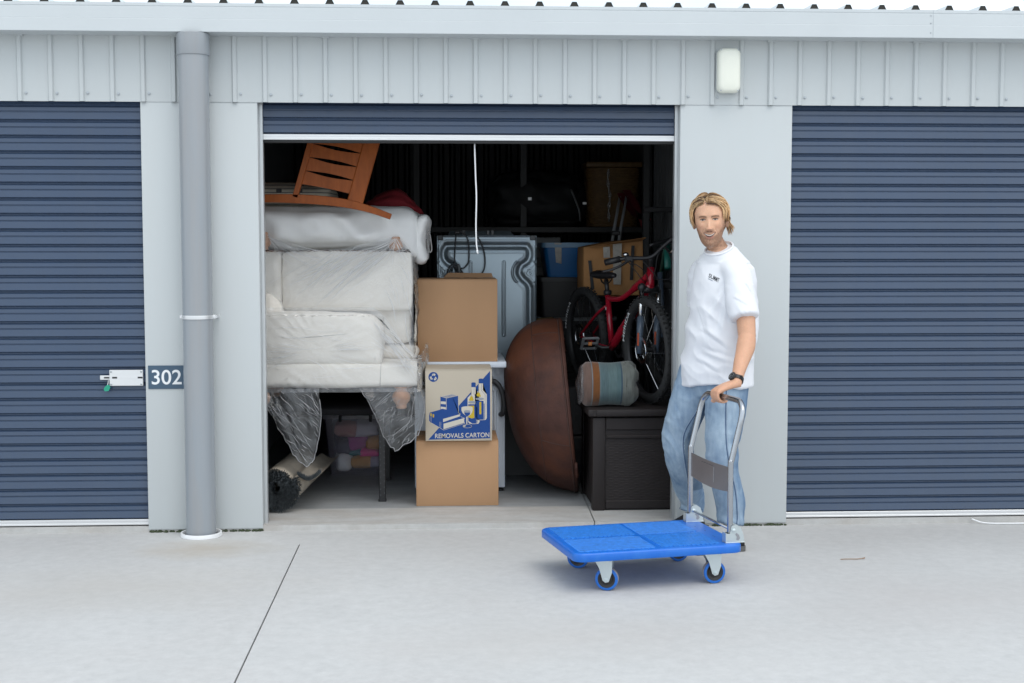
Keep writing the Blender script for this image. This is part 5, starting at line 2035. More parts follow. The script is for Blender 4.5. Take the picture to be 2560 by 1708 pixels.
cs = obj("chequered_cloth", crumple(MB().box((.635, 1.86, .98), (.80, 1.99, 1.06), .02, 2), .01, 12, 5), mat("mustard_cloth", (.26, .19, .07), rough=.9, var=.3, vs=40), smooth=180)
tag(cs, "small mustard cloth bundle just behind the top of the bowl", "cloth")
cs2 = obj("narrow_box", MB().box((.64, 1.80, FZ), (.79, 2.05, .972), .01), M_dark)
tag(cs2, "narrow dark box standing behind the bowl under the mustard cloth", "box")

shf = thing("shelf", (.9, 2.9, 0), "dark steel shelf across the back carrying the black bag and the basket", "shelf")
obj("shelf_board", MB().box((-.2, 2.72, 1.655), (1.60, 3.3, 1.70), .004), M_dark, shf)
for xa in (-.2, .60, 1.545):
    obj("upright", MB().box((xa, 2.74, FZ), (xa + .05, 2.79, 2.55), .003), M_dark, shf)
obj("shelf_board", MB().box((-.2, 2.72, .80), (1.60, 3.3, .84), .004), M_dark, shf)
bg = thing("holdall", (.7, 2.9, 1.70), "bulky shiny black bag lying on the back shelf", "bag")
b = MB()
soft_box(b, (.36, 2.74, 1.702), (1.09, 3.2, 2.09), .14, .03, n=26)
v = b.v[0]
b.v[0] = v + np.stack([.02 * ridged(v * 5, 3), .022 * ridged(v * 6, 4), .018 * ridged(v * 5, 6)], 1) * (v[:, 2:3] > 1.74)
obj("bag_body", b, mat("black_nylon", (.012, .013, .014), rough=.6, var=.2, spec=.3), bg, smooth=180)
obj("strap", MB().tube(spline([(.98, 2.72, 1.98), (1.01, 2.70, 1.90), (1.04, 2.70, 1.82), (1.05, 2.72, 1.74)], 5), .012, 6, flat=.4), M_grey, bg, smooth=180)
obj("buckle", MB().box((1.065, 2.69, 1.865), (1.095, 2.71, 1.885), .003), M_alu, bg)
obj("buckle", MB().box((.655, 2.705, 1.895), (.685, 2.72, 1.92), .003), M_alu, bg)

bs_ = thing("wicker_basket", (1.31, 2.8, 1.70), "tall golden wicker hamper on the back shelf at right", "basket")
bm_ = MB()
nb, na = 34, 60
X = np.zeros((na + 1, nb * 4, 3))
for i in range(na + 1):
    for j in range(nb * 4):
        b_ = j / (nb * 4 - 1)
        k = int(b_ * nb) % 2
        fr2 = b_ * nb - int(b_ * nb)
        h = .008 * (1 - (2 * fr2 - 1) ** 2) * (.6 + .4 * math.cos(i * math.pi / 2) * (1 if k else -1))
        q = 2 * math.pi * i / na
        ww, dd = .185 + .02 * b_, .15
        e = 4
        cxx = math.copysign(abs(math.cos(q)) ** (2 / e), math.cos(q))
        cyy = math.copysign(abs(math.sin(q)) ** (2 / e), math.sin(q))
        X[i, j] = (1.305 + (ww + h) * cxx, 2.875 + (dd + h) * cyy, 1.702 + b_ * .44)
bm_.grid(X)
obj("basket_body", bm_, M_wick, bs_, smooth=180)
obj("basket_lid", MB().box((1.09, 2.70, 2.145), (1.52, 3.05, 2.185), .012, 2), M_wick, bs_, smooth=40)
obj("clear_bag", MB().tube(spline([(1.26, 2.70, 2.13), (1.255, 2.705, 2.03), (1.27, 2.70, 1.93), (1.262, 2.70, 1.83), (1.265, 2.705, 1.74)], 5), [.006, .01, .012, .006] * 5 + [.01], 7), M_film, bs_, smooth=180)

st_ = thing("folded_stroller", (1.25, 2.0, 1.58), "folded frame with grey poles and a red fabric seat behind the open box", "stroller")
for dx in (0, .045):
    obj("pole", MB().tube([(1.172 + dx, 1.82, 1.56), (1.195 + dx, 1.86, 1.68), (1.245 + dx, 1.95, 1.90)], [.011, .011, .009], 10), M_grey, st_, smooth=180)
obj("joint", MB().box((1.17, 1.80, 1.63), (1.225, 1.86, 1.66), .006), M_black, st_)
rs_ = []
for t in np.linspace(0, 1, 16):
    rs_.append([(1.255 + .16 * t + .04 * math.sin(s * 3) * (1 - t), 1.97 + .12 * s, 1.925 - .26 * t + .04 * t * t + .05 * math.sin(t * 4) * s) for s in np.linspace(-.5, .7, 10)])
X = np.array(rs_)
m = MB().grid(X)
m.grid(X + np.array((.035, .0, .02)))
obj("fabric_seat", crumple(m, .008, 9, 44), M_redc, st_, smooth=180)
pz_ = thing("wall_rail", (1.5, 2.2, 1.8), "short dark horizontal bar fixed to the right inner wall", "rail")
obj("bar", MB().box((1.36, 1.62, 1.783), (1.58, 1.66, 1.818), .004), M_black, pz_)
obj("bracket", MB().box((1.36, 1.64, .9), (1.405, 1.70, 2.66), .004), M_dark, pz_)

# ================================================================== PLATFORM TROLLEY
M_plat = mat("blue_platform_plastic", (.004, .128, .56), rough=.36, var=.06, vs=5, tint=(.035, .20, .60), tfac=.35, ts=16, rvar=.06)
M_ribs = mat("scuffed_rib_plastic", (.020, .175, .58), rough=.34, var=.25, vs=40)
M_zinc = mat("zinc_plated_steel", (.58, .65, .67), rough=.30, metal=.75, var=.05)
M_tubem = mat("chromed_handle_tube", (.42, .44, .47), rough=.25, metal=.95, var=.08, vs=3)
M_panel = mat("steel_handle_panel", (.36, .37, .40), rough=.36, metal=.85, var=.08, vs=6)
M_wheelb = mat("blue_wheel_rubber", (.010, .13, .50), rough=.5, var=.05)
M_wheelt = mat("worn_wheel_tread", (.33, .30, .28), rough=.85, var=.12, vs=40)
tr = thing("platform_trolley", (.93, -1.08, 0), "bright blue platform trolley with a bent steel handle held by the man", "trolley")
TA = math.radians(11.6)
TU = np.array((math.cos(TA), math.sin(TA), 0))
TV = np.array((-math.sin(TA), math.cos(TA), 0))
TC = np.array((.935, -1.078, 0))
HL, HW = .408, .293


def tp(u, v, z):
    return TC + TU * u + TV * v + np.array((0, 0, z))


def tmat(u, v, z=0.0, extra=0.0):
    p = tp(u, v, z)
    return Matrix.Translation(p) @ Matrix.Rotation(TA + extra, 4, 'Z')


m = MB()
rings = []
for ins, z in ((.012, .150), (.002, .1515), (0, .155), (0, .183), (.003, .188), (.010, .191), (.020, .1915)):
    q = roundrect(2 * (HL - ins), 2 * (HW - ins), max(.052 - ins, .012), 7)
    rings.append(np.array([tp(a, b_, z) for a, b_ in q]))
m.loft(rings)
obj("platform", m, M_plat, tr, smooth=40)
# ribbed tread: four fields of fine diagonal ribs
for iu, (ua, ub) in enumerate(((-.375, -.012), (.012, .300))):
    for iv, (va, vb) in enumerate(((-.262, -.010), (.010, .262))):
        m = MB()
        sgn = 1 if (iu + iv) % 2 else -1
        k = math.tan(math.radians(38)) * sgn
        step = .0175
        rng_ = np.arange(-1.0, 1.0, step)
        for c in rng_:
            # line v = k*u + c clipped to the field
            pts = []
            for u_ in np.linspace(ua, ub, 60):
                v_ = k * (u_ - (ua + ub) / 2) + c
                if va <= v_ <= vb:
                    pts.append((u_, v_))
            if len(pts) < 4:
                continue
            (u0, v0), (u1, v1) = pts[0], pts[-1]
            d = np.array((u1 - u0, v1 - v0))
            d /= np.hypot(*d)
            n_ = np.array((-d[1], d[0]))
            vv = []
            for (uu, v_) in ((u0, v0), (u1, v1)):
                for w, z in ((-.0060, .1913), (-.0024, .1950), (.0024, .1950), (.0060, .1913)):
                    vv.append(tp(uu + n_[0] * w, v_ + n_[1] * w, z))
            m.add(vv, [(0, 1, 5, 4), (1, 2, 6, 5), (2, 3, 7, 6), (0, 3, 2, 1), (4, 5, 6, 7)])
        o_ = obj("tread_ribs", m, M_ribs, tr)
        o_["kind"] = "stuff"
for uu, vv_ in ((-.345, -.245), (-.33, -.225), (-.31, -.245), (.335, -.12), (.335, -.10), (.345, .02), (.335, .12), (.30, -.20)):
    obj("drain_hole", MB().lathe([(.004, .1921), (.0005, .1922)], 8, tp(uu, vv_, 0)), M_black, tr)


def caster(u, v, swivel):
    z0 = .150
    M4 = tmat(u, v, 0, 0)
    f = MB()
    f.box((-.048, -.038, .1445), (.048, .038, .150), .002, 1, M4)
    Ms = M4 @ Matrix.Rotation(swivel, 4, 'Z')
    for s in (-1, 1):
        pl = [(-.040, .140), (.040, .140), (.026, .085), (.012 + (.03 if False else 0), .044), (-.004, .040), (-.016, .050), (-.032, .105)]
        off = np.array((0, 0))
        ee = .018
        poly = [(a + (0 if z > .12 else .012), z) for a, z in pl]
        f.prism(poly, lambda a, z, d, s=s: tuple(Ms @ Vector((a, s * .0235 + d * s, z))), .003)
    f.box((-.040, -.0235, .136), (.040, .0235, .1445), .002, 1, Ms)
    c = obj("caster", f, M_zinc, tr, smooth=30)
    ax_ = np.array(Ms.to_3x3() @ Vector((0, 1, 0)))
    cc = np.array(Ms @ Vector((.012, 0, .0535)))
    obj("wheel", MB().lathe([(.040, -.0165), (.0505, -.0155), (.0525, -.0120), (.0525, .0120), (.0505, .0155), (.040, .0165)], 40, cc, ax_, caps=False), M_wheelb, c, smooth=35)
    obj("tread", MB().lathe([(.0518, -.0118), (.0531, -.0100), (.0531, .0100), (.0518, .0118)], 40, cc, ax_, caps=False), M_wheelt, c, smooth=35)
    obj("wheel_hub", MB().lathe([(.001, -.019), (.012, -.019), (.014, -.012), (.026, -.010), (.032, -.014), (.0405, -.0155), (.0405, .0155), (.032, .014), (.026, .010), (.014, .012), (.012, .019), (.001, .019)], 32, cc, ax_), M_black, c, smooth=35)
    for s in (-1, 1):
        obj("axle_nut", MB().lathe([(.009, 0), (.009, .005), (.005, .0055), (.005, .008), (.001, .0085)], 6, cc + ax_ * s * .0265, ax_ * s), M_zinc, c, smooth=30)
    return c


caster(-.245, -.215, math.radians(-27))
caster(.275, -.222, math.radians(-4))
caster(-.245, .215, math.radians(-30))
caster(.275, .222, math.radians(-4))

# handle
HU = .358
hv = .240
path = []
prof_h = [(0.0, .205), (0.0, .39), (.0, .555), (.006, .580), (.036, .705), (.050, .765)]
pts = [tp(HU + a, -hv, z) for a, z in prof_h]
pts += [tp(HU + .060, -hv + .012, .808), tp(HU + .066, -hv + .045, .833), tp(HU + .068, -hv + .085, .840), tp(HU + .068, 0, .840)]
left = pts[:-1]
mir = []
for a, z in prof_h:
    mir.append(tp(HU + a, hv, z))
mir += [tp(HU + .060, hv - .012, .808), tp(HU + .066, hv - .045, .833), tp(HU + .068, hv - .085, .840)]
full = spline(pts + mir[::-1], 10)
obj("handle", MB().tube(full, .0135, 16), M_tubem, tr, smooth=180)
# plate between the posts
m = MB()
rows = []
for t in np.linspace(0, 1, 24):
    v_ = -hv + .008 + t * (2 * hv - .016)
    bow = .010 * math.sin(math.pi * t)
    sag = .0
    rows.append((v_, bow))
top, bot = .540, .425
for side in (0, 1):
    pass
X = np.array([[tp(HU - .004 - b_ * .6, v_, z - .012 * math.sin(math.pi * tt) * (1 if z < .48 else .3)) for z in np.linspace(bot, top, 6)] for (v_, b_), tt in zip(rows, np.linspace(0, 1, 24))])
m.grid(X)
m.grid(X + TU * .003)
for a in (0, -1):
    m.grid(np.stack([X[:, a], X[:, a] + TU * .003], 1))
obj("panel", m, M_panel, tr, smooth=40)
obj("panel_sticker_edge", MB().tube([tp(HU - .0125, .075, .520), tp(HU - .0125, -.075, .520), tp(HU - .0125, -.075, .445)], .0009, 5), M_tubem, tr)
for v_ in (-hv, hv):
    b = MB()
    s = 1 if v_ > 0 else -1
    pl = [(-.026, .1935), (.064, .1935), (.060, .225), (.046, .262), (.022, .278), (.0, .270), (-.008, .235), (-.026, .235)]
    for off in (-.020, .017):
        b.prism(pl, lambda a, z, d, off=off: tuple(tp(HU + a, v_ + off + d, z)), .003)
    b.box((-.030, -.022, .1916), (.066, .022, .1945), .001, 1, tmat(HU, v_))
    b.box((-.029, -.020, .1945), (-.025, .020, .238), .001, 1, tmat(HU, v_))
    br_ = obj("bracket", b, M_zinc, tr, smooth=30)
    for a, z in ((.010, .250),):
        obj("bolt", MB().lathe([(.0095, 0), (.0095, .004), (.005, .006), (.001, .007)], 12, tp(HU + a, v_ - .0205, z), -TV), M_zinc, br_, smooth=30)
    obj("bracket_slot", MB().prism([(.024, .205), (.034, .202), (.042, .212), (.036, .228), (.024, .238), (.018, .230), (.026, .220)], lambda a, z, d: tuple(tp(HU + a, v_ - .0208 - d, z)), .0006), M_panel, br_)
    obj("bolt", MB().lathe([(.005, 0), (.005, .003), (.001, .004)], 8, tp(HU - .022, v_ - .016, .1945)), M_zinc, br_)
obj("cross_bar", MB().tube([tp(HU + .012, -hv, .246), tp(HU + .012, hv, .246)], .006, 10), M_tubem, tr, smooth=180)

# ================================================================== THE MAN
mn = thing("person", (1.42, -.35, 0), "blond bearded man in a white t-shirt and jeans holding the trolley handle", "person")


def ell(c, a, b, U, V, n=28, p=2.0):
    th = np.linspace(0, 2 * np.pi, n, endpoint=False)
    ca, sa = np.cos(th), np.sin(th)
    ca = np.sign(ca) * np.abs(ca) ** (2 / p)
    sa = np.sign(sa) * np.abs(sa) ** (2 / p)
    return np.array(c) + np.outer(ca * a, U) + np.outer(sa * b, V)


PF = np.array((-.66, -.75, 0))          # the way his chest faces
PL = np.array((.75, -.66, 0))           # towards his left side
Z3 = np.array((0, 0, 1.0))

# ---- head built in its own frame, then turned and set on the neck
HEADC = np.array((1.377, -.500, 1.691))
HY = math.radians(-15)                   # turned towards -X from facing -Y
HR_ = np.array([[math.cos(HY), -math.sin(HY), 0], [math.sin(HY), math.cos(HY), 0], [0, 0, 1.0]])
tilt = math.radians(-3)
HT_ = np.array([[math.cos(tilt), 0, math.sin(tilt)], [0, 1, 0], [-math.sin(tilt), 0, math.cos(tilt)]])
HM = HR_ @ HT_
SLZ = np.array([-.142, -.134, -.119, -.105, -.085, -.060, -.030, 0, .035, .070, .098, .112])
SLW = np.array([.012, .030, .0435, .0515, .058, .0655, .0725, .0765, .0785, .071, .050, .014])
SLF = np.array([.052, .078, .087, .090, .091, .093, .094, .094, .0945, .083, .056, .016])
SLB = np.array([-.02, .000, .012, .026, .046, .070, .090, .100, .104, .094, .070, .02])


def face_disp(x, z):
    """outward push on the front of the face"""
    d = 0
    nz = np.clip((.010 - z) / .058, 0, 1)
    d = d + .0285 * nz ** 1.15 * np.exp(-(x / (.0085 + .006 * nz)) ** 2) * (z > -.060) * sstep(z, -.064, -.046)
    d = d + .011 * (np.exp(-(((x - .0145) / .0075) ** 2 + ((z + .047) / .008) ** 2)) + np.exp(-(((x + .0145) / .0075) ** 2 + ((z + .047) / .008) ** 2)))
    for s in (-1, 1):
        d = d - .0150 * np.exp(-(((x - s * .031) / .016) ** 2 + ((z - .000) / .0105) ** 2))
        d = d + .0065 * np.exp(-(((x - s * .030) / .020) ** 2 + ((z - .021) / .008) ** 2))
        d = d + .0065 * np.exp(-(((x - s * .046) / .016) ** 2 + ((z + .030) / .016) ** 2))
        d = d - .0035 * np.exp(-(((x - s * .030 - s * (-.045 - z) * .35) / .004) ** 2 + ((z + .055) / .018) ** 2))
    d = d + .006 * np.exp(-((x / .030) ** 2 + ((z + .076) / .014) ** 2))
    zc = z - 14 * x ** 2
    d = d + .0035 * np.exp(-((x / .024) ** 2 + ((zc + .0715) / .004) ** 2)) + .0045 * np.exp(-((x / .020) ** 2 + ((zc + .0905) / .005) ** 2))
    d = d - .006 * np.exp(-((x / .024) ** 2 + ((zc + .0805) / .0042) ** 2))
    d = d - .004 * np.exp(-((x / .02) ** 2 + ((z + .103) / .006) ** 2))
    d = d + .008 * np.exp(-((x / .018) ** 2 + ((z + .124) / .013) ** 2))
    return d


hm = MB()
rings = []
for z in np.concatenate([np.linspace(-.146, -.10, 16), np.linspace(-.098, .03, 56), np.linspace(.034, .112, 26)]):
    w, f_, b_ = [np.interp(z, SLZ, q) for q in (SLW, SLF, SLB)]
    th = np.linspace(0, 2 * np.pi, 110, endpoint=False)
    s_, c_ = np.sin(th), np.cos(th)
    e = 2.25
    x = w * np.sign(s_) * np.abs(s_) ** (2 / e)
    yf = np.where(c_ > 0, -f_, b_) * np.abs(c_) ** (2 / e)
    front = c_ > 0
    d = face_disp(x, np.full_like(x, z)) * front * np.clip(np.abs(c_) * 1.4, 0, 1)
    rings.append(np.stack([x, yf - d, np.full_like(x, z)], 1))
hm.loft(rings)


def to_world(P):
    return np.asarray(P) @ HM.T + HEADC


def to_head(P):
    return (np.asarray(P) - HEADC) @ HM


sk = MB()
for v_, in zip(hm.v):
    pass
sk.add(to_world(hm.verts()), hm.f)
for s in (-1, 1):                       # ears
    er = MB()
    er.ball((0, 0, 0), (.008, .019, .031), 14, 10)
    ev = er.verts()
    ev[:, 0] += .010 * sstep(ev[:, 1], -.005, .018)
    rim = np.hypot(ev[:, 1] / .019, ev[:, 2] / .031)
    ev[:, 0] -= .006 * (1 - sstep(rim, .35, .8)) * (ev[:, 0] > 0)
    ev[:, 0] *= s
    ev += np.array((s * .0805, .012, -.014))
    sk.add(to_world(ev), er.f)
# neck
NB = np.array((1.442, -.475, 1.500))
NT = to_world([(0, .030, -.075)])[0]
NM = (NB + NT) / 2 + np.array((0, 0, 0))
sk.loft([ell(NB - (0, 0, .05), .075, .07, PL, -PF), ell(NB + (0, 0, .015), .058, .060, PL, -PF), ell(NM + (0, .0, .01), .053, .058, PL, -PF), ell(NT, .052, .056, HM[:, 0], HM[:, 1])])
# trunk and legs under the clothes keep the body in one piece
TRK = [((1.437, -.470, .84), .13, .09), ((1.435, -.468, 1.0), .135, .095), ((1.45, -.475, 1.2), .14, .10), ((1.455, -.48, 1.36), .145, .100), ((1.452, -.478, 1.43), .13, .08), (tuple(NB - (0, 0, .03)), .07, .06)]
sk.loft([ell(c, a, b_, PL, -PF) for c, a, b_ in TRK])


def limb(m, pts, rs, n=18, k=6, flat=None):
    P = spline(pts, k)
    t = np.linspace(0, 1, len(P))
    R = np.interp(t, np.linspace(0, 1, len(rs)), rs)
    return m.tube(P, R, n)


HIPF, KNF, ANF = np.array((1.365, -.385, .88)), np.array((1.248, -.31, .535)), np.array((1.362, -.130, .09))
HIPN, KNN, ANN = np.array((1.492, -.500, .88)), np.array((1.432, -.585, .500)), np.array((1.488, -.560, .09))
limb(sk, [HIPF, (HIPF + KNF) / 2 + (-.012, 0, 0), KNF, (KNF + ANF) / 2 + (.018, .02, -.02), ANF + (.008, -.006, .03)], [.075, .065, .05, .042, .030])
limb(sk, [HIPN, (HIPN + KNN) / 2, KNN, (KNN + ANN) / 2 + (.020, .012, -.02), ANN + (.004, .004, .03)], [.075, .065, .05, .042, .030])
# near (left) arm and hand
SHL, ELL, WRL = np.array((1.500, -.575, 1.418)), np.array((1.523, -.725, 1.105)), np.array((1.430, -.905, .895))
limb(sk, [SHL, (SHL + ELL) / 2 + (.012, -.004, 0), ELL], [.052, .050, .044])
P = spline([ELL, ELL + (WRL - ELL) * .25 + (.006, .004, 0), ELL + (WRL - ELL) * .6, WRL], 8)
fd = (WRL - ELL) / np.linalg.norm(WRL - ELL)
sk.tube(P, np.interp(np.linspace(0, 1, len(P)), [0, .12, .3, .6, .85, 1], [.044, .046, .047, .038, .0295, .0275]), 20)
# far (right) arm hanging behind the trunk
SHR, ELR, WRR = np.array((1.372, -.365, 1.425)), np.array((1.385, -.250, 1.14)), np.array((1.405, -.240, .90))
limb(sk, [SHR, (SHR + ELR) / 2, ELR, (ELR + WRR) / 2, WRR], [.055, .050, .043, .040, .028])
for i in range(4):
    b0 = WRR + np.array((-.022 + .015 * i, -.02 + .012 * i, -.08))
    sk.tube(spline([b0, b0 + (0, -.006, -.04), b0 + (.002, -.016, -.075)], 4), [.009] * 4 + [.008] * 4 + [.006], 8)
sk.loft([ell(WRR, .026, .02, (.8, .6, 0), (-.6, .8, 0), 14), ell(WRR + (0, -.002, -.045), .040, .016, (.8, .6, 0), (-.6, .8, 0), 14), ell(WRR + (0, -.004, -.085), .038, .013, (.8, .6, 0), (-.6, .8, 0), 14)])
sk.tube(spline([WRR + (-.02, -.02, -.02), WRR + (-.045, -.035, -.05), WRR + (-.05, -.04, -.085)], 4), [.012] * 5 + [.010] * 3 + [.007], 8)

# the gripping hand: bar frame
bar_c = tp(HU + .068, .035, .840)
bd = TV                                   # along the bar, away from the camera
bu, bz = -TU, Z3                          # knuckle side, up


def hb(t, u, z):
    return bar_c + bd * t + bu * u + bz * z


KN = [hb(-.034 + .0215 * i, .030 - .004 * abs(i - 1.4), .020 + (.004 if i in (1, 2) else 0)) for i in range(4)]
wdir = (WRL - (KN[1] + KN[2]) / 2)
wdir /= np.linalg.norm(wdir)
pn = np.cross(wdir, bd)
pn /= np.linalg.norm(pn)
if pn[2] < 0:
    pn = -pn
kc = (KN[1] + KN[2]) / 2
pr = []
for t, a, b_ in ((0.0, .040, .0125), (.15, .0425, .0155), (.45, .041, .0175), (.75, .035, .019), (1.0, .0275, .0215), (1.15, .0265, .025)):
    c = kc + (WRL - kc) * t + pn * (.004 * math.sin(math.pi * min(t, 1)))
    side = bd if t < .6 else bd
    q = ell(c, a, b_, side, pn, 22, 2.4)
    pr.append(q)
sk.loft(pr)
RF = .0245
for i in range(4):
    t0 = -.034 + .0215 * i
    sc_ = (.86, 1.0, 1.04, .96)[i]
    pts = [KN[i] + wdir * .012, KN[i] + pn * .002]
    for ang, rr in ((150, .036), (185, .0305), (222, .0265), (262, RF + .001), (305, RF), (345 if i else 330, RF)):
        a = math.radians(ang)
        # angle measured from the wrist side (-bu) over the top
        pts.append(hb(t0, -math.cos(a) * rr, math.sin(a) * rr * (1.0 if ang < 200 else 1.0)))
    P = spline(pts, 5)
    sk.tube(P, np.interp(np.linspace(0, 1, len(P)), [0, .15, .3, .45, .62, .8, 1], np.array([.0085, .0108, .0094, .0100, .0090, .0090, .0070]) * sc_), 12)
pts = [WRL + (kc - WRL) * .35 + bd * .022 - pn * .006, WRL + (kc - WRL) * .55 + bd * .040 - pn * .016, hb(.052, -.006, -.016), hb(.046, .016, -.027), hb(.040, .030, -.026)]
P = spline(pts, 5)
sk.tube(P, np.interp(np.linspace(0, 1, len(P)), [0, .3, .6, .85, 1], [.015, .0135, .0115, .0105, .0075]), 12)

body_me = remesh(sk, .0032, 3, .45)
co = get_co(body_me)
hc = to_head(co)
x, y, z = hc.T
inhead = (np.abs(x) < .12) & (np.abs(y) < .15) & (z > -.155) & (z < .14)
skin = np.array((.635, .372, .245))
colr = np.tile(skin, (len(co), 1))
colr *= (1 + .05 * fbm(co * 40, 7, 3))[:, None]


def blend(mask, c):
    global colr
    mk = np.clip(mask, 0, 1)[:, None]
    colr = colr * (1 - mk) + np.array(c) * mk


front = (y < .02) & inhead
red = np.exp(-(((np.abs(x) - .045) / .018) ** 2 + ((z + .035) / .018) ** 2)) * front + np.exp(-((x / .012) ** 2 + ((z + .045) / .012) ** 2)) * front
blend(.35 * red, (.55, .24, .15))
# stubble beard
bz_ = -.052 - .012 * np.exp(-((np.abs(x) - .03) / .012) ** 2)
zb_ = -.072 + np.clip(np.abs(x) - .030, 0, 1) * 1.15
beard = sstep(zb_ - z, -.006, .016) * (y < .040) * inhead
beard = np.maximum(beard, .8 * sstep(np.abs(x), .060, .068) * sstep(-z, .005, .03) * (y < .035) * inhead)
clear = np.exp(-(((np.abs(x) - .036) / .014) ** 2 + ((z + .052) / .014) ** 2))
beard *= 1 - .6 * clear
beard *= (.62 + .38 * np.clip(fbm(co * 190, 21, 2) * .8 + .5, 0, 1))
beard *= np.where(z < -.138, .55, 1)
blend(.80 * beard, (.185, .095, .055))
mst = np.exp(-((z + .061 + 6 * x ** 2) / .0065) ** 2) * (np.abs(x) < .032) * front
blend(.7 * mst, (.17, .085, .05))
# brows, lips, mouth, eye sockets
for s in (-1, 1):
    bx = x - s * .031
    blend(.8 * np.exp(-((z - .0175 + 10 * (bx - s * .004) ** 2) / .0046) ** 2) * (np.abs(bx) < .0200) * front, (.13, .066, .034))
    lid = np.exp(-((z - .0055 + 12 * bx ** 2) / .0022) ** 2) * (np.abs(bx) < .0155) * front
    blend(.75 * lid, (.10, .05, .032))
zc = z - 16 * x ** 2
blend(.70 * np.exp(-((zc + .0935) / .0042) ** 2) * (np.abs(x) < .021) * front, (.52, .21, .165))
blend(.45 * np.exp(-((zc + .0735) / .003) ** 2) * (np.abs(x) < .026) * front, (.44, .18, .14))
for s in (-1, 1):   # smile folds, their shade painted into the skin colour
    blend(.35 * np.exp(-(((x - s * (.030 + (-.048 - z) * .55)) / .0028) ** 2)) * (z < -.045) * (z > -.080) * front, (.27, .13, .085))
for s in (-1, 1):  # shade under and beside the nose, painted into the skin colour
    blend(.8 * np.exp(-(((x - s * .0085) / .0042) ** 2 + ((z + .0585) / .0032) ** 2)) * front, (.10, .04, .03))
    blend(.35 * np.exp(-(((x - s * .019) / .004) ** 2 + ((z + .048) / .010) ** 2)) * front, (.36, .17, .11))
# tan on the arm, redder knuckles, darker forearm hair
arm = sstep(-z, .25, .35)
blend(.30 * arm * (co[:, 2] < 1.25), (.50, .245, .15))
kd = np.min([np.linalg.norm(co - k_, axis=1) for k_ in KN], axis=0)
blend(.4 * np.exp(-(kd / .009) ** 2), (.58, .25, .17))
set_col(body_me, np.clip(colr, 0, 1))
M_skin = vcol_mat("skin", rough=.48, bump=.12, bs=260, sss=.12, spec=.35)
obj("body", body_me, M_skin, mn, smooth=180)
# eyes and mouth lie on the face: outlines projected on to the skin
bvh_b = BVHTree.FromPolygons([tuple(v) for v in co], [tuple(p.vertices) for p in body_me.polygons])
FD = Vector(HM @ np.array((0, 1.0, 0)))


def face_patch(xs, top, bot, lift, rows=4):
    g_ = np.zeros((len(xs), rows, 3))
    for i, (xx, a_, b2) in enumerate(zip(xs, top, bot)):
        for j, t_ in enumerate(np.linspace(0, 1, rows)):
            w_ = Vector(to_world([(xx, 0, a_ + (b2 - a_) * t_)])[0])
            h = bvh_b.ray_cast(w_ - FD * .3, FD, .6)
            g_[i, j] = np.array((h[0] if h[0] is not None else w_) - FD * lift)
    return MB().grid(g_)


M_eyew = mat("eye_white", (.50, .46, .43), rough=.25, var=.02)
M_iris = mat("iris", (.055, .06, .055), rough=.15, var=.1)
M_lash = mat("lash_line", (.05, .028, .02), rough=.8)
M_teeth = mat("teeth", (.84, .76, .66), rough=.3, var=.02)
M_mouth = mat("mouth_dark", (.09, .03, .028), rough=.6)
for s in (-1, 1):
    xs = np.linspace(-.0128, .0128, 13)
    k_ = np.sqrt(np.clip(1 - (xs / .0131) ** 2, 0, 1))
    up_, lo_ = -.0002 + .0040 * k_, -.0002 - .0024 * k_
    e_ = obj("eye", face_patch(s * .0315 + xs, up_, lo_, .0006), M_eyew, mn, smooth=180)
    xi = np.linspace(-.0045, .0045, 9)
    ki = np.sqrt(np.clip(1 - (xi / .0047) ** 2, 0, 1)) * .0047
    obj("iris", face_patch(s * .0315 + xi - .0012, np.minimum(.0004 + ki, .0036), np.maximum(.0004 - ki, -.0024), .0011), M_iris, e_, smooth=180)
    obj("lashes", face_patch(s * .0315 + xs * 1.08, up_ + .0013, up_ - .0006, .0013), M_lash, e_, smooth=180)
xs = np.linspace(-.0305, .0305, 21)
arc_ = 13 * xs ** 2
k_ = 1 - (xs / .0308) ** 2
mo_ = obj("mouth", face_patch(xs, -.0765 + arc_ + .0012 * k_, -.0765 + arc_ - .0115 * k_, .0007), M_mouth, mn, smooth=180)
xs2 = xs * .90
k2 = 1 - (xs2 / .0277) ** 2
obj("teeth", face_patch(xs2, -.0763 + 13 * xs2 ** 2 + .0002 * k2, -.0763 + 13 * xs2 ** 2 - .0050 * k2, .0013), M_teeth, mo_, smooth=180)

# ---- hair: scalp cap plus many strands
def skull(dirs, off):
    d = np.asarray(dirs, float)
    d = d / np.linalg.norm(d, axis=-1, keepdims=True)
    a = np.array((.0775, .100, .112))
    r = 1 / np.sqrt(((d / a) ** 2).sum(-1))
    return d * (r + off)[..., None] + np.array((0, .005, .002))


def pdir(pol, az):      # polar from the crown, azimuth from the face (+ towards his left)
    return np.stack([np.sin(pol) * np.sin(az), -np.sin(pol) * np.cos(az), np.cos(pol)], -1)


hr = MB()
hcol = []


def hairline_cap(az):
    return float(np.interp(abs(az), [0, .5, .80, 1.05, 1.25], [.80, .84, .94, 1.2, 1.9]))


cap = []
for az in np.linspace(-math.pi, math.pi, 49):
    fr = 0.5 + 0.5 * math.cos(az)
    end = np.minimum(math.radians(108), hairline_cap(az))
    pol = np.linspace(.02, end, 16)
    cap.append(to_world(skull(pdir(pol, np.full(16, az)), np.linspace(.010, .003, 16))))
hr.grid(np.array(cap))
hcol += [(.20, .115, .052)] * hr.n


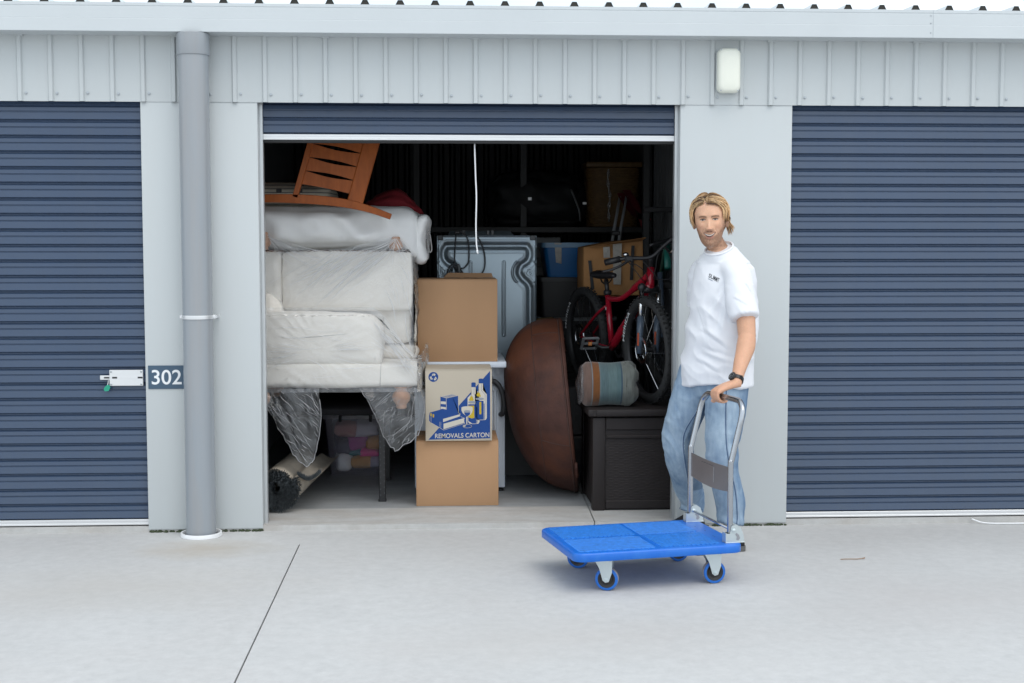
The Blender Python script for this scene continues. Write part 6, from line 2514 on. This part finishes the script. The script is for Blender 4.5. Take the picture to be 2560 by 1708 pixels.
def strand(P, w, col):
    P = np.asarray(P)
    n0 = hr.n
    k = len(P)
    R = w * np.interp(np.linspace(0, 1, k), [0, .15, .7, 1], [.7, 1, .85, .15])
    hr.tube(to_world(P), R, 5, caps=False)
    t = np.linspace(0, 1, k)[:, None]
    c = np.array(col) * np.interp(t, [0, .25, .6, 1], [.42, .72, 1.0, 1.08])
    hcol.extend(np.repeat(c, 5, 0).tolist())


DARK, MID, LITE = np.array((.12, .055, .024)), np.array((.42, .225, .088)), np.array((.80, .54, .29))


def hair_col():
    u_ = rng.uniform()
    if u_ < .20:
        return DARK * rng.uniform(.8, 1.3)
    if u_ < .58:
        return MID * rng.uniform(.75, 1.2)
    return LITE * rng.uniform(.8, 1.1)


PART = math.radians(-14)


def hairline(az):
    return np.interp(np.abs(az), [0, .5, .80, 1.05, 1.3], [.84, .90, 1.02, 1.40, 3.0])


CLUMPS = []
for c_ in range(150):
    kind = rng.uniform()
    if kind < .48:
        sd_ = 1 if rng.uniform() < .62 else -1
        pol0 = rng.uniform(.05, .78)
        CLUMPS.append(('f', sd_, pol0, PART + sd_ * rng.uniform(.01, .08) / max(math.sin(pol0), .3), sd_ * rng.uniform(1.15, 1.95),
                       rng.uniform(1.30, 1.72) if sd_ > 0 else rng.uniform(1.40, 1.92), rng.uniform(.001, .022), hair_col()))
    elif kind < .84:
        sd_ = 1 if rng.uniform() < .6 else -1
        az0 = sd_ * rng.uniform(1.0, 2.4)
        CLUMPS.append(('s', sd_, rng.uniform(.15, 1.0), az0, az0 + sd_ * rng.uniform(-.05, .40), rng.uniform(1.35, 1.70) + .42 * float(sstep(abs(az0), 1.7, 2.2)), rng.uniform(-.5, 1.4), hair_col()))
    else:
        az0 = math.pi + rng.uniform(-.9, .9)
        CLUMPS.append(('b', 1, rng.uniform(.1, 1.1), az0, az0, rng.uniform(1.8, 2.25), rng.uniform(0, 1.4), hair_col()))
for i in range(1500):
    kd_, s, pol0, az0, az1, pol1, am, cl = CLUMPS[int(rng.integers(len(CLUMPS)))]
    t = np.linspace(0, 1, 13)
    pol0 = pol0 + rng.normal(0, .035)
    az0, az1, pol1 = az0 + rng.normal(0, .045), az1 + rng.normal(0, .05), pol1 + rng.normal(0, .05)
    jo_ = rng.uniform(-.003, .004)
    if kd_ == 'f':      # front and top: up from the parting, over, and down the sides
        az = az0 + (az1 - az0) * sstep(t, -.1, .62)
        pol = pol0 + (pol1 - pol0) * (t ** 1.7)
        pol = np.minimum(pol, hairline(az) + rng.uniform(-.34, .03))
        off = .0115 + am * np.sin(np.pi * np.clip(t * 1.05, 0, 1)) ** .8 + jo_
    elif kd_ == 's':    # sides, falling over the ears in layers
        az = az0 + (az1 - az0) * t
        pol = pol0 + (pol1 - pol0) * t
        off = .009 + .009 * np.sin(np.pi * t) + jo_ + .012 * sstep(t, .75, 1) * am
    else:               # back
        az = np.full(13, az0)
        pol = pol0 + (pol1 - pol0) * t
        off = .013 + .010 * np.sin(np.pi * t) + jo_ + .014 * sstep(t, .8, 1) * am
    P = skull(pdir(pol, az), np.zeros(13) + off)
    P = P + .0016 * np.stack([np.sin(t * 7 + i), np.cos(t * 6 + i * 2), np.sin(t * 5 + i * 3)], 1)
    strand(P, rng.uniform(.0010, .0026), np.clip(cl * rng.uniform(.8, 1.2), 0, 1))
for i in range(150):    # locks sweeping over to his left temple
    t = np.linspace(0, 1, 12)
    az = PART + .08 + (rng.uniform(.78, 1.30) - PART - .08) * sstep(t, -.15, .70)
    pol = .62 + rng.uniform(-.12, .1) + (rng.uniform(1.15, 1.62) - .62) * t ** 1.5
    P = skull(pdir(pol, az), .011 + rng.uniform(.004, .014) * np.sin(np.pi * t ** .8) + rng.uniform(-.002, .004))
    strand(P, rng.uniform(.0010, .0022), hair_col() if i % 3 else LITE * rng.uniform(.8, 1.1))
for i in range(90):     # flyaway hairs
    t = np.linspace(0, 1, 10)
    az = rng.uniform(-2.6, 2.6) + rng.uniform(-.4, .4) * t
    p0_ = rng.uniform(.1, .7)
    pol = np.minimum(p0_ + rng.uniform(.4, 1.0) * t, hairline(az) - .02)
    P = skull(pdir(pol, az), .014 + rng.uniform(.004, .016) * t + .006 * np.sin(np.pi * t))
    strand(P, rng.uniform(.0006, .0011), hair_col())
# loose locks: over the temples and the curl behind the left ear
for i in range(70):
    s = -1
    t = np.linspace(0, 1, 10)
    az = PART - .1 + (-1.30 - PART + .1 + rng.uniform(-.15, .10)) * sstep(t, -.1, .55)
    pol = .70 + (rng.uniform(1.55, 1.95) - .70) * t ** 1.5
    P = skull(pdir(pol, az), .012 + .014 * np.sin(np.pi * t ** .8) + rng.uniform(-.003, .006))
    strand(P, rng.uniform(.0014, .0026), hair_col())
for i in range(90):
    t = np.linspace(0, 1, 10)
    az = rng.uniform(1.75, 2.25) + .15 * t
    pol = 1.2 + (rng.uniform(1.95, 2.28) - 1.2) * t
    P = skull(pdir(pol, az), .018 + .020 * sstep(t, .5, 1) * rng.uniform(.3, 1.5))
    P[:, 0] += .012 * sstep(t, .75, 1)
    strand(P, rng.uniform(.0014, .0028), hair_col() * .85)
me = bpy.data.meshes.new("hair")
me.from_pydata(hr.verts().tolist(), [], hr.f)
set_col(me, np.array(hcol))
obj("hair", me, vcol_mat("hair_strands", rough=.42, bs=400, spec=.5), mn, smooth=180)

# ---- t-shirt
ts_ = MB()
TS = [((1.428, -.462, .846), .186, .142), ((1.428, -.462, .90), .184, .142), ((1.434, -.466, 1.0), .178, .138), ((1.448, -.474, 1.15), .178, .134), ((1.453, -.478, 1.28), .172, .132), ((1.455, -.480, 1.38), .166, .126),
      ((1.453, -.479, 1.445), .158, .110), ((1.450, -.477, 1.490), .126, .090), ((1.442, -.476, 1.525), .098, .082)]
ts_.loft([ell(c, a, b_, PL, -PF, 40, 2.3) for c, a, b_ in TS])
# collar yoke tilted forward
cN = np.array((1.424, -.500, 1.545))
cn = np.array((-.30, -.34, .90))
cn /= np.linalg.norm(cn)
cU = PL - cn * (PL @ cn)
cU /= np.linalg.norm(cU)
cV = np.cross(cn, cU)
ts_.loft([ell(np.array((1.446, -.480, 1.475)), .150, .096, PL, -PF, 40, 2.2), ell(cN - cn * .030, .096, .090, cU, cV, 40), ell(cN, .072, .077, cU, cV, 40)])
CUF = np.array((1.516, -.692, 1.207))
limb(ts_, [np.array((1.445, -.50, 1.43)), np.array((1.487, -.575, 1.427)), np.array((1.498, -.625, 1.35)), CUF], [.072, .075, .070, .064], 30)
limb(ts_, [np.array((1.43, -.44, 1.43)), np.array((1.366, -.365, 1.428)), np.array((1.356, -.325, 1.35)), np.array((1.360, -.295, 1.24))], [.066, .068, .064, .062], 30)
sh_me = remesh(ts_, .0048, 4, .5)
co = get_co(sh_me)
no = get_no(sh_me)
lat = (co - np.array((1.44, -.47, 0))) @ PL
frn = (co - np.array((1.44, -.47, 0))) @ PF
zz = co[:, 2]
# drag folds: from the armpit down across the belly, bunching at the hem, diagonals on the sleeve
s1 = np.stack([lat * 2.2 + zz * 2.6, frn * 1.5, zz * 1.2 - lat * 1.0], 1)
f1 = ridged(s1 * 2.1, 3, 2)
s2 = np.stack([lat * 9, frn * 9, zz * 1.6], 1)
f2 = ridged(s2 * .8, 9, 2)
f3 = fbm(co * 9, 15, 3)
low_ = sstep(-zz, -1.25, -.95)
amp = .0125 * f1 * (.45 + .55 * sstep(-zz, -1.42, -1.2)) + .006 * f2 * low_ + .003 * f3
sleeve = sstep(lat, .16, .21)
s3 = np.stack([zz * 9 + lat * 7, frn * 5, lat * 3], 1)
amp = amp * (1 - .6 * sleeve) + .006 * ridged(s3, 25, 2) * sleeve
arm_d = np.linalg.norm((co - np.array((1.452, -.60, 1.36))) * np.array((1, 1, .8)), axis=1)
amp += -.012 * np.exp(-(arm_d / .045) ** 2)
for a_, b2, dp_, wd2 in (((1.425, -.62, 1.375), (1.350, -.60, 1.20), .008, .012), ((1.43, -.62, 1.36), (1.395, -.62, 1.10), .008, .013), ((1.50, -.60, .985), (1.33, -.60, 1.045), .007, .012),
                       ((1.32, -.58, 1.14), (1.46, -.60, 1.03), .006, .012), ((1.31, -.56, 1.28), (1.36, -.60, 1.08), .006, .014), ((1.50, -.66, 1.40), (1.555, -.64, 1.30), .007, .010),
                       ((1.53, -.65, 1.43), (1.565, -.63, 1.335), .006, .010), ((1.465, -.66, 1.30), (1.535, -.68, 1.255), .006, .010), ((1.30, -.55, .98), (1.42, -.60, .91), .006, .012), ((1.56, -.55, 1.0), (1.50, -.6, .90), .006, .012)):
    a_, b2 = np.array(a_), np.array(b2)
    ab = b2 - a_
    t_ = ((co - a_) @ ab) / (ab @ ab)
    fade = np.clip(np.sin(np.pi * np.clip(t_, 0, 1)), 0, 1) ** .7
    dd = (co - a_ - np.clip(t_, 0, 1)[:, None] * ab) * np.array((1, .35, 1))
    side_ = dd @ np.cross(ab / np.linalg.norm(ab), (0, 1.0, 0))
    dist_ = np.linalg.norm(dd, axis=1)
    frontm = (no[:, 1] < .2)
    amp = amp + frontm * fade * dp_ * (-np.exp(-(dist_ / wd2) ** 2) + .9 * np.exp(-((dist_ - wd2 * 1.6) / wd2) ** 2) * (side_ > 0))
co2 = co + no * (amp - .002)[:, None]
co2[:, 2] += sstep(-zz, -.93, -.86) * .010 * np.sin(lat * 16 + 1)
set_co(sh_me, co2)
M_tee = mat("white_cotton", (.74, .755, .79), rough=.9, var=.015, spec=.15, bump=.05, bs=600, sheen=.1)
tee = obj("t_shirt", sh_me, M_tee, mn, smooth=180)
bvh = BVHTree.FromPolygons([tuple(v) for v in co2], [tuple(p.vertices) for p in sh_me.polygons])
# ribbed collar
ring_ = ell(cN + cn * .002, .071, .076, cU, cV, 48)
obj("collar", MB().tube(ring_, .0058, 8, closed=True), M_tee, tee, smooth=180)


def stick(pts3, direction, lift=.0014):
    out = []
    d = Vector(direction).normalized()
    for p in pts3:
        h = bvh.ray_cast(Vector(p) - d * .5, d, 1.0)
        out.append(tuple(h[0] - d * lift) if h[0] is not None else tuple(p))
    return out


def chest_print(txt, x0_, z0_, wid, hgt, mat_, name, slope=-.42, lean=.25, split=1):
    uv, ff = text_mb(txt, .05, .0006)
    uv[:, 0] -= uv[:, 0].min()
    uv[:, 1] -= uv[:, 1].min()
    uv = uv / np.array([uv[:, 0].max(), uv[:, 1].max()])
    pts = []
    for a, b_ in uv:
        pts.append((x0_ + a * wid + b_ * hgt * lean, -.62, z0_ + a * wid * slope + b_ * hgt))
    obj(name, MB().add(stick(pts, (.16, .98, -.02)), ff), mat_, tee)


M_ink = mat("black_ink", (.02, .025, .035), rough=.7)
chest_print("SU", 1.349, 1.402, .024, .020, M_ink, "chest_print", -.50)
chest_print("MMIT", 1.3735, 1.388, .026, .022, M_ink, "chest_print", -.55)
M_ink2 = mat("grey_ink", (.30, .33, .40), rough=.8)
pts = [(1.348 + a * .022 + b_ * .001, -.62, 1.397 - a * .022 * .5 - b_ * .005) for a, b_ in ((0, 0), (1, 0), (1, 1), (0, 1))]
obj("small_print", MB().add(stick(pts, (.16, .98, -.02)), [(0, 1, 2, 3)]), M_ink2, tee)

# ---- jeans
jn = MB()
PEL = [((1.432, -.452, .97), .150, .112), ((1.432, -.450, .90), .162, .122), ((1.434, -.448, .84), .168, .124), ((1.428, -.445, .79), .150, .108), ((1.420, -.445, .765), .10, .07)]
jn.loft([ell(c, a, b_, PL, -PF, 36, 2.3) for c, a, b_ in PEL])
limb(jn, [HIPF + (-.005, 0, .03), HIPF + (KNF - HIPF) * .45 + (-.010, -.005, 0), KNF + (.012, 0, .03), KNF + (.020, .015, -.09), (KNF + ANF) / 2 + (.018, .02, -.02), ANF + (.008, -.006, .09), ANF + (.004, -.002, .025)],
     [.106, .101, .084, .078, .076, .066, .063], 30)
limb(jn, [HIPN + (-.008, .01, .03), HIPN + (KNN - HIPN) * .45 + (-.006, .0, 0), KNN + (.002, 0, .04), KNN + (.010, .010, -.08), (KNN + ANN) / 2 + (.020, .012, -.02), ANN + (.004, .004, .10), ANN + (-.002, -.004, .045)],
     [.108, .100, .083, .078, .075, .068, .066], 30)
j_me = remesh(jn, .0060, 8, .5)
co = get_co(j_me)
no = get_no(j_me)
zz = co[:, 2]


def axis_d(co, a, b_):
    ab = b_ - a
    t = np.clip(((co - a) @ ab) / (ab @ ab), 0, 1)
    return t, np.linalg.norm(co - a - t[:, None] * ab, axis=1)


tF1, dF1 = axis_d(co, HIPF, KNF)
tF2, dF2 = axis_d(co, KNF, ANF)
tN1, dN1 = axis_d(co, HIPN, KNN)
tN2, dN2 = axis_d(co, KNN, ANN)
far = np.minimum(dF1, dF2) < np.minimum(dN1, dN2)
kneeF = np.exp(-(np.linalg.norm(co - KNF, axis=1) / .13) ** 2)
kneeN = np.exp(-(np.linalg.norm(co - KNN, axis=1) / .13) ** 2)
q = np.stack([co[:, 0] * 4 + co[:, 1] * 3, co[:, 1] * 4, zz * 15 + co[:, 0] * 8 + 1.5 * np.sin(co[:, 0] * 20)], 1)
horiz = ridged(q, 33, 2)
ank = sstep(-zz, -.34, -.14)
thigh = sstep(zz, .55, .68)
q2 = np.stack([co[:, 0] * 7 - zz * 5, co[:, 1] * 7, zz * 9 + co[:, 0] * 5], 1)
diag = ridged(q2, 37, 2)
amp = .0068 * horiz * np.clip(.15 + ank + .9 * np.maximum(kneeF, kneeN), 0, 1.3) + .0048 * diag * thigh + .0025 * fbm(co * 12, 39, 3)
co2 = co + no * amp[:, None]
set_co(j_me, co2)
# faded denim: worn front of the thighs and knees, darker at the sides and inside the far leg
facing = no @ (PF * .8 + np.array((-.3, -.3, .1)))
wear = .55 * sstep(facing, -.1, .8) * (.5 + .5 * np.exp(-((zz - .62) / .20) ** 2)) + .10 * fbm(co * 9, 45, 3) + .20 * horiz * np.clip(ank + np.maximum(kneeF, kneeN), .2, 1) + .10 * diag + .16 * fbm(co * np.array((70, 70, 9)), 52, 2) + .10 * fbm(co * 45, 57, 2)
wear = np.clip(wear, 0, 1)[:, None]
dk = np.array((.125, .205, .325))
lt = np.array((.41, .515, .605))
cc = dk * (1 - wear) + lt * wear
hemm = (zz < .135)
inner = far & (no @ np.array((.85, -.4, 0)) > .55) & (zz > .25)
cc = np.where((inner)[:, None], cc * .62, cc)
set_col(j_me, cc)
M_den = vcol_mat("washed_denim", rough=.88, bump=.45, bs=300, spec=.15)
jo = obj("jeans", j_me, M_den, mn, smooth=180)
bvh_j = BVHTree.FromPolygons([tuple(v) for v in co2], [tuple(p.vertices) for p in j_me.polygons])


def on_jeans(p, d, lift=.001):
    d = Vector(d).normalized()
    h = bvh_j.ray_cast(Vector(p) - d * .4, d, .8)
    return np.array(h[0] - d * lift) if h[0] is not None else None


M_seam = mat("denim_seam", (.05, .10, .20), rough=.9)
M_thr = mat("seam_thread", (.42, .50, .60), rough=.9)


def seam(line_pts, d, nm="seam", r=.0022, dx=0.006):
    raw = spline(line_pts, 10)
    pts = [on_jeans(p, d) for p in raw]
    pts = [p for p in pts if p is not None]
    obj(nm, MB().tube(pts, r, 5), M_seam, jo, smooth=180)
    pts2 = [on_jeans(np.array(p) + (dx, 0, 0), d) for p in raw]
    pts2 = [p for p in pts2 if p is not None]
    obj(nm, MB().tube(pts2, .0011, 4), M_thr, jo, smooth=180)


seam([(1.449, -.60, .85), (1.447, -.60, .70), (1.452, -.60, .56), (1.470, -.60, .45), (1.500, -.60, .32), (1.512, -.60, .20), (1.510, -.60, .14)], (.2, .98, 0))
seam([(1.385, -.5, .80), (1.33, -.45, .70), (1.282, -.40, .60), (1.272, -.38, .52), (1.296, -.33, .40), (1.335, -.25, .25), (1.338, -.2, .14)], (.18, .98, 0), dx=-.007)
for c, r_ in ((ANN + (-.002, -.004, .045), .066), (ANF + (.004, -.002, .025), .063)):
    th = np.linspace(0, 2 * np.pi, 32, endpoint=False)
    obj("hem_stitch", MB().tube([c + (math.cos(a) * (r_ + .002), math.sin(a) * (r_ + .002), .012) for a in th], .0014, 4, closed=True), M_seam, jo, smooth=180)

# ---- shoes
M_shoe = mat("dark_shoe_leather", (.022, .021, .022), rough=.6, var=.15)
M_sole = mat("grey_shoe_sole", (.10, .098, .095), rough=.7)


def shoe(heel, d):
    d = np.array((*d, 0.0))
    d /= np.linalg.norm(d)
    s = np.cross(Z3, d)
    rings = []
    for t, w, h in ((-.012, .022, .045), (0, .034, .085), (.05, .037, .108), (.10, .038, .095), (.15, .043, .068), (.21, .046, .052), (.255, .038, .040), (.278, .018, .026)):
        q = []
        for a in np.linspace(0, 2 * np.pi, 24, endpoint=False):
            ca, sa = math.cos(a), math.sin(a)
            q.append(np.array(heel) + d * t + s * w * ca + Z3 * (.022 + (h - .022) * (.5 + .5 * sa) if sa > -.6 else .022))
        rings.append(np.array(q))
    o_ = obj("shoe", MB().loft(rings), M_shoe, mn, smooth=60)
    rings = []
    out = [(-.018, .020), (-.008, .034), (.05, .040), (.10, .040), (.16, .046), (.22, .048), (.265, .040), (.290, .018)]
    pl = [(t, w) for t, w in out] + [(t, -w) for t, w in out[::-1]]
    obj("sole", MB().prism(pl, lambda t, w, z: tuple(np.array(heel) + d * t + s * w + Z3 * (.001 + z)), .026), M_sole, o_, smooth=40)


shoe((1.535, -.590, 0), (-.96, -.28))
shoe((1.428, -.105, 0), (-.97, -.24))

# ---- wrist watch
wp_ = WRL - fd * .022
uw = np.array((-.75, -.45, 0.2))
uw = uw - fd * (uw @ fd)
uw /= np.linalg.norm(uw)
vw = np.cross(fd, uw)
wt = obj("watch", MB().loft([ell(wp_ + fd * o, a, a, uw, vw, 28) for o, a in ((-.010, .0300), (-.010, .0325), (.010, .0325), (.010, .0300))], caps=False, closed=True), M_black, mn, smooth=40)
obj("case", MB().lathe([(.0205, -.004), (.0215, 0), (.0215, .006), (.0185, .0085), (.001, .0086)], 28, wp_ + uw * .031, uw), M_black, wt, smooth=40)
mk = MB()
for i in range(12):
    a = 2 * math.pi * i / 12
    p = wp_ + uw * .0398 + .0145 * (math.cos(a) * fd + math.sin(a) * vw)
    t_ = (math.cos(a) * fd + math.sin(a) * vw)
    n_ = np.cross(uw, t_)
    mk.add([p - t_ * .002 - n_ * .0005, p + t_ * .002 - n_ * .0005, p + t_ * .002 + n_ * .0005, p - t_ * .002 + n_ * .0005], [(0, 1, 2, 3)])
for a, l in ((.9, .012), (2.4, .009)):
    t_ = (math.cos(a) * fd + math.sin(a) * vw)
    n_ = np.cross(uw, t_)
    p = wp_ + uw * .0399
    mk.add([p - n_ * .0008, p + t_ * l - n_ * .0004, p + t_ * l + n_ * .0004, p + n_ * .0008], [(0, 1, 2, 3)])
k_ = obj("dial_marks", mk, M_signw, wt)
k_["kind"] = "stuff"
obj("buckle", MB().box(-np.array((.004, .006, .011)), np.array((.004, .006, .011)), .002, 1, Matrix.Translation(wp_ + vw * (.033 if vw[0] > 0 else -.033))), M_black, wt)
